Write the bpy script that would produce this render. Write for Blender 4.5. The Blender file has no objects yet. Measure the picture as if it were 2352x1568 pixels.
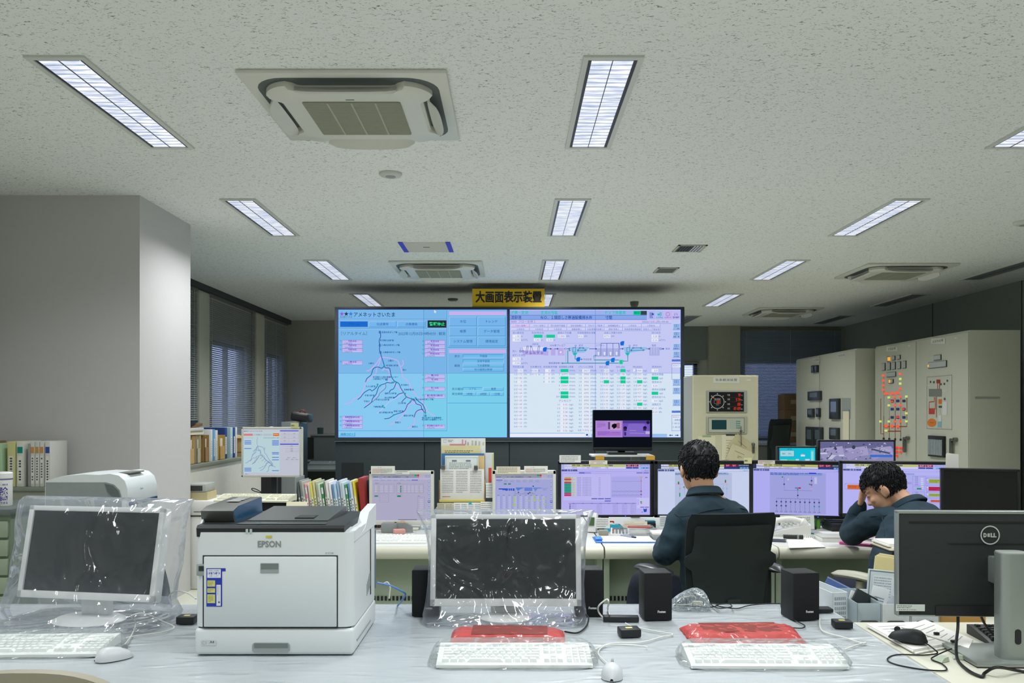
import bpy, bmesh, math, random
from mathutils import Vector, Matrix, Euler, noise as mnoise
SC = bpy.context.scene
COL = SC.collection
random.seed(7)
# ---------------------------------------------------------------- camera, world, lights, exposure
F, CX, HY, CAMZ = 1950.0, 1176.0, 947.0, 1.46
cam_d = bpy.data.cameras.new('camera'); cam = bpy.data.objects.new('camera', cam_d); COL.objects.link(cam)
cam.location = (0, 0, CAMZ); cam.rotation_euler = (math.pi/2, 0, 0)
cam_d.sensor_width = 36.0; cam_d.lens = F/2352*36.0; cam_d.shift_y = (HY-784)/2352
cam_d.clip_start = 0.05; cam_d.clip_end = 100
SC.camera = cam
SC.view_settings.view_transform = 'Standard'; SC.view_settings.look = 'None'
SC.view_settings.gamma = 1; SC.view_settings.exposure = 0.0; SC.view_settings.use_curve_mapping = False
SC.display_settings.display_device = 'sRGB'
w = bpy.data.worlds.new('sky'); SC.world = w; w.use_nodes = True
w.node_tree.nodes['Background'].inputs[0].default_value = (0.40, 0.50, 0.88, 1)
w.node_tree.nodes['Background'].inputs[1].default_value = 2.6
CEIL = 3.0
LAMP_X = (-1.977, 0.44, 2.88, 5.31)
LAMP_Y = (-1.20, 1.245, 3.69, 6.14, 8.585, 11.03, 13.48)     # near ends
LAMP_L, LAMP_W = 1.22, 0.215
LAMP_POWER = 29.5
def lamp_on(i, j):
    return (i < 3 and j < 6) or (i, j) == (1, 6)  # last case: unseen lamp behind the display, added to brighten the back
for i, lx in enumerate(LAMP_X):
    for j, ly in enumerate(LAMP_Y):
        if lamp_on(i, j):
            ld = bpy.data.lights.new('fluorescent_light', 'AREA'); ld.shape = 'RECTANGLE'
            ld.size = 0.18; ld.size_y = 1.18; ld.energy = LAMP_POWER*(0.8, 1.0, 0.78, 1.0)[i]; ld.spread = math.radians(142)
            ld.color = (0.965, 0.985, 1.0)
            lo = bpy.data.objects.new('fluorescent_light', ld); COL.objects.link(lo)
            lo.location = (lx, ly+LAMP_L/2, CEIL-0.018)

# ---------------------------------------------------------------- helpers
def P(x, y, d):
    return Vector(((x-CX)*d/F, d, CAMZ-(y-HY)*d/F))
def lin(c):
    out = []
    for v in c[:3]:
        v = v/255.0
        out.append(v/12.92 if v <= 0.04045 else ((v+0.055)/1.055)**2.4)
    return tuple(out)
MATS = {}
def mat(name, col, rough=0.5, metal=0.0, spec=0.4, vary=0.06, scale=25.0, bump=0.0, bscale=200.0, alpha=None, coat=0.0):
    if name in MATS: return MATS[name]
    m = bpy.data.materials.new(name); m.use_nodes = True; MATS[name] = m
    nt = m.node_tree; b = nt.nodes['Principled BSDF']
    b.inputs['Roughness'].default_value = rough; b.inputs['Metallic'].default_value = metal
    b.inputs['Specular IOR Level'].default_value = spec; b.inputs['Coat Weight'].default_value = coat
    tc = nt.nodes.new('ShaderNodeTexCoord'); n = nt.nodes.new('ShaderNodeTexNoise'); n.inputs['Scale'].default_value = scale
    nt.links.new(tc.outputs['Object'], n.inputs['Vector'])
    mx = nt.nodes.new('ShaderNodeMix'); mx.data_type = 'RGBA'
    c = lin(col); a = tuple(v*(1-vary) for v in c)+(1,); d = tuple(min(1, v*(1+vary)) for v in c)+(1,)
    mx.inputs[6].default_value = a; mx.inputs[7].default_value = d
    nt.links.new(n.outputs['Fac'], mx.inputs[0]); nt.links.new(mx.outputs[2], b.inputs['Base Color'])
    if bump > 0:
        n2 = nt.nodes.new('ShaderNodeTexNoise'); n2.inputs['Scale'].default_value = bscale
        nt.links.new(tc.outputs['Object'], n2.inputs['Vector'])
        bp = nt.nodes.new('ShaderNodeBump'); bp.inputs['Strength'].default_value = bump; bp.inputs['Distance'].default_value = 0.002
        nt.links.new(n2.outputs['Fac'], bp.inputs['Height']); nt.links.new(bp.outputs['Normal'], b.inputs['Normal'])
    if alpha is not None:
        b.inputs['Alpha'].default_value = alpha
    return m
def emat(name, col, strength=1.0):
    if name in MATS: return MATS[name]
    m = bpy.data.materials.new(name); m.use_nodes = True; MATS[name] = m
    nt = m.node_tree; nt.nodes.remove(nt.nodes['Principled BSDF'])
    e = nt.nodes.new('ShaderNodeEmission'); e.inputs[0].default_value = lin(col)+(1,); e.inputs[1].default_value = strength
    nt.links.new(e.outputs[0], nt.nodes['Material Output'].inputs[0])
    return m
def film(name, col, opacity=0.12, rough=0.12, bump=0.6, bscale=9.0, gloss=0.10, trans=0.5, milky=.4):
    """thin crumpled plastic film: mostly clear, a milky part, and a gloss that creases catch"""
    if name in MATS: return MATS[name]
    m = bpy.data.materials.new(name); m.use_nodes = True; MATS[name] = m
    nt = m.node_tree; nt.nodes.remove(nt.nodes['Principled BSDF']); N = nt.nodes; L = nt.links
    tc = N.new('ShaderNodeTexCoord')
    n = N.new('ShaderNodeTexNoise'); n.inputs['Scale'].default_value = bscale; n.inputs['Detail'].default_value = 5; n.inputs['Distortion'].default_value = 1.2
    try: n.noise_type = 'RIDGED_MULTIFRACTAL'
    except Exception: pass
    L.new(tc.outputs['Object'], n.inputs['Vector'])
    bp = N.new('ShaderNodeBump'); bp.inputs['Strength'].default_value = bump; bp.inputs['Distance'].default_value = 0.02
    n3 = N.new('ShaderNodeTexNoise'); n3.inputs['Scale'].default_value = bscale*.45; n3.inputs['Detail'].default_value = 2; n3.inputs['Distortion'].default_value = 2.0; L.new(tc.outputs['Object'], n3.inputs['Vector'])
    b0 = N.new('ShaderNodeBump'); b0.inputs['Strength'].default_value = min(1, bump); b0.inputs['Distance'].default_value = 0.05; L.new(n3.outputs['Fac'], b0.inputs['Height'])
    if bump > 0: L.new(b0.outputs[0], bp.inputs['Normal'])
    L.new(n.outputs['Fac'], bp.inputs['Height'])
    t = N.new('ShaderNodeBsdfTransparent'); t.inputs[0].default_value = (1, 1, 1, 1) if trans > 0.4 else lin(col)+(1,)
    d = N.new('ShaderNodeBsdfDiffuse'); d.inputs[0].default_value = lin(col)+(1,)
    tl = N.new('ShaderNodeBsdfTranslucent'); tl.inputs[0].default_value = lin(col)+(1,)
    md = N.new('ShaderNodeMixShader'); md.inputs[0].default_value = 0.5
    L.new(d.outputs[0], md.inputs[1]); L.new(tl.outputs[0], md.inputs[2])
    g = N.new('ShaderNodeBsdfGlossy'); g.inputs['Roughness'].default_value = rough
    L.new(bp.outputs[0], g.inputs['Normal']); L.new(bp.outputs[0], d.inputs['Normal'])
    m1 = N.new('ShaderNodeMixShader'); lf = N.new('ShaderNodeLayerWeight'); lf.inputs[0].default_value = .3; pw = N.new('ShaderNodeMath'); pw.operation = 'MULTIPLY_ADD'; pw.inputs[1].default_value = milky if bump > .2 else 0; pw.inputs[2].default_value = opacity; L.new(lf.outputs['Facing'], pw.inputs[0]); L.new(pw.outputs[0], m1.inputs[0])
    L.new(t.outputs[0], m1.inputs[1]); L.new(md.outputs[0], m1.inputs[2])
    lw = N.new('ShaderNodeLayerWeight'); lw.inputs[0].default_value = 0.25; L.new(bp.outputs[0], lw.inputs['Normal'])
    ma = N.new('ShaderNodeMath'); ma.operation = 'MULTIPLY_ADD'; L.new(lw.outputs['Fresnel'], ma.inputs[0]); ma.inputs[1].default_value = 0.5; ma.inputs[2].default_value = gloss
    m2 = N.new('ShaderNodeMixShader'); L.new(ma.outputs[0], m2.inputs[0])
    L.new(m1.outputs[0], m2.inputs[1]); L.new(g.outputs[0], m2.inputs[2])
    L.new(m2.outputs[0], N['Material Output'].inputs[0])
    return m

class MB:
    """collects shapes into one mesh; M is the transform applied to what is added"""
    def __init__(s): s.v, s.f, s.mi, s.sm, s.mats = [], [], [], [], []; s.M = Matrix.Identity(4)
    def slot(s, m):
        if m not in s.mats: s.mats.append(m)
        return s.mats.index(m)
    def add(s, vs, fs, m, smooth=False):
        k = len(s.v); s.v += [s.M @ Vector(v) for v in vs]; i = s.slot(m)
        for f in fs: s.f.append([a+k for a in f]); s.mi.append(i); s.sm.append(smooth)
        return s
    def addbm(s, bm, m, smooth=False):
        bm.verts.index_update()
        s.add([v.co.copy() for v in bm.verts], [[v.index for v in f.verts] for f in bm.faces], m, smooth); bm.free(); return s
    def box(s, c, size, m, bev=0.0, seg=2, rot=None, taper=1.0):
        bm = bmesh.new(); bmesh.ops.create_cube(bm, size=1.0)
        for v in bm.verts:
            if taper != 1.0 and v.co.z > 0: v.co.x *= taper; v.co.y *= taper
            v.co = Vector((v.co.x*size[0], v.co.y*size[1], v.co.z*size[2]))
        if bev > 0:
            bmesh.ops.bevel(bm, geom=list(bm.edges), offset=min(bev, min(size)*0.49), segments=seg, profile=0.5, affect='EDGES')
        R = Matrix.Translation(Vector(c)) @ (Euler(rot).to_matrix().to_4x4() if rot else Matrix.Identity(4))
        bmesh.ops.transform(bm, matrix=R, verts=bm.verts)
        return s.addbm(bm, m, bev > 0 and seg > 1)
    def b2(s, x0, x1, y0, y1, z0, z1, m, bev=0.0, seg=2):
        return s.box(((x0+x1)/2, (y0+y1)/2, (z0+z1)/2), (abs(x1-x0), abs(y1-y0), abs(z1-z0)), m, bev, seg)
    def cyl(s, p0, p1, r0, m, r1=None, seg=16, cap=True, smooth=True):
        r1 = r0 if r1 is None else r1; p0, p1 = Vector(p0), Vector(p1); d = (p1-p0).normalized()
        u = d.orthogonal().normalized(); w_ = d.cross(u)
        vs = []; n = seg
        for p, r in ((p0, r0), (p1, r1)):
            for k in range(n):
                a = 2*math.pi*k/n; vs.append(p+(u*math.cos(a)+w_*math.sin(a))*r)
        s.add(vs, [[k, (k+1) % n, n+(k+1) % n, n+k] for k in range(n)], m, smooth)
        if cap: s.add(vs, [list(range(n))[::-1], list(range(n, 2*n))], m)
        return s
    def tube(s, pts, r, m, seg=8, rs=None, smooth=True):
        pts = [Vector(p) for p in pts]; n = len(pts); rings = []
        up = None
        for i, p in enumerate(pts):
            d = (pts[min(i+1, n-1)]-pts[max(i-1, 0)]).normalized()
            if up is None: up = d.orthogonal().normalized()
            up = (up-d*up.dot(d));
            up = up.normalized() if up.length > 1e-6 else d.orthogonal().normalized()
            w_ = d.cross(up); rr = rs[i] if rs else r
            rings.append([p+(up*math.cos(2*math.pi*k/seg)+w_*math.sin(2*math.pi*k/seg))*rr for k in range(seg)])
        return s.loft(rings, m, smooth)
    def loft(s, rings, m, smooth=True, cap=True, closed=True):
        n = len(rings[0]); vs = [v for r in rings for v in r]; fs = []
        for i in range(len(rings)-1):
            for k in range(n if closed else n-1):
                a, b = i*n+k, i*n+(k+1) % n; fs.append([a, b, b+n, a+n])
        s.add(vs, fs, m, smooth)
        if cap and closed: s.add(list(rings[0])+list(rings[-1]), [list(range(n))[::-1], list(range(n, 2*n))], m, smooth)
        return s
    def lathe(s, prof, c, m, seg=24, smooth=True):
        c = Vector(c); rings = [[c+Vector((r*math.cos(2*math.pi*k/seg), r*math.sin(2*math.pi*k/seg), z)) for k in range(seg)] for r, z in prof]
        return s.loft(rings, m, smooth)
    def prism(s, poly, d0, d1, m, axis='y', smooth=False):
        """poly of 2d points extruded along an axis: y -> (x,z), x -> (y,z), z -> (x,y)"""
        def pt(a, b, d): return {'y': (a, d, b), 'x': (d, a, b), 'z': (a, b, d)}[axis]
        n = len(poly); vs = [pt(a, b, d0) for a, b in poly]+[pt(a, b, d1) for a, b in poly]
        fs = [[k, (k+1) % n, n+(k+1) % n, n+k] for k in range(n)]
        s.add(vs, fs, m, smooth); s.add(vs, [list(range(n))[::-1], list(range(n, 2*n))], m); return s
    def sphere(s, c, r, m, seg=16, rings=10, scale=(1, 1, 1), rot=None):
        bm = bmesh.new(); bmesh.ops.create_uvsphere(bm, u_segments=seg, v_segments=rings, radius=1.0)
        R = Matrix.Translation(Vector(c)) @ (Euler(rot).to_matrix().to_4x4() if rot else Matrix.Identity(4)) @ Matrix.Diagonal((r*scale[0], r*scale[1], r*scale[2], 1))
        bmesh.ops.transform(bm, matrix=R, verts=bm.verts); return s.addbm(bm, m, True)
    def build(s, name, parent=None, loc=None, rz=0.0, rot=None):
        me = bpy.data.meshes.new(name)
        me.from_pydata([tuple(v) for v in s.v], [], s.f)
        for m in s.mats: me.materials.append(m)
        me.polygons.foreach_set('material_index', s.mi); me.polygons.foreach_set('use_smooth', s.sm)
        bm = bmesh.new(); bm.from_mesh(me); bmesh.ops.remove_doubles(bm, verts=bm.verts, dist=1e-6); bmesh.ops.recalc_face_normals(bm, faces=bm.faces); bm.to_mesh(me); bm.free()
        try: me.set_sharp_from_angle(angle=math.radians(40))
        except Exception: pass
        me.update()
        o = bpy.data.objects.new(name, me); COL.objects.link(o)
        if parent is not None: o.parent = parent
        if loc is not None: o.location = loc
        if rot is not None: o.rotation_euler = rot
        elif rz: o.rotation_euler = (0, 0, rz)
        return o
def tag(o, label, cat, group=None, kind=None):
    if label: o['label'] = label
    if cat: o['category'] = cat
    if group: o['group'] = group
    if kind: o['kind'] = kind
    return o
def thing(name, label, cat, loc=(0, 0, 0), rz=0.0, group=None, rot=None):
    o = bpy.data.objects.new(name, None); COL.objects.link(o); o.empty_display_size = 0.1
    o.location = loc; o.rotation_euler = rot if rot else (0, 0, rz)
    return tag(o, label, cat, group)
def struct(o): o['kind'] = 'structure'; return o
def copy_tree(o, parent=None):
    c = o.copy(); COL.objects.link(c)
    if parent is not None: c.parent = parent
    for ch in [x for x in bpy.data.objects if x.parent == o]: copy_tree(ch, c)
    return c
def dup(o, loc, rz=None, label=None, group=None):
    c = copy_tree(o); c.location = loc
    if rz is not None: c.rotation_euler = (0, 0, rz)
    if label: c['label'] = label
    if group: c['group'] = group
    return c
def smooth_pts(pts, n=8):
    """Catmull-Rom through pts"""
    pts = [Vector(p) for p in pts]; out = []
    for i in range(len(pts)-1):
        p0, p1, p2, p3 = pts[max(i-1, 0)], pts[i], pts[i+1], pts[min(i+2, len(pts)-1)]
        for k in range(n):
            t = k/n
            out.append(0.5*((2*p1)+(p2-p0)*t+(2*p0-5*p1+4*p2-p3)*t*t+(3*p1-p0-3*p2+p3)*t**3))
    out.append(pts[-1]); return out
_txt = {}
def text_geo(s, bold=0.0, spacing=1.0):
    k = (s, bold, spacing)
    if k not in _txt:
        c = bpy.data.curves.new('lettering', 'FONT'); c.body = s; c.resolution_u = 2; c.offset = bold; c.space_character = spacing
        o = bpy.data.objects.new('lettering', c); me = o.to_mesh()
        vs = [(v.co.x, v.co.y) for v in me.vertices]; fs = [list(p.vertices) for p in me.polygons]
        o.to_mesh_clear(); bpy.data.objects.remove(o); bpy.data.curves.remove(c)
        xs = [v[0] for v in vs] or [0]; ys = [v[1] for v in vs] or [0]
        _txt[k] = (vs, fs, min(xs), max(xs), min(ys), max(ys))
    return _txt[k]
class Draw:
    """a flat printed or lit face: coordinates in own units, origin top-left, y down, drawn on the plane x,z facing -y"""
    def __init__(s, u, v, W, H, lit=True, strength=1.0, pre='ink', step=0.0001, rough=0.6):
        s.mb = MB(); s.sx = W/u; s.sy = H/v; s.W, s.H = W, H; s.lit = lit; s.k = strength; s.pre = pre; s.step = step; s.n = 0; s.rough = rough; s.z = None
    def m(s, c):
        n = '%s_%02x%02x%02x' % ((('glow%03d' % round(s.k*100)) if s.lit else s.pre,)+tuple(int(x) for x in c[:3]))
        return emat(n, c, s.k) if s.lit else mat(n, c, rough=s.rough, spec=0.3, vary=0.02)
    def p(s, x, y, l): return (x*s.sx-s.W/2, -l*s.step, s.H/2-y*s.sy)
    def L(s, l):
        if l is None: s.n += 1; return s.n*0.02 + 1
        return l
    def poly(s, pts, c, l=None):
        l = s.L(l); s.mb.add([s.p(x, y, l) for x, y in pts], [list(range(len(pts)))], s.m(c)); return s
    def rect(s, x0, y0, x1, y1, c, l=None): return s.poly([(x0, y0), (x1, y0), (x1, y1), (x0, y1)], c, l)
    def frame(s, x0, y0, x1, y1, c, w=1, l=None):
        l = s.L(l)
        s.rect(x0, y0, x1, y0+w, c, l); s.rect(x0, y1-w, x1, y1, c, l); s.rect(x0, y0, x0+w, y1, c, l); s.rect(x1-w, y0, x1, y1, c, l); return s
    def btn(s, x0, y0, x1, y1, c, hi, lo, t='', tc=(0, 0, 0), w=1, size=None):
        s.rect(x0, y0, x1, y1, lo); s.rect(x0, y0, x1-w, y1-w, hi); s.rect(x0+w, y0+w, x1-w, y1-w, c)
        if t: s.text(t, (x0+x1)/2, (y0+y1)/2, size or (y1-y0)*0.6, tc, 'c', maxw=(x1-x0)*0.9)
        return s
    def line(s, pts, w_, c, l=None):
        l = s.L(l); pts = [Vector(p) for p in pts]; n = len(pts); a, b = [], []
        for i, p in enumerate(pts):
            d = (pts[min(i+1, n-1)]-pts[max(i-1, 0)])
            if d.length < 1e-9: d = Vector((1, 0))
            d.normalize(); q = Vector((-d.y, d.x))*w_/2; a.append(p+q); b.append(p-q)
        vs = [s.p(v.x, v.y, l) for v in a]+[s.p(v.x, v.y, l) for v in b]
        s.mb.add(vs, [[i, i+1, n+i+1, n+i] for i in range(n-1)], s.m(c)); return s
    def curve(s, pts, w_, c, l=None): return s.line([v.to_2d() for v in smooth_pts([(x, y, 0) for x, y in pts], 5)], w_, c, l)
    def disc(s, x, y, r, c, l=None, n=16): return s.poly([(x+r*math.cos(2*math.pi*k/n), y+r*math.sin(2*math.pi*k/n)*s.sx/s.sy) for k in range(n)], c, l)
    def ring(s, x, y, r, w_, c, l=None, n=24): return s.line([(x+r*math.cos(2*math.pi*k/n), y+r*math.sin(2*math.pi*k/n)) for k in range(n+1)], w_, c, l)
    def text(s, t, x, y, size, c, anchor='l', maxw=None, bold=0.0, width=None, l=None, up=False):
        """size = height of the glyphs in own units; y = centre line"""
        l = s.L(l); vs, fs, x0, x1, y0, y1 = text_geo(t, bold)
        if not fs: return s
        h = 0.80 if any(ord(q) > 0x2000 for q in t) else 0.70
        yc = 0.33 if h > 0.75 else 0.35
        k = size/h; kx = k
        if width: kx = width/(x1-x0)
        if maxw and (x1-x0)*kx > maxw: kx = maxw/(x1-x0)
        wd = (x1-x0)*kx; ox = x-{'l': 0, 'c': wd/2, 'r': wd}[anchor]
        s.mb.add([s.p(ox+(a-x0)*kx, y-(b-yc)*k, l) for a, b in vs], fs, s.m(c)); return s
    def build(s, name, parent=None, loc=(0, 0, 0), rot=None):
        s.mb.mats = s.mb.mats
        me = bpy.data.meshes.new(name); me.from_pydata([tuple(v) for v in s.mb.v], [], s.mb.f)
        for m in s.mb.mats: me.materials.append(m)
        me.polygons.foreach_set('material_index', s.mb.mi); me.update()
        o = bpy.data.objects.new(name, me); COL.objects.link(o); o.parent = parent; o.location = loc
        if rot: o.rotation_euler = rot
        return o
def label_bars(d, x0, y0, x1, y1, c, rows=4, seed=0, fill=0.85, h=0.45):
    """rows of tiny illegible print as short dashes"""
    r = random.Random(seed); dy = (y1-y0)/rows
    for i in range(rows):
        x = x0; e = x0+(x1-x0)*(fill if i < rows-1 else r.uniform(.4, .9)); l = d.L(None)
        while x < e:
            wd = r.uniform(.02, .07)*(x1-x0); d.rect(x, y0+i*dy+dy*(1-h)/2, min(x+wd, e), y0+i*dy+dy*(1+h)/2, c, l); x += wd+r.uniform(.008, .03)*(x1-x0)
    return d
M = mat
# ---------------------------------------------------------------- room shell
XL, XR, YB, YB2, YF = -3.70, 5.95, 14.2, 15.2, -3.2
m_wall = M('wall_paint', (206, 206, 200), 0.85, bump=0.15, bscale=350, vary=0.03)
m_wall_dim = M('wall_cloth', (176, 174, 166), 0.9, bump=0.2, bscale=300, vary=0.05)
m_col = M('column_paint', (196, 194, 194), 0.8, bump=0.1, bscale=300, vary=0.02)
m_floor_pale = M('floor_pale', (198, 200, 184), 0.6, vary=0.05, scale=40)  # unseen floor; pale colour chosen to bounce light onto the ceiling
def ceiling_mat():
    m = bpy.data.materials.new('acoustic_ceiling'); m.use_nodes = True; nt = m.node_tree; N, L = nt.nodes, nt.links
    b = N['Principled BSDF']; b.inputs['Roughness'].default_value = 0.95; b.inputs['Specular IOR Level'].default_value = 0.1
    tc = N.new('ShaderNodeTexCoord'); mp = N.new('ShaderNodeMapping'); mp.inputs['Scale'].default_value = (1.0, 1.9, 1.0); mp.inputs['Rotation'].default_value = (0, 0, 0.5)
    L.new(tc.outputs['Object'], mp.inputs['Vector'])
    n = N.new('ShaderNodeTexNoise'); n.inputs['Scale'].default_value = 42; n.inputs['Detail'].default_value = 4; n.inputs['Roughness'].default_value = 0.65; n.inputs['Distortion'].default_value = 1.5
    L.new(mp.outputs[0], n.inputs['Vector'])
    r = N.new('ShaderNodeValToRGB'); e = r.color_ramp.elements
    e[0].position = 0.34; e[0].color = lin((120, 128, 120))+(1,); e[1].position = 0.425; e[1].color = lin((236, 238, 236))+(1,)
    L.new(n.outputs['Fac'], r.inputs[0]); L.new(r.outputs[0], b.inputs['Base Color'])
    bp = N.new('ShaderNodeBump'); bp.inputs['Strength'].default_value = 0.4; bp.inputs['Distance'].default_value = 0.003
    L.new(n.outputs['Fac'], bp.inputs['Height']); L.new(bp.outputs[0], b.inputs['Normal'])
    return m
struct(MB().b2(XL-0.4, XR+0.2, YF-0.2, YB2+0.4, -0.1, 0.0, m_floor_pale).build('floor'))
struct(MB().b2(XL-0.4, XR+0.2, YF-0.2, YB2+0.4, CEIL, CEIL+0.12, ceiling_mat()).build('ceiling'))
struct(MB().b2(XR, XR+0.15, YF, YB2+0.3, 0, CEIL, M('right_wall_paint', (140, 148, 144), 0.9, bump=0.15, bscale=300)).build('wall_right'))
struct(MB().b2(XL-0.3, XR+0.15, YF-0.15, YF, 0, CEIL, m_wall).build('wall_rear'))
# left wall with three window openings
wins = [(8.2, 9.85), (10.75, 12.15), (13.15, 14.0)]
WZ0, WZ1 = 1.0, 2.38
lw = MB(); X0, X1 = XL-0.25, XL-0.10
ys = [YF]+[a for q in wins for a in q]+[YB+0.15]
for a, b in zip(ys[0::2], ys[1::2]): lw.b2(X0, X1, a, b, 0, CEIL, m_wall)
for a, b in wins: lw.b2(X0, X1, a, b, 0, WZ0, m_wall); lw.b2(X0, X1, a, b, WZ1, CEIL, m_wall)
lw.b2(XL-0.10, XL, YF, 6.0, 0, CEIL, m_wall); lw.b2(XL-0.10, XL, 6.9, YB, 0, 0.97, m_wall)
struct(lw.build('wall_left'))
m_alu = M('window_aluminium', (120, 124, 120), 0.5, metal=0.3)
m_glass = film('window_glass', (220, 230, 240), opacity=0.02, bump=0.0, gloss=0.05)
for k, (a, b) in enumerate(wins):
    t = struct(thing('window_%d' % (k+1), None, None, (XL-0.17, (a+b)/2, WZ0)))
    hw = (b-a)/2; hh = WZ1-WZ0; f = MB()
    for y0, y1, z0, z1 in ((-hw, -hw+.05, 0, hh), (hw-.05, hw, 0, hh), (-hw, hw, 0, .05), (-hw, hw, hh-.05, hh), (-.025, .025, 0, hh)): f.b2(-.03, .03, y0, y1, z0, z1, m_alu)
    f.build('window_frame', t); MB().b2(-.004, .004, -hw+.04, hw-.04, .04, hh-.04, m_glass).build('window_pane', t)
# pilasters between the bays, column, dark blind pocket
for k, (a, b) in enumerate(((10.1, 10.46), (12.36, 12.78))):
    struct(MB().b2(XL-0.10, XL-0.015, a, b, 0, CEIL-0.07, M('pilaster_paint', (186, 188, 176), 0.8), 0.03).build('trim_%d' % (k+1)))
struct(MB().b2(XL-0.10, XL+0.01, 6.9, YB, CEIL-0.07, CEIL, M('blind_pocket', (60, 66, 70), 0.8)).build('trim_3'))
struct(MB().b2(XL-0.05, -2.64, 6.02, 6.97, 0, CEIL, m_col).build('column'))
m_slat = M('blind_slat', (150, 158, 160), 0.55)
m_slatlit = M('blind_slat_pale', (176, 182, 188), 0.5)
def blind(name, label, y0, y1, z0, z1, loc, rz=0.0, slat=m_slat, tilt=50, pitch=0.026):
    """venetian blind hanging in the plane x=0, running along y"""
    t = thing(name, label, 'blind', loc, rz, 'venetian blinds')
    L = y1-y0; s = MB(); n = int((z1-z0-0.05)/pitch)
    for i in range(n):
        z = z0+0.03+i*pitch; s.box((0, 0, z), (0.028, L, 0.0012), slat, rot=(0, math.radians(tilt), 0))
    s.build('slats', t)
    MB().b2(-.02, .02, -L/2, L/2, z1-.03, z1, m_alu).build('headrail', t)
    MB().b2(-.012, .012, -L/2, L/2, z0, z0+.018, m_alu).build('bottom_rail', t)
    c = MB()
    for y in (-L/2+.12, L/2-.12, 0): c.tube([(.016, y, z0), (.016, y, z1)], .0022, M('blind_cord', (216, 220, 224), .6), 6)
    c.build('ladder_cord', t)
    return t
blind('venetian_blind', 'grey venetian blind on the window nearest the big pale column', 7.0, 10.1, 0.985, 2.93, (XL-.05, 8.55, 0))
blind('venetian_blind', 'grey venetian blind with blue daylight glowing through its lower half', 10.46, 12.36, 0.985, 2.93, (XL-.05, 11.41, 0))
blind('venetian_blind', 'dim venetian blind in the corner next to the far wall', 12.78, 14.15, 0.985, 2.93, (XL-.05, 13.46, 0))
# back walls
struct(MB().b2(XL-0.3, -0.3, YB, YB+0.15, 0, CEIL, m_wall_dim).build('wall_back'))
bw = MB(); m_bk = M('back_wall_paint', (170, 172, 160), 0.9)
bwins = [(2.55, 3.32, 0.95, 2.37), (4.12, 5.80, 0.98, 2.40)]
for a, b in ((-0.45, 2.55), (3.32, 4.12), (5.80, XR+.1)): bw.b2(a, b, YB2, YB2+0.15, 0, CEIL, m_bk)
for a, b, z0, z1 in bwins: bw.b2(a, b, YB2, YB2+.15, 0, z0, m_bk); bw.b2(a, b, YB2, YB2+.15, z1, CEIL, m_bk)
bw.b2(-0.45, -0.3, YB, YB2+.15, 0, CEIL, m_bk)
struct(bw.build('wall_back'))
for k, (a, b, z0, z1) in enumerate(bwins):
    t = struct(thing('window_%d' % (k+4), None, None, ((a+b)/2, YB2+.07, z0))); hw = (b-a)/2; hh = z1-z0; f = MB()
    for x0, x1, c0, c1 in ((-hw, -hw+.06, 0, hh), (hw-.06, hw, 0, hh), (-hw, hw, 0, .06), (-hw, hw, hh-.06, hh)): f.b2(x0, x1, -.04, .04, c0, c1, M('dark_frame', (52, 64, 62), .6))
    f.build('window_frame', t); MB().b2(-hw+.05, hw-.05, -.004, .004, .05, hh-.05, m_glass).build('window_pane', t)
struct(MB().b2(3.50, 4.05, YB2-.14, YB2, 0, CEIL, M('back_pilaster', (164, 164, 148), .85)).build('trim_4'))
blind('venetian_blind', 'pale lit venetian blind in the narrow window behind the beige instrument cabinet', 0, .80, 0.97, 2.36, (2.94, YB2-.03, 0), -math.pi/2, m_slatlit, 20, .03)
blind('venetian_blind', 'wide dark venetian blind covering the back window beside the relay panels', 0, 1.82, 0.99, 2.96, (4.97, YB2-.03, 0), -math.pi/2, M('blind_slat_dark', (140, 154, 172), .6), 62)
struct(MB().b2(2.4, 3.48, YB2-.02, YB2, 2.40, CEIL, M('blind_box_dark', (120, 128, 126), .8)).build('trim_5'))
for x in (5.945,):
    s = MB()
    for y in (9.9, 12.0): s.b2(XR-.004, XR, y, y+.012, 0, CEIL, M('wall_seam', (58, 62, 58), .9))
    struct(s.build('trim_6'))

# ---------------------------------------------------------------- ceiling fixtures
m_wht = M('fixture_white', (206, 208, 202), 0.45, vary=0.02)
def lamp_face(on):
    n = 'lamp_lit' if on else 'lamp_unlit'
    if n in MATS: return MATS[n]
    m = bpy.data.materials.new(n); m.use_nodes = True; MATS[n] = m; nt = m.node_tree; N, L = nt.nodes, nt.links; b = N['Principled BSDF']
    if not on:
        b.inputs['Base Color'].default_value = lin((70, 78, 76))+(1,); b.inputs['Roughness'].default_value = 0.35; return m
    tc = N.new('ShaderNodeTexCoord'); mp = N.new('ShaderNodeMapping'); mp.inputs['Scale'].default_value = (2.5, 14, 1); L.new(tc.outputs['Object'], mp.inputs[0])
    n2 = N.new('ShaderNodeTexNoise'); n2.inputs['Scale'].default_value = 3.0; n2.inputs['Detail'].default_value = 3; L.new(mp.outputs[0], n2.inputs['Vector'])
    r = N.new('ShaderNodeValToRGB'); e = r.color_ramp.elements
    e[0].position = .36; e[0].color = lin((176, 190, 216))+(1,); e[1].position = .66; e[1].color = lin((250, 250, 255))+(1,); L.new(n2.outputs['Fac'], r.inputs[0])  # uneven brightness stands in for reflections of the louvre fins
    b.inputs['Base Color'].default_value = (.02, .02, .02, 1); b.inputs['Roughness'].default_value = .4
    L.new(r.outputs[0], b.inputs['Emission Color']); b.inputs['Emission Strength'].default_value = 1.15
    return m
m_edge = M('fixture_dark_edge', (40, 42, 52), .4)
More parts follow.
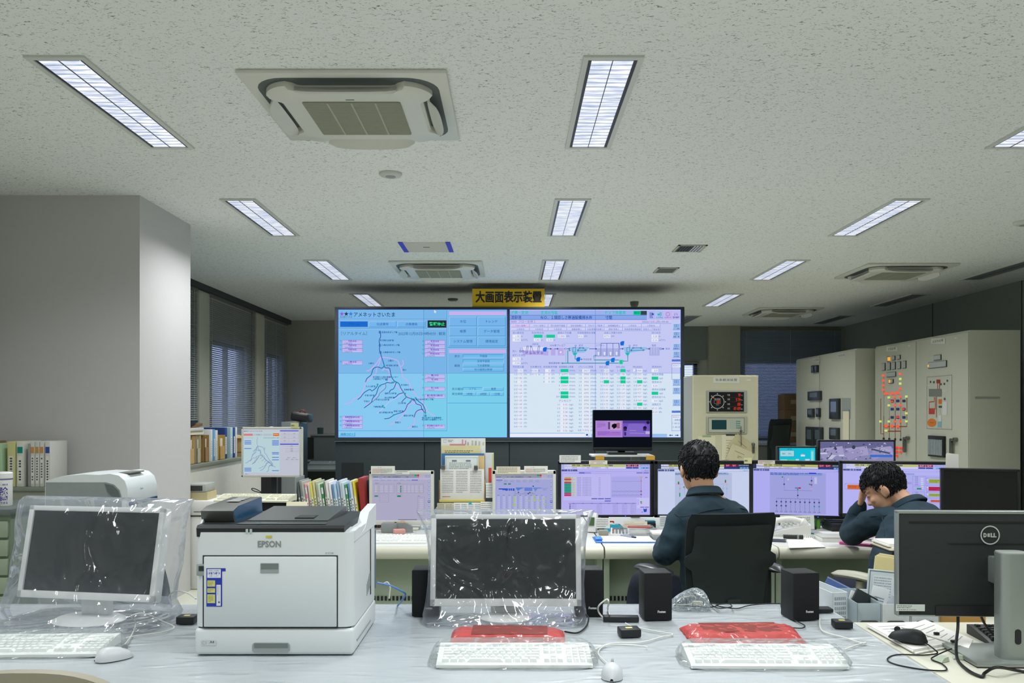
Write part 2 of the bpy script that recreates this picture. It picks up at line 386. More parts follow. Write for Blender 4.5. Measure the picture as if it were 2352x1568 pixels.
def make_lamp(on):
    t = thing('ceiling_light', None, 'ceiling light')
    hw, hl = LAMP_W/2, LAMP_L/2; f = MB()
    for x0, x1, y0, y1 in ((-hw-.024, -hw, -hl-.03, hl+.03), (hw, hw+.024, -hl-.03, hl+.03), (-hw, hw, -hl-.03, -hl), (-hw, hw, hl, hl+.03)): f.b2(x0, x1, y0, y1, -.010, 0.001, m_wht)
    f.build('frame', t)
    MB().b2(-hw, hw, -hl, hl, -.004, -.001, m_edge).build('trough', t)
    d = MB()
    for s in (-1, 1): d.b2(s*.002 if s > 0 else -hw+.016, hw-.016 if s > 0 else -.002, -hl+.006, hl-.006, -.0055, -.004, lamp_face(on))
    d.build('diffuser', t)
    l = MB(); m_f = M('louvre_fin', (205, 210, 220), .25, metal=.6)
    n = 24
    for i in range(n+1): l.b2(-hw+.016, hw-.016, -hl+.01+i*(LAMP_L-.02)/n-.0006, -hl+.01+i*(LAMP_L-.02)/n+.0006, -.0088, -.0055, m_f)
    l.b2(-.0015, .0015, -hl, hl, -.0092, -.0055, m_edge)
    l.build('louvre', t)
    return t
_l = {True: make_lamp(True), False: make_lamp(False)}; _first = {True: True, False: True}
row_n = ('row of lights over the shrink-wrapped desk end', 'row of lights above the middle of the room', 'row of lights along the operator side', 'row of lights beside the dark wall')
lamp_lab = {(0, 2): 'long lit ceiling light over the wrapped screens, to the left of the air conditioner', (0, 3): 'lit ceiling light above the pale column corner', (0, 4): 'small lit ceiling light left of the second air conditioner', (0, 5): 'lit ceiling light just above the top left corner of the big display',
 (1, 2): 'long lit ceiling light right of the near air conditioner, twin tubes', (1, 3): 'lit ceiling light with purple edges in the middle row, second from camera', (1, 4): 'lit ceiling light between the second air conditioner and the small vents', (1, 5): 'lit ceiling light half hidden behind the yellow sign',
 (2, 2): 'lit ceiling light cut by the top right edge of the photo', (2, 3): 'lit ceiling light over the operators, right of the middle rows', (2, 4): 'small lit ceiling light left of the third air conditioner', (2, 5): 'lit ceiling light above the right end of the big display', (2, 6): 'unlit ceiling light behind the right end of the big display',
 (3, 4): 'unlit ceiling light along the dark right wall, nearer one', (3, 5): 'unlit ceiling light along the dark right wall, middle one', (3, 6): 'unlit ceiling light along the dark right wall, farthest one'}
for (i, j), lab in lamp_lab.items():
    on = lamp_on(i, j); loc = (LAMP_X[i], LAMP_Y[j]+LAMP_L/2, CEIL)
    o = _l[on] if _first[on] else copy_tree(_l[on])
    o.location = loc; o['label'] = lab; o['group'] = 'recessed ceiling lights'; _first[on] = False
def rrect(hx, hy, r, n=6):
    out = []
    for cx, cy, a0 in ((hx-r, hy-r, 0), (-hx+r, hy-r, 90), (-hx+r, -hy+r, 180), (hx-r, -hy+r, 270)):
        for k in range(n+1):
            a = math.radians(a0+90*k/n); out.append((cx+r*math.cos(a), cy+r*math.sin(a)))
    return out
def make_ac():
    t = thing('ceiling_air_conditioner', None, 'air conditioner')
    m_ac = M('aircon_white', (214, 214, 206), .4, vary=.02); m_slot = M('aircon_slot', (84, 92, 90), .6)
    p = MB(); p.box((0, 0, -.010), (.95, .95, .022), m_ac, .009); p.build('panel', t)
    s = MB(); s.prism(rrect(.425, .425, .15), -.0225, -.021, m_slot, 'z'); s.build('air_slot', t)
    c = MB()   # raised centre, waisted on each side like the real cover
    pr = [(.40, .0, -.018), (.40, 0, -.045), (.385, 0, -.058), (.30, 0, -.060)]
    rings = []
    for q, _, z in pr: rings.append([Vector((x*q/.40, y*q/.40, z)) for x, y in waist(.395, .055)])
    c.loft(rings, m_ac); c.build('centre_cover', t)
    g = MB(); m_g = M('aircon_grille', (142, 146, 126), .6); g.prism(rrect(.235, .235, .012, 2), -.064, -.058, m_g, 'z')
    m_gl = M('aircon_grille_line', (172, 174, 156), .6)
    for i in range(46): y = -.228+i*.456/45; g.b2(-.23, .23, y-.0018, y+.0018, -.0665, -.064, m_gl)
    for x in (-.115, 0, .115): g.b2(x-.004, x+.004, -.23, .23, -.067, -.064, m_gl)
    g.build('intake_grille', t)
    MB().b2(-.02, .02, -.262, -.256, -.0615, -.0595, M('aircon_badge', (96, 100, 96), .4)).build('badge', t)
    for k in range(4):
        f = MB(); n = 12; r0, r1 = [], []
        rings = []
        for i in range(n+1):
            u = -1+2*i/n; x = u*.235; wd = .072*max(.0, 1-abs(u)**3)**.5+.004
            rings.append([Vector((x, .375-wd*.15, -.040)), Vector((x, .375+wd*.55, -.058-wd*.32)), Vector((x, .372+wd*.5, -.065-wd*.32)), Vector((x, .368-wd*.15, -.046))])
        f.loft(rings, m_ac); o = f.build('flap', t); o.rotation_euler = (0, 0, k*math.pi/2)
    return t
def waist(h, d):
    """square with rounded corners whose four sides are pulled in along their middle part"""
    base = rrect(h, h, .15, 8); out = []
    for k in range(len(base)):
        (x0, y0), (x1, y1) = base[k], base[(k+1) % len(base)]; n = max(1, int(math.hypot(x1-x0, y1-y0)/.02))
        for i in range(n):
            x, y = x0+(x1-x0)*i/n, y0+(y1-y0)*i/n
            def pull(u): t = max(0, min(1, (.27-abs(u))/.06)); return d*t*t*(3-2*t)
            if abs(y) > abs(x): y -= math.copysign(pull(x), y)
            else: x -= math.copysign(pull(y), x)
            out.append((x, y))
    return out
ac = make_ac()
for k, (x, y, lab) in enumerate(((-.768, 4.28, 'large white cassette air conditioner nearest the camera, grille and flaps in full view'), (-.777, 9.08, 'white cassette air conditioner above the yellow sign'), (4.15, 9.22, 'shaded cassette air conditioner above the relay panels'), (4.10, 12.9, 'farthest cassette air conditioner, in the dim corner beyond the big display'))):
    o = ac if k == 0 else copy_tree(ac); o.location = (x, y, CEIL); o['label'] = lab; o['group'] = 'ceiling air conditioners'
# access hatch with blue tape
t = thing('access_hatch', 'square ceiling hatch held by two strips of blue tape', 'hatch', (-.795, 7.9, CEIL))
m_hatch = M('hatch_panel', (205, 204, 196), .9, vary=.12, scale=120); h = MB(); h.b2(-.215, .215, -.215, .215, -.004, 0.001, m_hatch); h.b2(-.225, .225, .215, .225, -.004, .001, M('hatch_seam', (130, 130, 120), .9)); h.build('panel', t)
for s in (-1, 1): MB().b2(s*.215-.022, s*.215+.022, -.235, .235, -.0065, -.003, M('blue_tape', (62, 62, 214), .6)).build('tape', t)
MB().b2(-.03, .03, -.02, .0, -.007, -.003, M('hatch_latch', (120, 124, 116), .5)).build('latch', t)
def roundel(name, label, x, y, r, h, col=(200, 202, 196)):
    t = thing(name, label, 'detector', (x, y, CEIL)); mm = M('detector_%d' % col[0], col, .5)
    MB().lathe([(.001, -h), (r*.7, -h), (r*.92, -h*.7), (r, -h*.3), (r, .001), (.001, .001)], (0, 0, 0), mm).build('housing', t)
    MB().lathe([(.001, -h*1.12), (r*.42, -h*1.1), (r*.46, -h*.9), (.001, -h*.9)], (0, 0, 0), M('detector_core', (150, 152, 146), .5)).build('sensor', t)
    return t
roundel('smoke_detector', 'round white detector on the ceiling between the two near air conditioners', -.782, 5.47, .075, .022)
roundel('smoke_detector', 'small drum shaped detector hanging above the right part of the display', 1.70, 11.8, .06, .07, (120, 124, 118))
roundel('smoke_detector', 'dim round detector behind the big display left of the yellow sign', -.80, 11.5, .07, .03, (110, 114, 108))
roundel('smoke_detector', 'pale round detector at the right edge of the ceiling', 4.13, 6.85, .08, .03)
def vent(label, x, y, L, W, half):
    t = thing('ceiling_vent', label, 'vent', (x, y, CEIL), 0, 'small ceiling vents'); f = MB(); mv = M('vent_frame', (186, 186, 168), .5)
    for a, b, c, d in ((-W/2, W/2, -L/2, -L/2+.02), (-W/2, W/2, L/2-.02, L/2), (-W/2, -W/2+.02, -L/2, L/2), (W/2-.02, W/2, -L/2, L/2)): f.b2(a, b, c, d, -.008, .001, mv)
    f.build('frame', t); MB().b2(-W/2, W/2, -L/2, L/2, -.003, -.001, M('vent_dark', (34, 38, 36), .7) if half else M('vent_mesh', (104, 104, 92), .8)).build('mesh', t)
    if half:
        s = MB()
        for i in range(9): s.box((-W/2+.03+i*(W-.06)/8, 0, -.008), (.012 if i > 4 else .004, L-.04, .003), M('vent_slat', (196, 198, 206), .4) if i > 4 else M('vent_slat_d', (90, 94, 90), .5), rot=(0, .5, 0))
        s.build('slats', t)
vent('slatted ceiling vent, half dark and half pale, between the middle and operator side lights', 1.665, 7.96, .32, .27, True)
vent('small beige ceiling vent behind the slatted one', 1.665, 9.18, .33, .23, False)
# ---------------------------------------------------------------- the big display wall
DY = 10.1
def W10(x, y, d=DY): return P(x, y, d)
a, b = W10(770, 705), W10(1571, 1013)
m_dk = M('display_charcoal', (44, 54, 58), .6, vary=.04, bump=.05)
m_dk2 = M('display_edge', (60, 70, 74), .5)
t = thing('video_wall', 'giant two-picture display wall glowing blue and white in its charcoal cabinet', 'video wall', ((a.x+b.x)/2, DY, 0))
hw = (b.x-a.x)/2
MB().b2(-hw, hw, .012, .95, 0, a.z, m_dk).build('cabinet', t)
f = MB(); zt, zb = a.z, b.z
xs = [W10(q, 0).x-(a.x+b.x)/2 for q in (777.5, 1165, 1170.5, 1563)]
z1, z0 = W10(0, 711).z, W10(0, 1004.3).z
f.b2(-hw, hw, -.03, .02, z1, zt, m_dk, .004); f.b2(-hw, hw, -.03, .02, zb, z0, m_dk, .004)
f.b2(-hw, xs[0], -.03, .02, z0, z1, m_dk); f.b2(xs[1], xs[2], -.02, .02, z0, z1, m_dk); f.b2(xs[3], hw, -.03, .02, z0, z1, m_dk)
f.build('bezel', t)
ps = [770, 975, 1170, 1366, 1571]
for i in range(4):
    x0, x1 = W10(ps[i], 0).x-(a.x+b.x)/2, W10(ps[i+1], 0).x-(a.x+b.x)/2
    p = MB(); p.b2(x0+.004, x1-.004, -.01, .013, .06, zb-.012, m_dk, .004); p.build('base_panel', t)
p = W10(810, 1080)
MB().b2(p.x-.13-(a.x+b.x)/2, p.x+.13-(a.x+b.x)/2, -.016, -.008, p.z-.09, p.z+.09, M('vent_plate', (26, 30, 34), .6)).build('vent_plate', t)
MB().b2(-hw, hw, -.032, -.02, zb-.006, zb+.004, M('display_line', (92, 104, 108), .4)).build('trim_line', t)
# --- picture on the west half
LX0, LY0, LX1, LY1 = 90, 100, 1922, 1493
Wl, Hl = xs[1]-xs[0], z1-z0
D = Draw(1832, 1393, Wl, Hl, strength=0.92, step=0.0006)
class Off:
    def __init__(s, d, ox, oy): s.d, s.ox, s.oy = d, ox, oy
    def __getattr__(s, k):
        fn = getattr(s.d, k); ox, oy = s.ox, s.oy
        def g(*a, **kw):
            a = list(a)
            if k in ('rect', 'frame', 'btn'): a[0] -= ox; a[1] -= oy; a[2] -= ox; a[3] -= oy
            elif k in ('line', 'curve', 'poly'): a[0] = [(x-ox, y-oy) for x, y in a[0]]
            elif k == 'text': a[1] -= ox; a[2] -= oy
            elif k in ('disc', 'ring'): a[0] -= ox; a[1] -= oy
            return fn(*a, **kw)
        return g
E = Off(D, LX0, LY0)
NV, LT, SH, PK, TL, LV = (20, 60, 150), (176, 214, 252), (50, 140, 205), (206, 184, 244), (20, 170, 180), (196, 200, 250)
for x0, y0, x1, y1, c in ((90, 100, 1017, 795, (128, 190, 242)), (1017, 100, 1922, 795, (124, 188, 240)), (90, 795, 1017, 1493, (140, 208, 250)), (1017, 795, 1922, 1493, (128, 214, 244))): E.rect(x0, y0, x1, y1, c, 0.5)
E.line([(90, 203), (1265, 203)], 4, SH); E.line([(90, 209), (1265, 209)], 4, LT); E.line([(90, 303), (1050, 303)], 4, SH); E.line([(90, 310), (1265, 310)], 4, LT)
E.line([(1268, 104), (1268, 1420)], 4, SH); E.line([(1276, 104), (1276, 1420)], 4, LT); E.line([(90, 1420), (1268, 1420)], 4, SH); E.line([(1276, 512), (1922, 512)], 5, SH); E.line([(1276, 520), (1922, 520)], 4, LT); E.line([(1276, 1118), (1922, 1118)], 4, SH)
def star(e, x, y, r, c):
    pts = []
    for k in range(10):
        q = math.radians(-90+36*k); rr = r if k % 2 == 0 else r*.45; pts.append((x+rr*math.cos(q), y+rr*math.sin(q)))
    e.poly(pts, c)
for x, c in ((127, (150, 96, 230)), (175, (50, 60, 80)), (224, (50, 140, 220))): star(E, x, 146, 26, c)
E.text('彩の国さいたま', 173, 180, 15, (20, 30, 60), 'c')
E.text('アメネットさいたま', 256, 156, 44, (22, 70, 120), width=448, bold=.012)
E.rect(108, 228, 408, 288, (30, 110, 215)); E.text('アラーム', 258, 259, 24, (24, 80, 160), 'c')
E.btn(418, 228, 718, 290, (120, 188, 246), LT, SH, '伝送異常', NV, 4, 26); E.btn(730, 228, 1034, 290, (120, 188, 246), LT, SH, '点検連絡', NV, 4, 26)
E.rect(1058, 216, 1262, 296, (40, 46, 56)); E.text('警報停止', 1160, 257, 34, (40, 245, 150), 'c', bold=.02)
E.text('［リアルタイム］', 260, 361, 32, (20, 90, 140), 'c', width=280); E.text('2022年12月05日09時43分 : 観測', 740, 363, 32, (20, 84, 150), width=510)
for k, (x0, y0, x1, y1, s) in enumerate(((1293, 178, 1592, 280, '水位'), (1602, 178, 1905, 280, 'トレンド'), (1293, 286, 1592, 388, '帳票'), (1602, 286, 1905, 388, 'データ管理'), (1293, 396, 1592, 496, 'システム管理'), (1602, 396, 1905, 496, '環境設定'))): E.btn(x0, y0, x1, y1, (122, 188, 242), LT, SH, s, NV, 4, 28)
E.rect(1290, 118, 1910, 160, PK); E.rect(1290, 532, 1908, 574, PK)
E.text('表示', 1350, 609, 24, NV); E.text('範囲', 1350, 712, 24, NV)
for y, s in ((608, '平面図'), (662, '全体平面図'), (709, '下水道幹線'), (753, '砂川堀雨水幹線')): E.btn(1440, y-19, 1886, y+19, (118, 196, 244), LT if y > 680 else SH, SH if y > 680 else LT, s, NV, 4, 22)
E.text('表示種別', 1322, 966, 24, NV); E.text('再生期間', 1322, 1020, 24, NV)
E.btn(1440, 946, 1656, 982, (118, 206, 244), SH, LT, 'リアル', NV, 4, 22); E.btn(1664, 946, 1882, 982, (118, 206, 244), LT, SH, '履歴', NV, 4, 22)
for x, s in ((1440, '1時間'), (1590, '6時間'), (1738, '1日間')): E.btn(x, 1002, x+144, 1038, (118, 206, 244), LT, SH, s, NV, 4, 22)
E.btn(98, 1437, 272, 1480, (118, 206, 244), LT, SH, '画面コピー', NV, 4, 22)
def gauge(x, y, s, v, c2=None):
    E.frame(x, y, x+222, y+44, (110, 90, 200), 2); E.rect(x+2, y+2, x+220, y+22, PK); E.text(s, x+111, y+12, 16, (80, 40, 200), 'c', bold=.02)
    E.rect(x+2, y+24, x+108, y+42, LV); E.rect(x+112, y+24, x+220, y+42, LV); E.text(v, x+104, y+33, 13, (50, 70, 160), 'r'); E.ring(x-16, y+8, 8, 2.5, TL); E.text('①', x-16, y+8, 12, TL, 'c')
for y, s, v in ((432, '不老1水位', '11.96m(TP)'), (478, '不老5水位', '2.02m(TP)'), (524, '不老7水位', '+2.00m(TP)'), (658, '入間1水位', '12.86m(TP)'), (1260, '長島調整池外水位', '*****'), (1306, '下鹿調整池外水位', '12.25m(AP)'), (1352, '下鹿調整池内水位', '12.40m(AP)')): gauge(130, y, s, v)
for y, s, v in ((434, '新河7水位', '4.05m(TP)'), (480, '新河5水位', '-1.57m(TP)'), (526, '新河4水位', '-4.48m(TP)'), (570, '新河27水位', '-6.10m(TP)'), (804, '鴨川水位', '-3.80m(TP)'), (850, '新1水位', '-4.61m(TP)'), (942, '新11水位', '-1.34m(TP)'), (1024, '富士見P流入渠水位', '-7.72m(TP)'), (1354, '新河岸川1主ゲート', '-2.70m(TP)')): gauge(1026, y, s, v)
RIVERS = ([(392, 766), (430, 758), (500, 690), (545, 628), (600, 622), (720, 648), (752, 700), (775, 760), (790, 830), (850, 890), (895, 980), (960, 1060), (1000, 1090), (1020, 1130), (1050, 1180), (1060, 1215), (1140, 1262)], [(548, 632), (530, 690), (505, 740), (495, 800), (440, 850), (385, 900), (335, 1030), (250, 1075), (230, 1110), (150, 1128)], [(565, 768), (590, 745), (630, 760), (645, 800), (632, 850), (650, 885), (720, 930), (780, 990), (850, 1050), (910, 1110), (980, 1150), (1040, 1240)], [(610, 905), (575, 960), (520, 1030), (470, 1090), (388, 1142)], [(915, 1118), (850, 1140), (810, 1220), (760, 1280), (710, 1330), (640, 1354)], [(1010, 1215), (960, 1205), (918, 1250), (915, 1330), (890, 1370), (842, 1396)], [(786, 650), (794, 690), (772, 720)])
for pts in RIVERS: E.curve(pts, 10, PK)
E.curve([(800, 1010), (740, 1050), (690, 1080), (640, 1105), (590, 1160), (508, 1232)], 8, LV)
PIPES = ([(540, 335), (548, 390), (532, 440), (540, 490), (535, 530), (546, 570), (566, 640), (588, 705), (600, 735), (645, 740), (660, 810), (690, 870), (745, 905), (770, 960), (800, 1005), (828, 1050), (880, 1070), (915, 1085), (935, 1125), (985, 1145), (995, 1180), (1030, 1225)], [(588, 712), (560, 738), (515, 725), (468, 745), (445, 810), (400, 850), (384, 890)], [(700, 880), (680, 900), (620, 895), (600, 905), (545, 925), (520, 960), (500, 1020), (460, 1070), (447, 1110), (368, 1172)], [(520, 915), (500, 950), (455, 985), (430, 970), (370, 1005), (330, 1055), (298, 1080)], [(715, 900), (690, 960), (660, 975), (640, 1002)], [(800, 1005), (745, 1020), (720, 1045), (686, 1066)], [(830, 1052), (800, 1080), (776, 1108)], [(885, 1078), (870, 1110), (840, 1135), (820, 1185), (790, 1215), (700, 1245), (640, 1282), (588, 1290)], [(925, 1065), (960, 1100), (1005, 1135), (1030, 1190), (1035, 1230)], [(1010, 1185), (960, 1195), (930, 1220), (910, 1275)])
for pts in PIPES: E.curve(pts, 7, (24, 66, 160))
E.curve([(602, 910), (600, 955), (540, 1010), (520, 1050), (450, 1112)], 6, (20, 140, 170))
for x, y in ((588, 710), (698, 880), (716, 898), (674, 893), (515, 915), (545, 928), (795, 1000), (828, 1050), (882, 1070), (928, 1064), (870, 1105), (690, 1248), (572, 1148), (586, 1166), (1034, 1226), (815, 1015)): E.disc(x, y, 10, TL, None, 8)
for x, y, s in ((560, 348, '吉見中継ポンプ場'), (542, 436, '新河岸川北幹線'), (562, 488, '川島北中継ポンプ場'), (570, 566, '川島南中継ポンプ場'), (414, 687, '小畔川'), (624, 657, '入間川'), (610, 710, '新河岸川幹線'), (786, 758, '荒川'), (466, 836, '新河岸川上流水循環センター'), (466, 857, '川越浄化プラント'), (386, 938, '九十川幹線'), (374, 1036, '不老川幹線'), (366, 1100, '不老川'), (494, 1082, '不老川以北幹線'), (592, 1014, '福岡江川幹線'), (592, 1060, '砂川堀幹線'), (736, 1120, '江川幹線'), (468, 1160, '下鹿調整池'), (532, 1222, '砂川堀雨水幹線'), (690, 1208, '柳瀬川幹線'), (798, 1256, '黒目川幹線'), (704, 1330, '柳瀬川'), (888, 1376, '黒目川'), (770, 922, '新河岸川'), (802, 973, '長島調整池'), (930, 1080, '富士見中継ポンプ場'), (996, 1280, '荒川右岸下水道事務所'), (996, 1300, '新河岸川水循環センター')): E.text(s, x, y, 17, (20, 80, 160), bold=.02)
for x, y in ((540, 346), (540, 489), (546, 566), (905, 1082), (1035, 1256), (612, 862)): E.ring(x, y, 12, 4, (24, 84, 170)); E.rect(x-5, y-6, x+5, y+6, (24, 84, 170))
E.line([(1017, 100), (1017, 1493)], 3, (40, 120, 180), 40); E.line([(90, 795), (1922, 795)], 3, (60, 150, 200), 40)
E.poly([(1130, 100), (1130, 138), (1139, 130), (1146, 142), (1150, 139), (1144, 127), (1155, 125)], (232, 236, 252)); E.frame(90, 100, 1922, 1493, (60, 90, 230), 3, 41)
D.build('river_map_screen', t, ((xs[0]+xs[1])/2, -.002, (z0+z1)/2))
# --- picture on the east half
Wr = xs[3]-xs[2]
D2 = Draw(1860, 1393, Wr, Hl, strength=0.92, step=0.0006); E2 = Off(D2, 48, 103)
def flow_screen(E, Q=None):
    BL, TX, GR, WH, LB, GP = (20, 70, 170), (100, 120, 190), (16, 214, 160), (240, 244, 255), (150, 170, 235), (16, 200, 190)
    for x0, y0, x1, y1, c in ((48, 103, 980, 797, (200, 206, 252)), (980, 103, 1908, 797, (202, 208, 252)), (48, 797, 980, 1496, (222, 238, 252)), (980, 797, 1908, 1496, (220, 236, 252))): E.rect(x0, y0, x1, y1, c, .5)
    for x0, x1 in ((48, 980), (980, 1542)): E.rect(x0, 112, x1, 162, (160, 184, 246)); E.rect(x0, 164, x1, 212, (138, 172, 240)); E.line([(x0, 163), (x1, 163)], 3, BL); E.line([(x0, 212), (x1, 212)], 4, (40, 100, 210))
    E.text('滅菌・放流', 64, 137, 34, GP, bold=.02, width=186); E.text('放流水残塩', 388, 137, 34, GP, bold=.02, width=180); E.text('ＰＶ下限異常', 1090, 137, 34, GP, bold=.02, width=220)
    E.text('沈砂池', 64, 189, 34, BL, bold=.015, width=112); E.text('ＮＯ．１細目しさ移送設備排水弁', 388, 190, 34, BL, bold=.015, width=558); E.text('寸間', 1090, 190, 34, BL, bold=.015, width=72)
    E.rect(1394, 116, 1474, 160, GR); E.rect(1474, 116, 1542, 160, (60, 84, 90)); E.text('確認', 1434, 138, 26, (20, 110, 90), 'c'); E.text('消音', 1508, 138, 26, (20, 40, 60), 'c')
    for x, c, s in ((1546, (182, 190, 250), '汎用'), (1636, (176, 200, 246), 'システム'), (1726, (206, 186, 246), 'メッセージ'), (1816, (200, 192, 250), '警報履歴')):
        E.btn(x, 112, x+86, 208, c, (220, 224, 255), (80, 110, 210)); E.text(s, x+43, 188, 15, BL, 'c', maxw=74, bold=.02)
    for q in range(3): E.ring(1578, 140+q*15, 7, 3, BL); E.ring(1594, 140+q*15, 7, 3, BL)
    star(E, 1606, 152, 18, BL); E.disc(1668, 156, 12, GP); E.ring(1690, 142, 9, 3, BL); E.ring(1690, 160, 9, 3, BL); E.ring(1770, 152, 20, 3, BL); E.line([(1840, 168), (1848, 140), (1856, 160), (1864, 138), (1874, 166)], 4, BL)
    E.rect(52, 216, 1806, 250, (214, 208, 250)); E.text('0600', 62, 233, 22, TX); E.text('フロー全体１', 146, 234, 26, TX); E.text('2022/12/5 (月) 09:45', 1490, 236, 24, TX, width=286)
    E.line([(52, 254), (1810, 254)], 4, (120, 160, 235))
    tabs = ['フロー全体1', 'フロー全体２', '荒川右岸平面図', '沈砂池設備１', '汚水ポンプ監視', '送風機監視１', '１系初沈', '２系初沈', '３系初沈', '４系初沈', '５系初沈', '滅菌設備１', '水処理電気設備１', '単結 特高１', '特高管理送風配線', '流域ポンプ場全体']
    for k, s in enumerate(tabs):
        x = 68+(k % 8)*203; y = 262 if k < 8 else 301
        E.btn(x, y, x+198, y+32, (232, 200, 250) if k == 0 else (212, 214, 254), (236, 236, 255), (90, 120, 220), s, (50, 90, 190), 3, 18)
    def val(x, y, w_, s, unit='', green=False, pre=''):
        E.rect(x, y-17, x+w_, y+17, GR if green else WH); E.text(s, x+w_-10, y, 20, (60, 190, 150) if green else (120, 140, 200), 'r')
        if unit: E.text(unit, x+w_+8, y, 17, (60, 100, 190))
        if pre: E.text(pre, x-8, y, 17, (60, 100, 190), 'r')
    for x, s in ((80, '流入渠水位'), (286, '汚水P井水位'), (572, '総流入下水量'), (784, '汚泥処理排水流量'), (1076, '主変二次電力合計'), (1592, '河川水位')): E.text(s, x, 356, 20, (60, 100, 190))
    val(80, 392, 86, '1.05', 'm'); val(80, 432, 86, '-9.45', 'm(T.P.)'); val(312, 392, 94, 'ｽｸﾘｰﾝ', '', True, '1'); val(448, 392, 94, 'ｽｸﾘｰﾝ', '', True, '2'); val(312, 432, 72, '5.42', 'm'); val(448, 432, 72, '5.33', 'm')
    val(572, 392, 86, '21800', '㎥/h'); val(790, 392, 60, '2415', '㎥/h'); val(1072, 392, 72, '8774', 'kW'); val(1592, 392, 72, '0.28', 'm'); val(1592, 434, 72, '-0.16', 'm(T.P.)')
    LVd = (190, 176, 240); GY = (176, 184, 236)
    E.rect(192, 548, 470, 596, LVd); E.rect(192, 510, 430, 548, (226, 230, 255)); E.frame(160, 520, 192, 560, (150, 150, 220), 3); E.poly([(400, 560), (470, 560), (470, 602), (420, 602)], LVd); E.rect(498, 524, 546, 602, LVd); E.rect(572, 520, 644, 602, LVd); E.rect(988, 524, 1252, 614, GY); E.rect(1568, 512, 1680, 604, GY)
    E.poly([(700, 512), (920, 512), (860, 572), (790, 572), (770, 600), (742, 600)], (150, 200, 240)); E.poly([(1280, 512), (1545, 512), (1530, 545), (1360, 572), (1340, 604), (1320, 604)], (150, 200, 240))
    E.poly([(735, 572), (785, 572), (768, 600), (746, 600)], GP); E.poly([(1302, 572), (1356, 572), (1342, 600), (1322, 600)], GP)
    for x in (236, 360): E.line([(x, 500), (x-12, 576)], 4, BL); E.line([(x+16, 500), (x+4, 576)], 4, BL); E.ring(x+8, 502, 8, 3, BL); E.ring(x-4, 576, 8, 3, BL)
    E.line([(276, 502), (290, 510), (304, 556), (322, 576), (272, 580), (276, 502)], 4, BL); E.ring(280, 502, 9, 3, BL); E.ring(320, 576, 9, 3, BL); E.ring(276, 580, 8, 3, BL)
    for x, y in ((166, 556), (194, 556), (400, 576), (1692, 530)): E.ring(x, y, 10, 4, BL)
    def pump(x, y): E.disc(x, y, 22, (20, 110, 235)); E.rect(x-2, y-24, x+24, y-10, (20, 110, 235)); E.rect(x-18, y+14, x+18, y+24, (20, 110, 235))
    for x, y in ((430, 536), (1272, 470), (794, 644), (1170, 652), (1112, 686)): pump(x, y)
    def arrow(pts, c, w_=7):
        E.line(pts, w_, c); (x0, y0), (x1, y1) = pts[-2:]; d = (Vector((x1-x0, y1-y0))).normalized(); n = Vector((-d.y, d.x)); p = Vector((x1, y1)); E.poly([tuple(p+d*10), tuple(p-d*8+n*11), tuple(p-d*8-n*11)], c)
    for x0, x1 in ((446, 498), (536, 572), (640, 700), (914, 990), (1246, 1280), (1536, 1570), (1700, 1722)): arrow([(x0, 530), (x1, 530)], BL, 6)
    TLc = (10, 150, 160)
    arrow([(660, 676), (660, 520)], (176, 190, 240), 10); arrow([(682, 684), (682, 548), (704, 548)], TLc, 8); E.line([(628, 512), (628, 470), (1030, 470)], 5, GY); E.line([(990, 468), (1252, 468)], 5, GY)
    E.line([(760, 600), (760, 644), (776, 644)], 8, TLc); arrow([(812, 644), (834, 644)], TLc); arrow([(1240, 686), (620, 686)], TLc, 8); arrow([(1190, 652), (966, 652), (966, 604), (986, 604)], TLc, 8); E.line([(1240, 652), (1180, 652)], 8, TLc); arrow([(1334, 600), (1334, 664), (1278, 664)], TLc, 8)
    E.rect(1242, 650, 1280, 698, GR); E.frame(1238, 632, 1282, 700, (200, 206, 250), 3)
    for x in (734, 1322): E.frame(x, 514, x+34, 566, BL, 4); E.ring(x+32, 496, 8, 3, BL); E.line([(x+32, 504), (x+32, 514)], 4, BL)
    for x, w_ in ((788, 90), (1368, 140)): E.line([(x, 550), (x+22, 518), (x+w_-30, 518), (x+w_, 546), (x, 550)], 4, BL); [E.ring(q, r, 8, 3, BL) for q, r in ((x+4, 548), (x+24, 520), (x+w_-30, 522), (x+w_-4, 544))]
    for k in range(4):
        x = 1000+k*66; E.line([(x, 606), (x+40, 606), (x+40, 472)], 7, BL); E.line([(x, 606), (x+40, 606), (x+40, 472)], 3, LVd); E.line([(x+40, 470), (x+106, 470)] if k < 3 else [(x+40, 470), (x+44, 520)], 5, BL); E.disc(x+14, 574, 10, WH); E.rect(x+8, 584, x+20, 602, WH)
    for k in range(3): E.line([(1590+k*30, 512), (1590+k*30, 590)], 4, (210, 214, 252))
    E.disc(604, 566, 10, WH); E.line([(634, 520), (634, 588), (594, 588)], 4, (220, 220, 252))
    for x, y, s in ((78, 556, '流入'), (292, 480, '沈砂池'), (486, 494, '分水槽'), (564, 494, 'プレエア'), (800, 494, '初沈'), (988, 494, 'エアタン'), (1392, 494, '終沈'), (1594, 494, '塩混'), (1744, 530, '放流'), (846, 646, '汚泥処理'), (474, 686, '機械濃縮棟へ'), (78, 600, '全ゲート水位')): E.text(s, x, y, 19, (40, 90, 190))
    val(80, 640, 86, '1.06', 'm'); val(80, 686, 86, '-9.44', 'm(T.P.)')
    for x, s in ((80, '汚水流入量'), (272, '分水槽水位'), (416, '初沈放流流量'), (584, '送風機吸込風量'), (796, 'エアレーション送気量'), (1026, 'DO (C)'), (1210, 'DO (D)'), (1392, 'MLSS(D)'), (1596, '放流水PH')): E.text(s, x, 727, 20, (60, 100, 190), maxw=158)
    lab = ['%d-%d' % (i, j) for i in range(1, 5) for j in range(1, 5)]
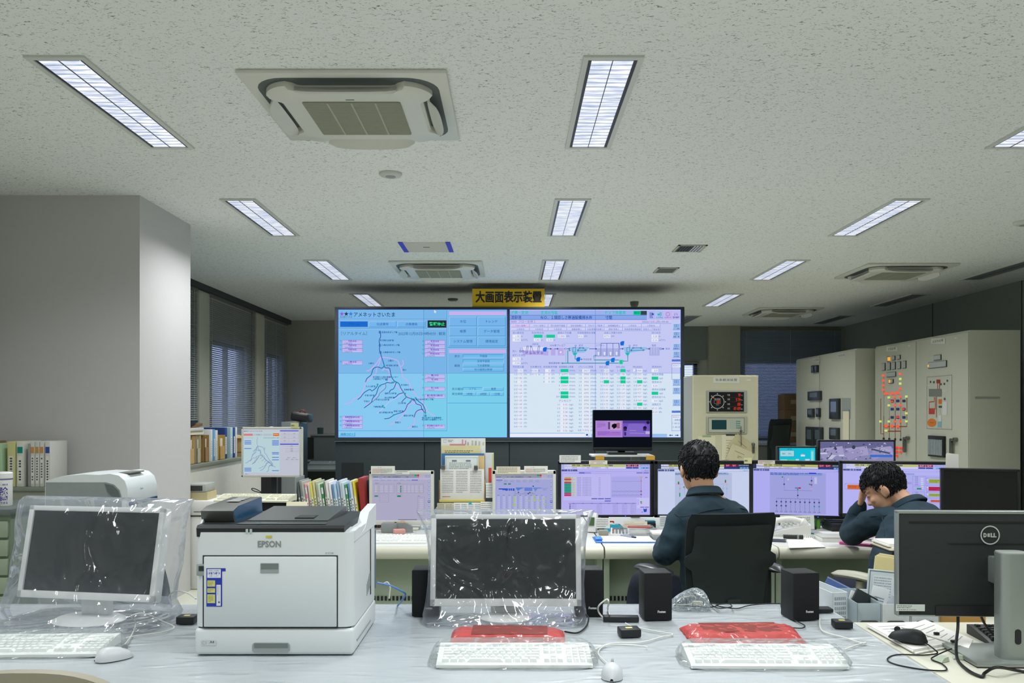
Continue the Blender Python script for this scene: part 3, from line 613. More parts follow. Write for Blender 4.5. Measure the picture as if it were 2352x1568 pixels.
    a = '1173 1172 1183 0 1136 1162 1164 1127 1155 1149 1170 1160 1147 1144 1123 1154'.split(); bb = '3437 3900 3511 2903 5496 5632 6095 6306 4905 3776 3740 3996 4296 5650 4627 4582'.split()
    c1 = '0.23 0.50 0.25 9.11 0.53 0.66 0.93 0.29 0.46 0.73 0.70'.split(); c2 = '1.76 1.96 0.08 0.98 0.45 1.39 0.64 0.57 1.55 1.36 1.71'.split(); c3 = '1444 1335 1561 731 2289 1375 1927 1959 1569 1213 945'.split()
    for k in range(16):
        y = 767+k*40.7; val(134, y, 60, a[k], '㎥/h', False, lab[k]); val(838, y, 82, bb[k], '㎥/h(N)', False, lab[k])
        if k < 11: val(1072, y, 58, c1[k], 'mg/L', k == 3, lab[k]); val(1252, y, 58, c2[k], 'mg/L', k in (0, 2, 3), lab[k]); val(1434, y, 58, c3[k], 'mg/L', k in (3, 9), lab[k])
    val(838, 767+16*40.7, 82, '71976', '㎥/h', False, '合計')
    for k in range(2): val(288, 767+k*40.7, 66, ('10.06', '10.12')[k], 'm', False, str(k+1))
    for k in range(4): val(434, 767+k*40.7, 60, '0', '㎥/h', False, str(k+1))
    for k in range(8): val(602, 767+k*40.7, 86, ('0', '26973', '0', '0', '32064', '33025', '0', '92062')[k], '㎥/h(N)', k in (0, 2, 3, 6, 7), ('1', '2', '3', '4', '5', '6', '7', '合計')[k])
    E.text('アンモニア', 584, 1098, 22, (60, 100, 190))
    for k, s in enumerate('1-1 1-3 2-1 2-3 3-1 3-3 4-1 4-3'.split()): val(602, 1137+k*40.7, 86, ('0.42', '0.25', '0.38', '0.96', '0.60', '0.18', '0.36', '0.56')[k], 'mg/L', False, s)
    for y, s, v, u, g in ((767, '', '6.4', '', 0), (850, '放流水残塩', '0.00', 'mg/L', 1), (933, '放流水UV', '0.33', '', 0), (1014, '放流水全窒素', '13.1', 'mg/L', 1), (1096, '放流水全りん', '0.4', 'mg/L', 0), (1177, '送風圧力', '60.12', 'kPa', 0), (1218, '', '60.23', 'kPa', 0)):
        if s: E.text(s, 1596, y-40, 20, (50, 100, 190))
        val(1592, y, 72, v, u, bool(g))
    for y, s in ((254, 'メイン画面'), (342, '画面一覧'), (472, '帳票表示'), (556, 'SDI切替'), (862, 'トレンド'), (950, 'システム'), (1080, 'リモート')):
        E.btn(1820, y, 1902, y+72, (168, 202, 246), (214, 230, 255), (60, 130, 220), '', BL, 3); E.text(s, 1861, y+57, 13, BL, 'c', maxw=66, bold=.02); E.frame(1838, y+10, 1884, y+40, BL, 3); E.line([(1842, y+25), (1880, y+25)], 3, BL); E.line([(1861, y+12), (1861, y+38)], 3, BL)
    for y in (645, 1204): E.rect(1810, y, 1906, y+22, (40, 90, 200)); E.text('サブウインド', 1858, y+11, 14, (200, 230, 255), 'c'); E.frame(1810, y+48, 1906, y+220, BL, 3); E.rect(1814, y+52, 1906, y+86, WH); E.text('005410', 1858, y+69, 18, TX, 'c')
    E.text('送風圧', 1840, 1306, 17, BL); E.text('1  60.12', 1820, 1342, 17, BL); E.text('2  60.23', 1820, 1382, 17, BL)
    E.line([(52, 1450), (866, 1450)], 4, (90, 150, 220)); E.rect(52, 1456, 866, 1488, WH); E.rect(936, 1456, 1760, 1492, (160, 196, 246)); E.rect(880, 1458, 900, 1476, (20, 50, 120)); E.rect(896, 1470, 914, 1486, (200, 214, 250))
    arrow([(1824, 1472), (1790, 1472)], BL); arrow([(1846, 1472), (1878, 1472)], BL); E.poly([(1394, 742), (1394, 786), (1404, 776), (1418, 764)], (236, 240, 255))
    E.line([(980, 103), (980, 1496)], 3, (60, 120, 210), 40); E.line([(48, 797), (1908, 797)], 3, (90, 150, 230), 40); E.frame(48, 103, 1908, 1496, (50, 90, 220), 3, 41)
flow_screen(E2)
D2.build('plant_flow_screen', t, ((xs[2]+xs[3])/2, -.002, (z0+z1)/2))
# --- sign on top
s0, s1 = W10(1085, 663), W10(1250.5, 701)
t = thing('display_sign', 'yellow sign with bold black Japanese lettering on top of the display wall', 'sign', ((s0.x+s1.x)/2, DY-.01, W10(0, 705).z))
hz = s0.z-s1.z; hx = s1.x-s0.x; zb_ = s1.z-W10(0, 705).z
p = MB(); p.b2(-hx/2, hx/2, 0, .02, 0, zb_+hz, M('sign_yellow', (216, 176, 16), .5, vary=.02)); p.build('sign_board', t)
MB().b2(-hx/2, hx/2, -.006, .03, zb_+hz, zb_+hz+.022, M('sign_cap', (52, 56, 58), .5)).build('top_rail', t)
d = Draw(165.5, 38, hx, hz, lit=False); d.text('大画面表示装置', 83, 20, 22, (36, 40, 44), 'c', bold=.035, width=152); d.build('lettering', t, (0, -.001, zb_+hz/2))
# ---------------------------------------------------------------- operators' console
DZ = 0.72
m_top = M('console_top', (206, 208, 204), .35, vary=.02)
m_nose = M('console_nosing', (196, 196, 180), .4, vary=.02)
m_pan = M('console_panel', (154, 168, 148), .7, vary=.04, bump=.05)
m_blk = M('black_plastic', (24, 27, 29), .45, vary=.1)
m_blk2 = M('black_satin', (34, 38, 40), .55, vary=.1)
m_gry = M('grey_plastic', (132, 138, 138), .5)
m_mon = M('pale_monitor_plastic', (206, 206, 196), .45, vary=.02)
m_white = M('white_plastic', (224, 224, 220), .4, vary=.02)
m_paper = M('paper', (228, 228, 222), .8, vary=.03)
m_paper2 = M('cream_paper', (222, 216, 188), .8, vary=.03)
def console(x0, x1, label):
    t = thing('console_desk', label, 'desk', ((x0+x1)/2, 4.64, 0), 0, 'console desks'); h = (x1-x0)/2-.002
    p = MB(); n = [(0.0+.03-.03*math.cos(a), DZ-.033+.033*math.sin(a)) for a in [math.radians(q) for q in (-90, -60, -30, 0, 30, 60, 90)]]
    p.prism(n+[(.07, DZ), (.07, DZ-.066)], -h, h, m_nose, 'x', True); p.build('front_edge', t)
    MB().b2(-h, h, .07, 1.62, DZ-.035, DZ, m_top).build('worktop', t)
    k = 2 if x1-x0 > 1.2 else 1
    for i in range(k):
        a = -h+2*h*i/k; b = a+2*h/k
        q = MB(); q.b2(a+.004, b-.004, .22, .25, .06, DZ-.07, m_pan, .003); q.b2((a+b)/2-.09, (a+b)/2+.09, .214, .222, DZ-.095, DZ-.085, m_blk); q.build('front_panel', t)
        v = MB()
        for j in range(int((b-a-.1)/.022)): v.b2(a+.05+j*.022, a+.062+j*.022, .214, .2205, .385, .41, m_blk)
        v.build('vent_slots', t)
    q = MB(); q.b2(-h, -h+.03, .07, 1.6, 0, DZ-.035, m_pan); q.build('side_panel', t)
    q = MB(); q.b2(h-.03, h, .07, 1.6, 0, DZ-.035, m_pan); q.build('side_panel', t)
console(-1.0, .504, 'pale console desk holding two white monitors, files and a keyboard')
console(.508, 1.459, 'pale console desk in front of the operator sitting upright')
console(1.463, 3.35, 'pale console desk where the second operator leans his elbow')
t = thing('side_desk', 'pale desk left of the console carrying the cream keyboard and colourful files', 'desk', (-1.44, 5.5, 0))
MB().b2(-.43, .43, -.4, .5, DZ-.03, DZ, m_top, .004).build('desk_top', t)
for sx in (-1, 1):
    for sy in (-.37, .47): MB().b2(sx*.41-.02, sx*.41+.02, sy-.02, sy+.02, 0, DZ-.03, m_gry).build('leg', t)

# ---- monitors
def monitor(name, label, x, y, z0, W, H, rz, bez, body, pic, sw=.05, group=None, base_z=DZ, depth=.05, pw=None, tilt=0.0, basew=.22, led=None, stand_m=None):
    """x,y centre of the picture plane, z0 bottom of the casing; pic(parent, w, h) builds the lit picture or None"""
    t = thing(name, label, 'monitor', (x, y, base_z), rz, group)
    zb = z0-base_z; l, r, tp, bt = bez
    f = MB(); f.b2(-W/2, W/2, .006, depth, zb, zb+H, body, .006); f.build('casing', t)
    f = MB(); f.b2(-W/2, W/2, -.004, .008, zb, zb+bt, body, .003); f.b2(-W/2, W/2, -.004, .008, zb+H-tp, zb+H, body, .003); f.b2(-W/2, -W/2+l, -.004, .008, zb, zb+H, body, .003); f.b2(W/2-r, W/2, -.004, .008, zb, zb+H, body, .003)
    f.build('bezel', t)
    w, h = W-l-r, H-tp-bt
    o = pic(t, w, h) if pic else None
    if o is None:
        MB().b2(-w/2, w/2, -.0005, .006, -h/2, h/2, M('dark_screen', (16, 18, 20), .25)).build('screen', t, ((l-r)/2, 0, zb+bt+h/2))
    else: o.location = ((l-r)/2, .0045, zb+bt+h/2)
    s = MB(); s.b2(-sw/2, sw/2, depth, depth+.04, .012, zb+H*.45, stand_m or body, .004); s.build('stand', t)
    MB().box((0, depth+.01, .008), (basew, .18, .016), stand_m or body, .006).build('base', t)
    if led: MB().b2(.2*W, .2*W+.006, -.0055, -.003, zb+bt*.4, zb+bt*.4+.004, emat('led_blue', (60, 120, 255), 2)).build('power_light', t)
    return t
LIL, LIL2, INK, HB = (190, 184, 250), (178, 176, 240), (84, 84, 150), (72, 92, 190)
def header(d, W, bg2, dark=False):
    """alarm bars along the top of each operator screen; drawn in 925 x 530 units"""
    k = W/925.0
    d.rect(0, 0, W, 530, bg2, .5)
    d.rect(0, 0, W, 50, (52, 60, 90) if dark else (178, 184, 240)); d.rect(34*k, 2, 108*k, 22, (208, 212, 240)); d.text('⚠', 52*k, 13, 15, (150, 150, 60), 'c')
    d.rect(108*k, 4, 672*k, 24, (198, 200, 96)); d.rect(34*k, 27, 672*k, 46, (214, 216, 246))
    for x, s in ((114, '滅菌・放流'), (222, '放流水残塩'), (458, 'ＰＶ下限異常')): d.text(s, x*k, 14, 14, (60, 62, 70), bold=.03, maxw=80*k)
    for x, s in ((114, '沈砂池'), (222, 'Ｎｏ．１細目しさ移送設備排水弁'), (458, '寸間')): d.text(s, x*k, 37, 13, (70, 70, 140), maxw=190*k)
    for q in (0, 1):
        d.rect((678+66*q)*k, 4, (740+66*q)*k, 24, (150, 26, 60)); d.text('警報', (709+66*q)*k, 14, 15, (240, 140, 160), 'c', bold=.02); d.rect((678+66*q)*k, 30, (740+66*q)*k, 44, (52, 62, 150))
    d.text('2022/12/05 09:45', 820*k, 12, 12, (90, 104, 190) if not dark else (210, 216, 240), maxw=100*k); d.rect(832*k, 30, 920*k, 48, (118, 170, 226)); d.text('◆', 862*k, 39, 12, (60, 90, 160), 'c'); d.text('◆', 894*k, 39, 12, (60, 90, 160), 'c')
    for x, w_ in ((4, 62), (72, 22), (100, 18), (122, 46)): d.rect(x*k, 55, (x+w_)*k, 72, (66, 82, 140)); d.text('▪▪', (x+w_/2)*k, 63, 8, (190, 200, 240), 'c')
    d.line([(0, 76), (W, 76)], 2, (150, 150, 220)); d.text('１．４ 運転 状況', 836*k, 68, 12, (84, 92, 190), maxw=80*k)
def pic_alarm(p, w, h):
    d = Draw(925, 530, w, h, strength=.9, step=.00012); header(d, 925, LIL)
    d.rect(186, 84, 246, 96, (96, 92, 210)); d.rect(250, 84, 310, 96, (150, 150, 230)); d.rect(786, 84, 848, 96, (120, 124, 200)); d.rect(856, 84, 914, 96, (120, 124, 200))
    d.rect(16, 98, 520, 388, (196, 192, 250)); d.frame(16, 98, 520, 388, (150, 148, 220), 2)
    cs = [(196, 198, 84), (214, 50, 110), (196, 198, 84), (214, 50, 110)]+[(20, 164, 130)]*6+[(214, 50, 110)]*2
    for k, c in enumerate(cs):
        y = 134+k*16.8; d.rect(32, y, 106, y+15.5, c); d.rect(108, y+1, 156, y+15, (206, 210, 200)); d.text('△△△' if k not in (0, 2) else '△', 112, y+8, 9, (80, 80, 80)); d.text('2022-12-0', 69, y+8, 8, (40, 60, 70), 'c')
        for x, s in ((164, '滅菌設備'), (222, '電気設備異常 復帰'), (390, 'OFF')): d.text(s, x, y+8, 9, (124, 122, 180))
    for x, y in ((316, 356), (384, 356), (454, 356), (454, 380)): d.rect(x, y, x+62, y+11, (96, 100, 190))
    d.rect(526, 130, 830, 350, LIL2)
    for y, a in ((178, 1), (280, 2), (290, 2), (320, 2), (332, 3)): d.line([(526+i*12, y+a*math.sin(i*1.7+y)*1.2) for i in range(26)], 2, (120, 112, 190))
    d.line([(835, 134), (835, 388)], 3, (110, 60, 120)); d.rect(812, 128, 852, 134, (196, 180, 60))
    for y, c in ((176, (210, 130, 60)), (282, (150, 50, 110)), (318, (150, 50, 110))): d.rect(826, y-5, 842, y+5, c)
    d.rect(876, 134, 886, 144, (214, 60, 110)); d.rect(888, 134, 898, 144, (90, 100, 200))
    for k in range(6): d.rect(864, 152+k*38, 868, 154+k*38, INK)
    d.rect(788, 352, 916, 462, (204, 202, 250)); d.rect(790, 364, 814, 428, LIL); d.rect(824, 388, 840, 402, (20, 160, 120)); d.disc(848, 394, 6, (190, 210, 60)); d.disc(836, 410, 7, (190, 90, 180))
    for x in (824, 872): d.rect(x, 446, x+42, 455, (110, 100, 210))
    d.rect(78, 406, 784, 416, (150, 148, 214))
    for x in (120, 214, 310, 400, 486, 574, 660, 740): d.text('項目', x, 411, 9, (70, 70, 140))
    for k in range(6):
        y = 418+k*17; d.line([(78, y+17), (784, y+17)], 1.2, (160, 158, 224)); d.rect(86, y+2, 98, y+14, ((190, 60, 120), (60, 80, 190), (60, 80, 190), (90, 90, 150), (150, 80, 160), (60, 70, 160))[k])
        for x in (106, 372, 540, 636, 724): d.text('設備名称 値', x, y+9, 8, (128, 126, 190))
    for x in (370, 538, 632, 722): d.line([(x, 418), (x, 520)], 1.2, (160, 158, 224))
    d.poly([(856, 466), (868, 466), (872, 474), (884, 464), (894, 466), (890, 500), (862, 502)], (44, 80, 190)); d.rect(838, 498, 852, 504, (80, 90, 180))
    return d.build('screen', p)
def pic_mimic(p, w, h):
    d = Draw(955, 525, w, h, strength=.9, step=.00012); header(d, 955, (206, 216, 246), True)
    d.rect(180, 90, 775, 520, (186, 198, 230)); d.rect(182, 88, 740, 112, (150, 176, 214)); label_bars(d, 184, 88, 730, 112, (70, 110, 180), 2, 3, .98)
    L = (150, 164, 190)
    d.line([(190, 206), (250, 206), (740, 206)], 2, L)
    for x, y in ((218, 190), (300, 174), (708, 172)): d.rect(x-8, y-8, x+8, y+8, (20, 160, 90)); d.rect(x-8, y+8, x+8, y+20, (200, 40, 70))
    for x in (232, 282, 320, 382, 520, 600, 684, 722): d.line([(x, 206), (x, 330)], 2, L); d.text('▽', x, 258, 16, (200, 40, 80) if x < 400 else (120, 140, 200), 'c')
    for x in (274, 312, 374): d.rect(x-7, 232, x+7, 246, (20, 160, 90))
    for x in (352, 392): d.rect(x-7, 312, x+7, 326, (20, 160, 90)); d.text('▼', x+4, 336, 16, (200, 40, 70), 'c')
    d.rect(224, 300, 236, 340, (20, 160, 90)); d.line([(300, 340), (700, 340)], 2, L)
    for k in range(9): d.line([(330+k*44, 340), (330+k*44, 440)], 2, L); d.rect(324+k*44, 392, 336+k*44, 404, (90, 120, 190))
    return d.build('screen', p)
def pic_tree(p, w, h):
    d = Draw(708, 430, w, h, strength=.9, step=.00012); d.sy = h/430*430/530; header(d, 708, (182, 180, 250), True); d.sy = h/430
    d.rect(0, 70, 708, 430, (182, 180, 250), 1.0); d.rect(134, 72, 576, 420, (166, 168, 230)); d.rect(136, 72, 548, 94, (132, 156, 214)); label_bars(d, 138, 72, 546, 94, (70, 90, 190), 2, 5, .98); d.rect(444, 70, 500, 80, (40, 50, 230))
    L = (76, 84, 130)
    d.line([(248, 112), (248, 224), (464, 224), (464, 100)], 2, L); d.line([(356, 224), (356, 294)], 2, L); d.line([(188, 318), (188, 294), (522, 294), (522, 318)], 2, L)
    for x, y in ((248, 172), (356, 265), (464, 138)): d.rect(x-6, y-6, x+6, y+6, (60, 70, 120))
    for x, y in ((235, 110), (450, 168), (356, 215)): d.rect(x-6, y-5, x+5, y+5, (20, 140, 80))
    d.rect(334, 196, 380, 208, (120, 124, 180)); d.rect(362, 196, 380, 208, (190, 40, 60)); d.rect(456, 168, 470, 178, (150, 60, 110)); d.disc(464, 206, 7, (200, 170, 200)); d.disc(280, 130, 7, (190, 214, 190)); d.rect(486, 108, 506, 164, (196, 198, 240))
    for k in range(10):
        x = 188+k*37.2; d.line([(x, 294), (x, 400)], 1.6, L); d.rect(x-6, 316, x+6, 328, (60, 70, 120))
        if k < 3 or k > 7: d.rect(x-6, 350, x+6, 362, (60, 70, 120) if k < 3 else (40, 150, 170))
        d.text('設備', x, 406, 9, L, 'c')
    return d.build('screen', p)
def pic_blocks(p, w, h):
    d = Draw(820, 430, w, h, strength=.9, step=.00012); d.sy = h/530; header(d, 820, (188, 186, 252)); d.sy = h/430
    d.rect(0, 64, 820, 430, (188, 186, 252), 1.0); d.rect(156, 76, 570, 90, (150, 168, 224)); label_bars(d, 158, 78, 566, 88, (90, 100, 190), 1, 8, .98); d.rect(152, 92, 820, 420, (180, 180, 246), 1.05)
    d.frame(18, 170, 160, 222, (140, 140, 200), 2); d.rect(38, 182, 150, 220, (220, 110, 60)); d.text('高圧設備一覧', 94, 200, 12, (140, 60, 60), 'c'); d.text('▪', 24, 176, 12, INK)
    d.frame(556, 98, 660, 178, (140, 140, 200), 2)
    for k in range(6): d.text('状態', 574, 108+k*16 if k < 5 else 240, 10, (110, 110, 180)); d.rect(618, 116+k*16, 640, 126+k*16, (210, 212, 250))
    d.rect(588, 200, 626, 212, (30, 150, 80)); d.frame(556, 186, 624, 216, (140, 140, 200), 2); d.frame(556, 232, 650, 268, (140, 140, 200), 2)
    for y, y1, c, x0, x1 in ((124, 156, (166, 186, 64), 682, 776), (188, 222, (200, 46, 90), 680, 812), (246, 270, (166, 186, 64), 682, 786), (300, 318, (224, 96, 50), 696, 776)):
        d.frame(664, y-14, x1+4, y1+6, (140, 140, 200), 2); d.rect(x0, y, x1, y1, c); label_bars(d, x0+6, y+4, x1-6, y1-4, tuple(int(v*.65) for v in c), 2, y, .9); d.rect(666, y, 676, y+12, (214, 216, 250)); d.text('▪', 668, y-8, 9, INK)
    d.text('注意喚起', 470, 160, 16, (120, 120, 200))
    return d.build('screen', p)
def pic_white(which):
    def g(p, w, h):
        d = Draw(655, 525, w, h, strength=.82, step=.00012)
        bg = (188, 184, 214) if which == 0 else (176, 180, 234)
        d.rect(0, 0, 655, 525, bg, .5); d.rect(0, 0, 525, 18, (150, 158, 176)); d.rect(0, 18, 525, 42, (160, 162, 190)); d.text('沈砂池', 10, 31, 14, (40, 44, 60)); d.text('ＮＯ．１細目しさ移送設備排水弁', 130, 31, 14, (40, 44, 70), maxw=190); d.text('寸間', 370, 31, 14, (40, 44, 60))
        for x in (20, 130, 380): d.text('放流水残塩', x, 9, 12, (170, 186, 120), maxw=70)
        d.rect(475, 5, 500, 22, (20, 170, 100)); d.rect(502, 5, 527, 22, (216, 60, 40))
        for k in range(4): d.btn(530+k*31, 3, 558+k*31, 40, (206, 196, 208) if k < 2 else (180, 184, 222), (226, 224, 240), (120, 120, 170)); d.ring(544+k*31, 18, 8, 2, (110, 110, 170))
        d.rect(0, 43, 655, 58, (200, 198, 226)); d.text('フロー', 80, 50, 9, INK)
        for k in range(7):
            d.btn(10+k*72, 60, 78+k*72, 72, (104, 70, 220) if k == (6 if which == 0 else 0) else (184, 190, 226), (214, 214, 236), (120, 130, 190)); d.rect(20+k*72, 64, 68+k*72, 68, (120, 150, 190))
            if which: d.btn(10+k*72, 76, 78+k*72, 88, (184, 190, 226), (214, 214, 236), (120, 130, 190)); d.rect(20+k*72, 80, 68+k*72, 84, (120, 150, 190))
        for k in range(10): d.rect(624, 66+k*46, 650, 92+k*46, (150, 168, 214) if k != 5 else (50, 100, 190)); d.rect(628, 72+k*46, 646, 82+k*46, (208, 214, 240))
        L = (140, 136, 180); GR = (10, 140, 80)
        if which == 0:
            for x0, y0, x1, y1 in ((18, 110, 250, 212), (272, 110, 575, 212), (18, 222, 72, 258), (80, 222, 184, 318), (272, 222, 334, 258), (506, 256, 588, 470)):
                d.frame(x0, y0, x1, y1, L, 2); n = max(1, int((y1-y0)/21))
                for i in range(1, n): d.line([(x0, y0+i*(y1-y0)/n), (x1, y0+i*(y1-y0)/n)], 1, L)
            for x in (52, 74, 128, 188, 346, 390, 432, 474, 530): d.line([(x, 110), (x, 212)], 1.4, L)
            for i in range(4):
                for x in (24, 90, 140, 196, 286, 350, 394, 436, 480, 534): d.rect(x, 132+i*20, x+30, 142+i*20, (202, 198, 222))
                d.rect(56, 130+i*20, 70, 144+i*20, (186, 190, 160)); d.rect(312, 132+i*20, 326, 146+i*20, GR)
            d.rect(24, 240, 64, 254, GR); d.rect(280, 240, 320, 256, GR); d.rect(530, 200, 548, 208, (180, 200, 60)); d.text('風量設定', 30, 102, 9, INK); d.text('汚泥管理', 276, 102, 9, INK); d.text('時刻', 510, 248, 9, INK)
            for i in range(9): d.rect(530, 284+i*21, 570, 296+i*21, (202, 198, 222))
            d.rect(290, 512, 500, 520, (110, 120, 140))
        else:
            for x in (96, 144): d.rect(x, 104, x+32, 116, GR)
            B = (50, 90, 210)
            for x, w_, h2 in ((36, 60, 14), (78, 40, 20), (112, 30, 26), (150, 16, 26), (172, 16, 26), (196, 20, 28)): d.rect(x, 160, x+w_, 160+h2, B)
            d.line([(36, 172), (600, 158)], 2, (80, 110, 210)); d.poly([(230, 150), (330, 150), (290, 166), (262, 186), (250, 186)], (90, 140, 220)); d.rect(330, 150, 420, 190, (110, 140, 226)); d.poly([(430, 150), (545, 150), (480, 164), (462, 190), (450, 190)], (110, 150, 226)); d.rect(540, 154, 580, 184, (160, 170, 230))
            d.line([(222, 222), (222, 170)], 2, (70, 80, 110)); d.line([(222, 222), (450, 222), (450, 190)], 2, (70, 80, 110)); d.line([(320, 208), (430, 208)], 2, (70, 80, 110))
            for x, y in ((262, 206), (392, 208), (374, 220), (430, 136)): d.disc(x, y, 8, (40, 60, 120), None, 10)
            d.disc(424, 212, 7, (190, 160, 90), None, 8)
            for k in range(9): d.text('水量', 20+k*62, 240, 9, INK, 'l')
            for x in range(9):
                for i in range(13): d.rect(20+x*64, 252+i*20.4, 52+x*64, 264+i*20.4, (198, 202, 242)); d.rect(54+x*64, 256+i*20.4, 68+x*64, 260+i*20.4, (120, 130, 190))
            YG = (176, 220, 40)
            for x, y in ((200, 248), (200, 278), (200, 298), (200, 340), (200, 352), (428, 248), (428, 278), (428, 292), (360, 292), (490, 292), (490, 382), (548, 276), (548, 336), (428, 414)): d.rect(x, y, x+28, y+10, YG)
        return d.build('screen', p)
    return g
def mon_px(name, label, x0, x1, y0, y1, d, rz, bez, body, pic, **kw):
    k = d/F; W = (x1-x0)*k/max(.3, math.cos(rz)); H = (y1-y0)*k
    return monitor(name, label, ((x0+x1)/2-CX)*k, d, CAMZ-(y1-HY)*k, W, H, rz, tuple(q*k for q in bez), body, pic, **kw)
mon_px('monitor', 'white square monitor with grey-lilac tables, left of the paper stand', 848, 996, 1081, 1205, 5.35, 0, (7, 7, 8, 10), m_mon, pic_white(0))
mon_px('monitor', 'white square monitor showing a blue flow diagram, right of the paper stand', 1131, 1277, 1080, 1205, 5.35, 0, (7, 7, 9, 10), m_mon, pic_white(1))
mon_px('monitor', 'black wide monitor with a red and green alarm list on lilac', 1282, 1501, 1058, 1187, 5.38, 0, (7, 8, 8, 5), m_blk, pic_alarm, led=1)
mon_px('monitor', 'black wide monitor with pale blue mimic directly before the upright operator', 1503, 1730, 1058, 1188, 5.34, 0, (8, 9, 8, 7), m_blk, pic_mimic)
mon_px('monitor', 'black wide monitor with a branching tree diagram between the two operators', 1729, 1936, 1058, 1189, 5.42, math.radians(-14), (8, 9, 8, 7), m_blk, pic_tree, led=1)
mon_px('monitor', 'black wide monitor with yellow, red and orange blocks behind the bowed operator', 1938, 2172, 1059, 1189, 5.15, math.radians(-12), (7, 9, 7, 8), m_blk, pic_blocks)
mon_px('monitor', 'switched-off black monitor at the far right end of the console', 2174, 2328, 1076, 1225, 4.86, math.radians(-18), (6, 6, 6, 8), m_blk, None)
def pic_tv(p, w, h):
    d = Draw(640, 390, w, h, strength=.75, step=.00012); d.rect(0, 0, 640, 390, (14, 20, 30), .5)
    d.rect(22, 108, 322, 284, (196, 150, 240)); d.rect(324, 106, 622, 280, (128, 96, 214)); d.text('ＷＥＢカメラ', 40, 122, 10, (90, 50, 160), maxw=120)
    label_bars(d, 40, 134, 150, 180, (140, 90, 200), 5, 2); d.rect(156, 118, 304, 206, (214, 180, 226)); d.rect(160, 122, 184, 200, (110, 80, 150)); d.poly([(204, 150), (230, 138), (258, 142), (262, 170), (240, 188), (220, 196), (214, 180), (200, 176)], (20, 16, 26)); d.rect(256, 130, 290, 190, (180, 110, 160)); d.rect(44, 224, 300, 268, (180, 130, 232)); d.line([(204+i*9, 230+(i % 3)*4) for i in range(10)], 2, (90, 60, 150))
    label_bars(d, 44, 218, 200, 262, (150, 104, 216), 3, 4)
    d.poly([(390, 140), (560, 140), (622, 280), (330, 280)], (146, 118, 226)); d.rect(324, 106, 622, 136, (96, 70, 170)); d.line([(400, 212), (470, 214)], 3, (206, 196, 246)); d.line([(400, 240), (560, 244)], 3, (206, 196, 246))
    for x, y in ((350, 186), (566, 184)): d.disc(x, y, 20, (40, 26, 70)); d.rect(x-18, y+8, x+16, y+30, (60, 44, 100))
    d.disc(600, 128, 18, (36, 30, 70)); d.rect(574, 220, 620, 250, (206, 196, 246)); d.rect(340, 230, 360, 266, (70, 50, 120))
    return d.build('screen', p)
t = thing('monitor_rack', 'pale wire shelf on grey posts carrying the small black television', 'rack', (.767, 5.98, DZ))
r = MB(); zz = 1.165-DZ
r.b2(-.215, .215, -.11, .11, zz-.012, zz, M('rack_shelf', (206, 208, 206), .5), .003); r.build('shelf', t)
for x in (-.155, .10):
    MB().b2(x-.03, x+.03, -.02, .02, 0, zz-.012, M('rack_post', (118, 122, 116), .6)).build('post', t)
for x in (-.16, .19): MB().b2(x-.03, x+.03, -.116, -.108, zz-.032, zz-.004, M('yellow_tape', (222, 170, 60), .6)).build('tape', t)
mon_px('television', 'small black television with a violet split picture in front of the big display', 1362, 1498, 941, 1035, 5.95, 0, (1.2, 1.2, 1.2, 8), m_blk, pic_tv, base_z=1.165, basew=.2)
def pic_teal(p, w, h):
    d = Draw(310, 200, w, h, strength=.9, step=.00012); d.rect(0, 0, 310, 200, (20, 196, 224), .5); d.rect(8, 20, 130, 72, (40, 60, 90)); d.rect(10, 22, 128, 70, (170, 220, 232)); d.text('運転', 40, 48, 12, (60, 110, 150), 'c'); d.text('停止', 92, 48, 12, (60, 110, 150), 'c'); d.text('操作盤', 90, 10, 10, (10, 90, 130), 'c')
    d.rect(186, 56, 222, 70, (226, 232, 240)); d.rect(190, 50, 212, 56, (226, 150, 160)); d.rect(270, 18, 300, 130, (80, 214, 226)); d.rect(276, 30, 294, 120, (150, 226, 232)); d.rect(12, 96, 70, 116, (180, 240, 235)); d.rect(76, 96, 136, 116, (60, 230, 150)); d.rect(142, 92, 170, 110, (200, 226, 240)); d.rect(224, 92, 262, 110, (216, 220, 240))
    return d.build('screen', p)
mon_px('touch_panel', 'small teal touch panel screen behind the tree diagram monitor', 1786, 1876, 1025, 1090, 5.95, 0, (4, 3, 3.5, 6), m_blk2, pic_teal)
def pic_cctv(p, w, h):
    d = Draw(625, 330, w, h, strength=.8, step=.00012); r = random.Random(5); d.rect(0, 0, 625, 330, (150, 148, 196), .5)
    for x0 in (0, 208, 416):
        d.rect(x0, 0, x0+207, 60, (112, 112, 158)); d.poly([(x0+20, 60), (x0+190, 40), (x0+207, 120), (x0+60, 140)], (178, 170, 216)); d.poly([(x0, 110), (x0+120, 60), (x0+160, 110), (x0+40, 170)], (166, 160, 208))
        for k in range(46):
            x, y, s = x0+r.uniform(6, 195), r.uniform(6, 320), r.uniform(3, 11); c = r.choice(((70, 84, 110), (84, 100, 120), (206, 204, 236), (214, 214, 244), (100, 110, 140), (60, 72, 96))); d.poly([(x-s, y+s*.5), (x-s*.4, y-s*.7), (x+s*.7, y-s*.5), (x+s*.9, y+s*.4)], c)
    d.rect(425, 118, 618, 140, (70, 120, 220)); d.rect(0, 100, 60, 112, (220, 222, 246)); d.poly([(90, 118), (140, 122), (100, 160), (60, 158)], (210, 210, 240)); d.line([(100, 110), (60, 160)], 8, (90, 100, 120)); d.rect(160, 118, 206, 132, (216, 218, 244)); d.disc(286, 50, 16, (56, 74, 92)); d.disc(134, 66, 9, (50, 62, 80)); d.poly([(440, 60), (600, 100), (590, 112), (430, 74)], (80, 90, 120))
    for k in range(12): d.rect(480+k*10, 46+k*3, 486+k*10, 50+k*3, (220, 222, 248))
    return d.build('screen', p)
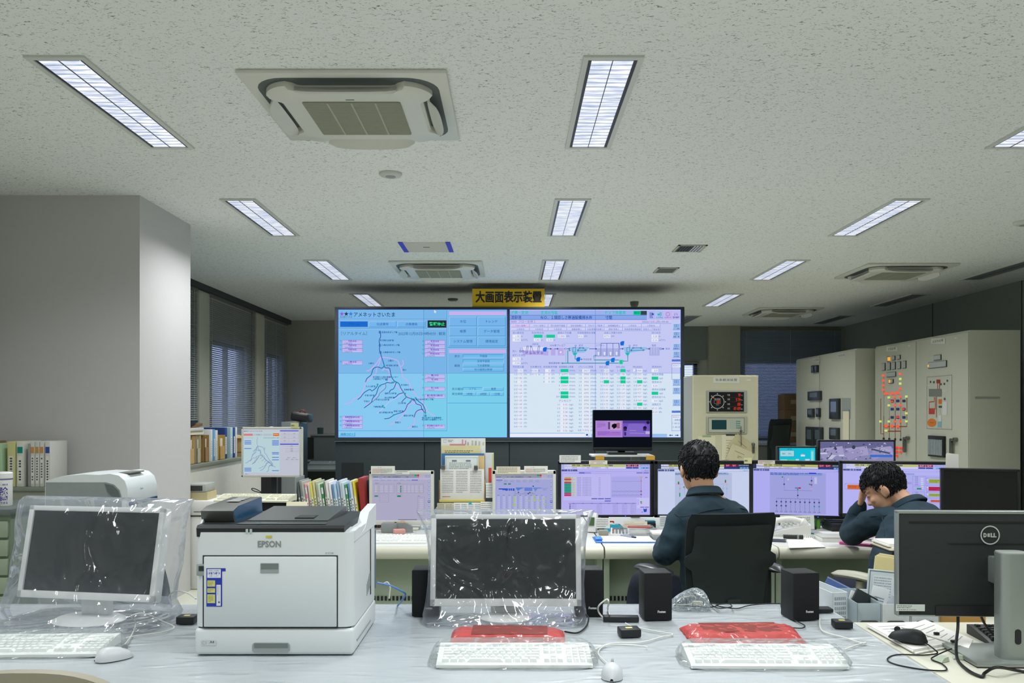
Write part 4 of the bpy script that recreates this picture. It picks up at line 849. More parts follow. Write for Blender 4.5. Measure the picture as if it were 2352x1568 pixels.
mon_px('monitor', 'black monitor showing grey-violet street camera views, behind the bowed operator', 1880, 2057, 1010, 1104, 5.95, 0, (4, 4, 4, 6), m_blk, pic_cctv)
def pic_map(p, w, h):
    d = Draw(640, 517, w, h, strength=.82, step=.00012); E = d
    d.rect(0, 0, 412, 517, (198, 226, 232), .5); d.rect(412, 0, 640, 517, (206, 210, 226), .5); d.rect(0, 0, 412, 34, (208, 216, 228)); d.text('アメネットさいたま', 54, 22, 15, (50, 60, 80), width=160)
    for x, c in ((10, (60, 80, 140)), (26, (210, 60, 60)), (42, (40, 160, 190))): star(d, x+2, 22, 9, c)
    d.rect(4, 50, 108, 74, (240, 134, 130)); d.rect(116, 50, 220, 74, (200, 206, 216)); d.rect(226, 50, 332, 74, (200, 206, 216)); d.rect(338, 46, 406, 76, (232, 84, 40)); d.text('警報停止', 372, 61, 12, (255, 230, 120), 'c', bold=.03); d.text('伝送異常', 168, 62, 9, INK, 'c'); d.text('［リアルタイム］', 12, 98, 12, (190, 120, 120)); d.text('2022年12月05日09時43分 : 観測', 228, 98, 11, (90, 110, 130), maxw=176)
    k = .3495; f = lambda pts: [((x-90)*k, (y-100)*.3715) for x, y in pts]
    for r in RIVERS: d.curve(f(r), 3.4, (84, 112, 214))
    for r in PIPES: d.curve(f(r), 2.4, (80, 90, 170))
    for q in ([(600, 930), (560, 990), (500, 1060), (447, 1130)], [(900, 1080), (960, 1130), (1010, 1180)]): d.curve(f(q), 3, (170, 90, 150))
    for x, ys_ in ((12, (128, 146, 162, 214, 436, 452, 468)), (326, (126, 142, 158, 174, 260, 276, 314, 342, 464))):
        for y in ys_: d.rect(x, y, x+78, y+8, (72, 122, 226)); d.rect(x, y+8, x+78, y+14, (206, 222, 240))
    d.rect(416, 12, 628, 24, (80, 96, 220)); d.rect(416, 162, 628, 176, (80, 96, 220))
    for i in range(3):
        for j in range(2): d.btn(418+j*108, 32+i*40, 522+j*108, 68+i*40, (206, 208, 222), (232, 234, 242), (150, 154, 180), '設定', INK, 2, 9)
    for y in (184, 208, 226, 242): d.btn(468, y, 624, y+13, (206, 208, 222), (232, 234, 242), (150, 154, 180), '平面図', INK, 2, 8)
    for x, y in ((486, 314), (550, 314), (470, 334), (530, 334), (580, 334)): d.btn(x, y, x+48, y+13, (206, 208, 222), (232, 234, 242), (150, 154, 180), '時間', INK, 2, 8)
    d.rect(0, 490, 640, 517, (206, 210, 226)); d.btn(6, 496, 60, 512, (206, 208, 222), (232, 234, 242), (150, 154, 180), '画面', INK, 2, 9)
    return d.build('screen', p)
mon_px('monitor', 'white square monitor with the branching river map, raised above the cream keyboard', 554.5, 693, 980.5, 1095.5, 5.75, 0, (4, 5, 5, 5), m_mon, pic_map, sw=.04, basew=.2, stand_m=m_blk2)
# ---------------------------------------------------------------- the near desks under plastic
TZ = 0.7245
def T(x, y, z=TZ):
    """point of a horizontal plane at height z"""
    return P(x, y, F*(CAMZ-z)/(y-HY))
m_desk = M('near_desk_white', (192, 197, 200), .45, vary=.02)
m_desk2 = M('bare_desk_cream', (206, 206, 190), .4, vary=.02)
m_leg = M('desk_leg_grey', (150, 154, 152), .5, metal=.3)
def table(name, label, x0, x1, y0, y1, m, xs):
    t = thing(name, label, 'desk', ((x0+x1)/2, (y0+y1)/2, 0)); hx, hy = (x1-x0)/2, (y1-y0)/2
    MB().b2(-hx, hx, -hy, hy, .72-.03, .72, m, .004).build('desk_top', t)
    for sx in xs:
        for sy in (-1, 1): MB().b2(sx*(hx-.05)-.02, sx*(hx-.05)+.02, sy*(hy-.05)-.02, sy*(hy-.05)+.02, 0, .69, m_leg).build('leg', t)
    MB().b2(-hx+.06, hx-.06, hy-.04, hy-.02, .35, .69, m).build('modesty_panel', t)
table('work_desk', 'long white desk covered by a clear plastic sheet', -2.3, 1.20, 2.12, 3.27, m_desk, (-1, 1))
table('work_desk', 'bare cream desk carrying the black monitor with the round logo', 1.205, 2.7, 1.9, 3.0, m_desk2, (-1, 1))
def sheet_mat():
    m = bpy.data.materials.new('desk_film'); m.use_nodes = True; N, L = m.node_tree.nodes, m.node_tree.links; b = N['Principled BSDF']
    b.inputs['Base Color'].default_value = lin((194, 203, 208))+(1,); b.inputs['Roughness'].default_value = .22; b.inputs['Alpha'].default_value = .55; b.inputs['Specular IOR Level'].default_value = .6
    tc = N.new('ShaderNodeTexCoord'); n = N.new('ShaderNodeTexNoise'); n.inputs['Scale'].default_value = 5; n.inputs['Detail'].default_value = 4; n.inputs['Distortion'].default_value = 1.0
    n.inputs['Scale'].default_value = 7; mp = N.new('ShaderNodeMapping'); mp.inputs['Scale'].default_value = (.7, 2.2, 1); mp.inputs['Rotation'].default_value = (0, 0, .25); n.noise_type = 'RIDGED_MULTIFRACTAL'; L.new(tc.outputs['Object'], mp.inputs[0]); L.new(mp.outputs[0], n.inputs[0]); bp = N.new('ShaderNodeBump'); bp.inputs['Strength'].default_value = .6; bp.inputs['Distance'].default_value = .014
    L.new(n.outputs[0], bp.inputs['Height']); L.new(bp.outputs[0], b.inputs['Normal']); return m
def plastic_sheet():
    nx, ny = 260, 84; x0, x1, y0, y1 = -2.31, 1.19, 2.11, 3.275; vs = []
    for j in range(ny+1):
        for i in range(nx+1):
            x, y = x0+(x1-x0)*i/nx, y0+(y1-y0)*j/ny
            q = mnoise.ridged_multi_fractal(Vector((x*3.2, y*6.5, .3)), 1.0, 2.0, 3, 1.0, 2.0)
            q2 = mnoise.noise(Vector((x*14, y*30, 4)))
            vs.append((x+.006*math.sin(y*9) if i in (0, nx) else x, y, .7212+max(0, min(.0029, .0013*(q-.85)+.0007*q2))))
    fs = [[j*(nx+1)+i, j*(nx+1)+i+1, (j+1)*(nx+1)+i+1, (j+1)*(nx+1)+i] for j in range(ny) for i in range(nx)]
    o = MB().add(vs, fs, sheet_mat(), True).build('plastic_sheet')
    tag(o, 'clear wrinkled plastic sheet spread over the long white desk', 'plastic sheet')
plastic_sheet()
f_bag = film('monitor_bag_film', (206, 216, 232), opacity=.05, rough=.09, bump=.9, bscale=7.5, gloss=.04)
f_key = film('keyboard_bag_film', (220, 232, 232), opacity=.10, rough=.12, bump=.45, bscale=14, gloss=.02, milky=.12)
def bag(rings_def, m, seed=0, amp=.012, n=72):
    """crumpled pouch: rings of (z, cx, cy, hx, hy) rounded rectangles disturbed by folds"""
    b = MB(); rings = []
    for z, cx, cy, hx, hy in rings_def:
        r = []; base = rrect(hx, hy, min(hx, hy)*.7, max(2, n//4-1))
        for x, y in base:
            q = mnoise.noise(Vector((x*9+seed, y*9, z*7)))+.6*mnoise.noise(Vector((x*23+seed, y*23, z*19))); l = math.hypot(x/hx, y/hy)
            k = amp*q; r.append(Vector((cx+x+k*x/hx, cy+y+k*y/hy*.6, z)))
        rings.append(r)
    return b.loft(rings, m, True)
m_wbez = M('white_bezel', (224, 226, 226), .35, vary=.02)
m_scr = M('blank_screen', (18, 27, 29), .22, vary=.08, scale=4)
def wrapped_monitor(label, x, y, z0, W, H, rz, tilt, bz, bagr, seed):
    t = thing('wrapped_monitor', label, 'monitor', (x, y, TZ), rz, 'white monitors still in plastic bags')
    R = Matrix.Translation((0, 0, z0-TZ)) @ Matrix.Rotation(-tilt, 4, 'X')
    b = MB(); b.M = R
    b.b2(-W/2, W/2, .008, .045, 0, H, m_wbez, .008); b.build('casing', t)
    b = MB(); b.M = R; s, tp, bt = bz
    for q in ((-W/2, -W/2+s, 0, H), (W/2-s, W/2, 0, H), (-W/2, W/2, H-tp, H), (-W/2, W/2, 0, bt)): b.b2(q[0], q[1], -.006, .010, q[2], q[3], m_wbez, .003)
    b.build('bezel', t)
    b = MB(); b.M = R; b.b2(-W/2+s, W/2-s, .001, .009, bt, H-tp, m_scr); b.build('screen', t)
    b = MB(); b.b2(-.055, .055, .05, .085, .012, z0-TZ+.18, m_wbez, .01); b.build('stand', t)
    k_ = 1.0 if rz else .72; b = MB(); b.lathe([(.001, 0), (.125*k_, 0), (.13*k_, .006), (.11*k_, .016), (.001, .018)], (0, .03, 0), m_wbez); o = b.build('base', t); o.scale = (1.0, .8, 1)
    o = bag(bagr, f_bag, seed).build('plastic_bag', t)
    for p in o.data.polygons: p.use_smooth = True
    return t
wm1 = wrapped_monitor('white monitor in a clear bag at the left end of the desk, leaning back', -1.495, 2.97, .805, .535, .325, math.radians(-10), math.radians(12), (.020, .018, .026),
    [(.005, 0, .02, .30, .17), (.03, 0, .03, .31, .15), (.075, 0, .03, .305, .10), (.14, 0, .045, .305, .075), (.2, .0, .06, .315, .07), (.27, 0, .075, .315, .065), (.33, 0, .09, .32, .06), (.375, 0, .10, .325, .055), (.412, 0, .11, .335, .04), (.425, .01, .115, .34, .012), (.428, .01, .118, .335, .003)], 1)
wm2 = wrapped_monitor('white monitor in a crinkled clear bag in the middle of the desk', -.022, 3.0, .776, .535, .322, math.radians(0), math.radians(8), (.019, .017, .026),
    [(.004, 0, .0, .285, .10), (.03, 0, .01, .29, .085), (.07, 0, .025, .284, .07), (.13, 0, .04, .278, .065), (.2, 0, .048, .283, .062), (.27, 0, .055, .288, .06), (.32, 0, .065, .295, .058), (.355, 0, .07, .308, .05), (.375, 0, .075, .316, .03), (.382, 0, .078, .318, .008), (.384, 0, .078, .31, .002)], 5)
b = MB(); b.tube(smooth_pts([(-.1, .04, .055), (-.05, .03, .048), (.0, .028, .046), (.05, .03, .05), (.08, .04, .056)]), .003, m_blk); b.build('power_cable', wm2)
# ---- keyboards
m_kb = M('keyboard_white', (226, 230, 228), .45, vary=.02); m_key = M('key_white', (230, 234, 232), .5, vary=.02)
def key_boxes(W, D, h0, h1, m, mb):
    """full size key layout in a W x D well; the top slopes from h0 at the front to h1 at the back"""
    u = W/22.6
    def key(cx, row, w_):
        y = -D/2+u*.75+row*u*1.02+(u*.35 if row == 5 else 0); z = h0+(h1-h0)*(y+D/2)/D
        mb.box((cx, y, z+.0035), (w_*u-.003, u-.003, .009), m, taper=.8)
    x0 = -W/2+u*.3
    rows = [[1.25]*3+[5.7]+[1.25]*4, [2.25]+[1]*10+[2.75], [1.75]+[1]*11+[2.25], [1.5]+[1]*12+[1.5], [1]*13+[2], [1, -1]+[1]*4+[-.5]+[1]*4+[-.5]+[1]*4]
    for r, row in enumerate(rows):
        x = x0
        for w_ in row:
            if w_ > 0: key(x+w_*u/2, r, w_)
            x += abs(w_)*u
    x = x0+15.4*u
    for r in (0, 3, 4, 5):
        for k in range(3): key(x+(k+.5)*u, r, 1)
    key(x+1.5*u, 1, 1); x += 3.4*u
    for r in range(5):
        for k in range(4): key(x+(k+.5)*u, r, .95)
def keyboard(name, label, loc, rz, m, mk, W=.452, D=.16, h=.012, h1=.03, cover=None, group=None, tilt=0):
    t = thing(name, label, 'keyboard', loc, rz, group, rot=(tilt, 0, rz))
    b = MB(); b.prism([(-D/2, 0), (D/2, 0), (D/2, h1), (D/2-.03, h1), (-D/2+.012, h), (-D/2, h-.004)], -W/2, W/2, m, 'x'); b.build('case', t)
    k = MB(); key_boxes(W*.965, D*.9, h, h1, mk, k); k.build('keys', t)
    if cover:
        o = bag([(.0015, 0, .01, W/2+.02, D/2+.028), (.012, 0, .008, W/2+.024, D/2+.025), (.028, 0, .008, W/2+.015, D/2+.02), (.041, 0, .008, W/2+.005, D/2+.012), (.047, 0, .008, W/2-.05, D/2-.03)], cover, W*10+loc[0], .007).build('plastic_bag', t)
    return t
p = T(112, 1500); q = T(1182, 1534); r3 = T(1779, 1538)
keyboard('wrapped_keyboard', 'white keyboard in plastic before the left wrapped monitor, cut by the photo edge', (-1.475, 2.63, TZ), math.radians(2), m_kb, m_key, cover=f_key, group='white keyboards in plastic')
keyboard('wrapped_keyboard', 'white keyboard in plastic in front of the smooth red pouch, below the middle monitor', (.007, 2.525, TZ), 0, m_kb, m_key, cover=f_key, group='white keyboards in plastic')
keyboard('wrapped_keyboard', 'white keyboard in plastic in front of the crumpled red pouch', (.742, 2.515, TZ), math.radians(-1), m_kb, m_key, cover=f_key, group='white keyboards in plastic')
def mouse(name, label, loc, rz, m, L=.108, W=.062, H=.036):
    t = thing(name, label, 'mouse', loc, rz); b = MB(); rings = []
    for i in range(13):
        u = -1+2*i/12; y = u*L/2; k = max(.02, 1-abs(u)**2.6)**.5; hz = H*(.98-.25*u)*k; wx = W/2*k*(1-.08*u)
        rings.append([Vector((wx*math.cos(a), y, max(0, hz*math.sin(a)**.8 if math.sin(a) > 0 else 0))) for a in [math.pi*j/10 for j in range(11)]])
    b.loft(rings, m, True, cap=False, closed=True); b.build('shell', t)
    b = MB(); b.cyl((-.004, L*.27, H*.80), (.004, L*.27, H*.80), .009, m_gry if m is not m_blk2 else m_blk); b.build('scroll_wheel', t)
    b = MB(); b.b2(-.0006, .0006, L*.1, L*.44, H*.72, H*.76, m_gry); b.build('button_seam', t)
    return t
m_mouse = M('mouse_grey_white', (196, 200, 204), .4)
mouse('mouse', 'pale grey mouse beside the keyboard at the left end', T(262, 1512)-Vector((0, 0, 0)), math.radians(-50), m_mouse)
mouse('mouse', 'pale grey mouse between the two keyboards with red pouches behind', T(1406, 1552), math.radians(-8), m_mouse, .1, .06, .04)
def cable(label, pts, r, m, name='cable', group=None, n=8):
    b = MB(); o = Vector(pts[0]); pp = smooth_pts([Vector(p)-o for p in pts], n); b.tube(pp, r, m, 7)
    return tag(b.build(name, None, o), label, 'cable', group)
m_cw = M('white_cable', (208, 210, 204), .5); m_cb = M('black_cable', (22, 24, 26), .5)
def TC(x, y, h=.004): return T(x, y, TZ+h)
def coil_pts(pts): return [TC(*p) for p in pts]
cable('pale mouse cable looping behind the left mouse', coil_pts([(280, 1487, .02), (300, 1462), (312, 1432, .02), (302, 1415, .06), (330, 1408, .07), (370, 1425, .03), (400, 1440), (370, 1452), (310, 1460), (282, 1468)]), .0022, m_cw)
cable('white cable arching beside the left wrapped monitor', [T(395, 1392), P(388, 1370, 3.05), P(405, 1357, 3.0), P(432, 1362, 2.95), P(450, 1375, 2.9)], .0028, m_cw)
cable('pale cable zigzagging between the black adapter box and the middle keyboard', coil_pts([(1350, 1500), (1400, 1478), (1470, 1475), (1520, 1462), (1545, 1456), (1500, 1448), (1452, 1438), (1436, 1430, .012)]), .0024, m_cw)
cable('thin pale mouse cable running from the middle keyboard to its mouse', coil_pts([(1395, 1523), (1374, 1500), (1390, 1482), (1430, 1480), (1480, 1484), (1486, 1487)]), .0018, m_cw)
cable('white looped cable beside the speaker to the right of the middle monitor', [TC(1388, 1421), P(1375, 1405, 3.02), P(1376, 1390, 3.0), P(1394, 1376, 3.0), P(1398, 1385, 3.0), TC(1396, 1398), TC(1402, 1418)], .003, m_cw)
cable('black cable curling out from under the smooth red pouch', coil_pts([(1297, 1450), (1325, 1453), (1345, 1440), (1352, 1420, .02), (1345, 1410, .03)]), .003, m_cb)
cable('black cable beside the fourth speaker reaching the crumpled red pouch', coil_pts([(1793, 1386), (1800, 1408), (1828, 1425), (1848, 1436), (1842, 1442), (1818, 1441)]), .0022, m_cb)
cable('pale cable right of the fourth speaker trailing across the sheet', coil_pts([(1883, 1420), (1884, 1440), (1896, 1452), (1940, 1464), (1980, 1477), (1988, 1475), (1965, 1482), (1940, 1491)]), .0026, m_cw)
cable('bundled black cable behind the middle of the desk, bound by a white tie', coil_pts([(1520, 1387, .004), (1560, 1390), (1600, 1392, .012), (1632, 1394), (1650, 1388, .02), (1632, 1386), (1650, 1396, .015), (1680, 1393, .02), (1672, 1386), (1645, 1390, .02), (1690, 1397), (1720, 1390), (1760, 1386), (1800, 1386)]), .0022, m_cb)
# ---- adapter boxes
m_box = M('adapter_black', (28, 32, 34), .5); m_yl = M('adapter_label', (196, 190, 110), .6)
def adapter(label, x, y, w_, dp, h, rz=0, lab=True):
    t = thing('adapter_box', label, 'adapter', T(x, y), rz, 'black adapter boxes'); MB().b2(-w_/2, w_/2, 0, dp, 0, h, m_box, .003).build('case', t)
    if lab: MB().b2(-w_*.18, w_*.15, dp*.35, dp*.65, h, h+.0006, m_yl).build('sticker', t)
adapter('small black adapter box with a yellow sticker, tilted, left of the crumpled red pouch', 1450, 1464, .068, .055, .026, .12)
adapter('small black adapter box with a yellow sticker on the right edge of the sheet', 1939, 1444, .06, .05, .024, -.08)
adapter('black adapter box half hidden behind the left of the printer', 424, 1434, .062, .05, .026)
adapter('flat black converter bar left of the third speaker', 1427, 1428, .125, .035, .018, -.05, False)
adapter('flat black box tucked behind the fourth speaker', 1896, 1407, .06, .05, .014, 0, False)
# ---- speakers
m_spk = M('speaker_black', (24, 28, 31), .6, vary=.1, bump=.05); m_spf = M('speaker_cloth', (20, 23, 26), .9, bump=.2, bscale=900)
def speaker(label, x0, x1, rz, yb=1425):
    p = T((x0+x1)/2, yb); w_ = .098
    t = thing('desktop_speaker', label, 'speaker', (p.x, p.y, TZ), rz, 'small black desktop speakers')
    MB().b2(-w_/2, w_/2, .008, .10, 0, .168, m_spk, .004).build('cabinet', t)
    MB().b2(-w_/2, w_/2, 0, .010, 0, .168, m_spf, .004).build('grille', t)
    d = Draw(100, 172, w_, .172, lit=False); d.text('Fostex', 62, 140, 8, (206, 208, 210), 'c', bold=.04, width=30); d.build('logo', t, (0, -.0006, .086))
speaker('black speaker half behind the middle wrapped monitor, to its left', 946, 1008, 0, 1416)
speaker('black speaker half behind the middle wrapped monitor, to its right', 1322, 1386, 0, 1416)
speaker('black speaker standing alone in front of the upright operator chair arm', 1486, 1539, math.radians(4))
speaker('black speaker near the right end of the sheet, beside the clear file boxes', 1825, 1881, math.radians(9))
# ---- red pouches
f_red = film('red_film', (236, 118, 116), opacity=.74, rough=.18, bump=.5, bscale=9, gloss=.03, trans=.2)
m_tab = M('tablet_dark', (70, 34, 34), .5)
def red_pouch(label, pts, seed, h=.018, inner=None, amp=.004):
    c = sum((T(*p) for p in pts), Vector())/4; t = thing('red_pouch', label, 'pouch', (c.x, c.y, TZ), 0, 'devices sealed in red plastic film')
    A = [T(*p)-Vector((c.x, c.y, TZ)) for p in pts]   # back-left, back-right, front-right, front-left
    nx, ny = 60, 20; vs = []
    for top in (1, 0):
        for j in range(ny+1):
            for i in range(nx+1):
                u, v = i/nx, j/ny; p = (A[0]*(1-u)+A[1]*u)*(1-v)+(A[3]*(1-u)+A[2]*u)*v
                e = min(1, min(u, 1-u)*12)*min(1, min(v, 1-v)*6); q = mnoise.noise(Vector((p.x*22+seed, p.y*40, 1)))+.6*mnoise.noise(Vector((p.x*60+seed, p.y*90, 2)))
                j_ = .004*mnoise.noise(Vector((p.x*30, p.y*30, seed)))*(1 if e < 1 else 0)
                vs.append((p.x+j_, p.y+j_, (.002+(h+amp*q)*e**.5) if top else .001))
    K = (nx+1)*(ny+1); fs = []
    for j in range(ny):
        for i in range(nx):
            a = j*(nx+1)+i; fs.append([a, a+1, a+nx+2, a+nx+1]); fs.append([K+a, K+a+nx+1, K+a+nx+2, K+a+1])
    b = MB().add(vs, fs, f_red, True); b.build('film', t)
    u0, u1, v0, v1 = inner; f = lambda u, v: (A[0]*(1-u)+A[1]*u)*(1-v)+(A[3]*(1-u)+A[2]*u)*v
    poly = [f(u0, v0), f(u1, v0), f(u1, v1), f(u0, v1)]
    MB().prism([(p.x, p.y) for p in poly], .004, h-.006, m_tab, 'z').build('device', t)
    d = MB().prism([(p.x, p.y) for p in poly], h+.0025, h+.003, M('red_window', (128, 56, 50), .4, vary=.2), 'z'); d.build('window', t)
red_pouch('flat red film pouch lying neatly below the middle wrapped monitor', [(1042, 1447), (1296, 1450), (1297, 1476), (1033, 1476)], 2, .018, (.18, .85, .05, .82), .002)
red_pouch('crumpled red film pouch lying in front of the third and fourth speakers', [(1560, 1443), (1818, 1441), (1853, 1480), (1596, 1482)], 9, .022, (.15, .83, .1, .68), .006)
# ---- laser printer
PO = P(0, 0, 2.572); px0, px1 = (446-CX)*2.572/F, (812-CX)*2.572/F
m_pr = M('printer_white', (212, 218, 220), .42, vary=.015); m_pr2 = M('printer_door_white', (208, 215, 218), .42, vary=.015); m_prd = M('printer_deck', (30, 36, 38), .5, vary=.1); m_prs = M('printer_recess', (150, 158, 158), .5)
m_gap = M('printer_gap', (40, 46, 48), .6)
cx_ = (px0+px1)/2; hw = (px1-px0)/2
t = thing('laser_printer', 'big white laser printer with a dark top deck standing on the plastic covered desk', 'printer', (cx_, 2.572, TZ))
def pf(x, y): v = P(x, y, 2.572); return v.x-cx_, v.z-TZ
prz = .3725
b = MB(); b.box((0, .21, .041), (2*hw, .42, .082), m_pr, .012, 3); b.build('paper_tray', t)
pts = rrect(hw, .21, .03, 5); b = MB(); b.prism([(x, y+.21) for x, y in pts], .086, prz, m_pr, 'z', True); b.b2(-hw+.01, hw-.01, .01, .4, .078, .09, m_gap); b.build('body', t)
x0, z0 = pf(468, 1441); x1, z1 = pf(774, 1277)
b = MB(); b.b2(x0-.003, x1+.003, -.0008, .01, z0, z1+.003, m_gap); b.build('door_gap', t)
b = MB(); b.b2(x0, x1, -.003, .01, z0+.002, z1, m_pr2, .004); dr = b.build('front_door', t)
a0, c0 = pf(599, 1315); a1, c1 = pf(641, 1293); b = MB(); b.b2(a0, a1, -.0042, 0, c0, c1, m_prs); b.b2(a0+.002, a1-.002, -.0048, 0, c0+.012, c1, M('printer_recess_dark', (112, 122, 120), .6)); b.build('door_handle', dr)
a0, c0 = pf(451, 1322); a1, c1 = pf(469, 1294); b = MB(); b.b2(a0, a1, -.002, .004, c0, c1, m_prs, .003); b.b2(a0+.008, a1-.001, -.003, 0, c0+.015, c1-.007, m_gap); b.build('finger_notch', t)
a0, c0 = pf(580, 1498); a1, c1 = pf(666, 1475); b = MB(); b.prism([((a0+a1)/2+x, (c0+c1)/2+z) for x, z in rrect((a1-a0)/2, (c1-c0)/2, .009)], -.003, .002, m_prs, 'y'); b.b2(a0+.006, a1-.006, -.0038, 0, (c0+c1)/2, c1-.002, M('printer_recess_dark', (112, 122, 120), .6)); b.build('tray_handle', t)
d = Draw(366, 286, 2*hw, .377, lit=False); ox, oy = 446, 1222
d.text('EPSON', 619-ox, 1252-oy, 14, (128, 136, 134), 'c', bold=.025, width=53); d.rect(611-ox, 1233-oy, 625-ox, 1238-oy, (196, 190, 60)); d.text('LP-S7180', 757-ox, 1273-oy, 4, (130, 138, 136), 'c', width=19)
d.build('printed_marks', t, (0, -.0012, .1885+.0))
d = Draw(366, 286, 2*hw, .377, lit=False)
d.rect(462-ox, 1474-oy, 497-ox, 1485-oy, (196, 202, 204)); d.text('C1', 469-ox, 1479-oy, 7, (140, 148, 148), 'c'); d.text('A4', 487-ox, 1477-oy, 6, (90, 96, 98), 'c', bold=.03); d.build('tray_label', t, (0, -.0012, .1885))
d = Draw(44, 88, 44*2.572/F, 88*2.572/F, lit=False); BLU = (40, 60, 168)
d.rect(0, 0, 36, 88, BLU); d.rect(34, 0, 44, 7, BLU); d.rect(2, 2, 33, 22, (224, 228, 232)); d.text('ご愛用のお客様に', 17, 6, 3.6, BLU, 'c', maxw=28); d.text('保証書発行要求を', 17, 12, 4.4, BLU, 'c', bold=.04, maxw=29); d.text('お願いします', 17, 18, 3.6, BLU, 'c', maxw=22)
for y0, y1 in ((28, 42), (46, 56), (60, 80)): d.rect(2, y0, 20, y1, (206, 204, 120)); label_bars(d, 4, y0+2, 18, y1-2, (110, 120, 60), max(2, int((y1-y0)/4)), y0)
d.rect(23, 38, 33, 86, (216, 220, 224)); d.line([(26, 41), (26, 62)], .7, (90, 96, 110)); d.line([(29, 41), (29, 76)], .7, (150, 156, 166)); d.rect(27, 76, 31, 80, (90, 96, 110))
q = pf(497, 1348); d.build('blue_sticker', t, (q[0], -.0036, q[1]))
b = MB(); b.prism([(.004, prz-.014), (.001, prz+.012), (.008, prz+.020), (.06, prz+.022), (.30, prz+.016), (.418, prz+.016), (.418, prz-.014)], -hw+.006, hw-.0285, m_prd, 'x'); b.b2(-hw+.12, hw-.09, .02, .058, prz+.0215, prz+.0228, M('deck_panel', (60, 66, 66), .35)); dk = b.build('top_deck', t)
b = MB(); b.b2(-.06, .0, .025, .055, prz+.0225, prz+.0236, M('deck_display', (106, 118, 126), .2)); b.build('display', dk)
b = MB(); b.b2(-.085+.0, -.078, -.002, .004, prz-.002, prz+.010, M('deck_led', (178, 190, 190), .4)); b.b2(-.073, -.066, -.002, .004, prz-.002, prz+.010, M('deck_led', (178, 190, 190), .4)); b.build('indicator_lights', dk)
b = MB(); b.prism([(.10, prz+.014), (.10, prz+.024), (.40, prz+.036), (.418, prz+.014)], -hw+.13, hw-.10, M('deck_lid', (70, 76, 76), .3), 'x'); b.b2(.03, .09, .13, .2, prz+.0252, prz+.0286, m_prd); b.build('output_tray', t)
m_hood = M('hood_metallic', (96, 98, 96), .32, metal=.5); m_hood_refl = M('hood_blue_reflection', (38, 92, 130), .25, metal=.3)
b = MB(); b.prism([(.085, prz+.012), (.065, prz+.035), (.06, prz+.058), (.11, prz+.068), (.36, prz+.072), (.37, prz+.012)], -hw-.002, -hw+.098, m_hood, 'x')
b.add([(-hw+.0985, y, z) for y, z in ((.09, prz+.014), (.062, prz+.055), (.11, prz+.067), (.36, prz+.071), (.37, prz+.014))], [[0, 1, 2, 3, 4]], m_hood_refl)  # blue reflection painted as a flat face on the hood's right side
for i in range(3): b.b2(-hw+.03, -hw+.07, .2+i*.045, .23+i*.045, prz+.0725, prz+.0735, M('hood_label', (176, 180, 178), .4))
b.build('hood', t)
b = MB(); b.prism([(.02, prz-.03), (.02, prz+.002), (.10, prz+.004), (.15, prz-.02), (.20, prz-.012), (.27, prz+.03), (.42, prz+.042), (.42, prz-.03)], hw-.028, hw+.0014, m_pr, 'x'); b.build('side_fairing', t)
b = MB(); b.prism([(.03, prz+.0), (.09, prz+.05), (.2, prz+.03), (.42, prz+.02), (.42, prz-.02), (.03, prz-.02)], -hw-.0014, -hw+.004, m_pr, 'x'); b.build('side_fairing', t)
b = MB(); b.b2(hw-.001, hw+.002, .30, .31, .12, .34, m_gap)
for i in range(6): b.b2(hw-.001, hw+.002, .23+i*.012, .236+i*.012, .13+i*.004, .17+i*.006, m_prs)
b.b2(hw-.001, hw+.0015, .40, .415, .12, prz-.05, M('side_strip', (100, 120, 134), .5)); b.b2(hw-.003, hw+.002, .05, .30, .03, .036, m_prs)
b.build('side_vents', t)
bc_=cable('blue network cable bending from the back of the printer to the desk', [P(866, 1338, 3.0), P(895, 1344, 3.02), P(920, 1356, 3.05), P(931, 1364, 3.08), P(922, 1380, 3.1), T(913, 1391)], .0035, M('blue_cable', (96, 142, 206), .5))
bb=MB(); bb.tube(smooth_pts([P(882, 1340, 3.02), P(890, 1337, 3.02), P(896, 1348, 3.02), P(895, 1362, 3.02), P(894, 1374, 3.02)]), .003, m_cw); o=bb.build('cord_tie', bc_); o.matrix_parent_inverse = Matrix.Translation(-bc_.location)
# ---- clear crumpled bag with a plug
t = thing('crumpled_bag', 'crumpled clear plastic bag holding a plug at the back edge of the desk', 'plastic bag', T(1583, 1397))
o = bag([(0.0, 0, 0, .066, .04), (.015, 0, 0, .072, .045), (.03, .005, .0, .064, .04), (.05, .012, .0, .05, .035), (.066, .016, .0, .034, .024), (.076, .018, 0, .012, .01)], film('bag_film', (196, 214, 222), opacity=.22, rough=.1, bump=1.0, bscale=26, gloss=.1), 3, .014, 48).build('film', t)
b = MB(); b.box((.03, 0, .018), (.035, .02, .02), M('plug_white', (206, 204, 184), .5), .004); b.tube(smooth_pts([(.012, 0, .018), (-.02, .005, .012), (-.05, -.006, .02), (-.03, .0, .04), (0, 0, .045)]), .0025, m_cw); b.build('plug', t)
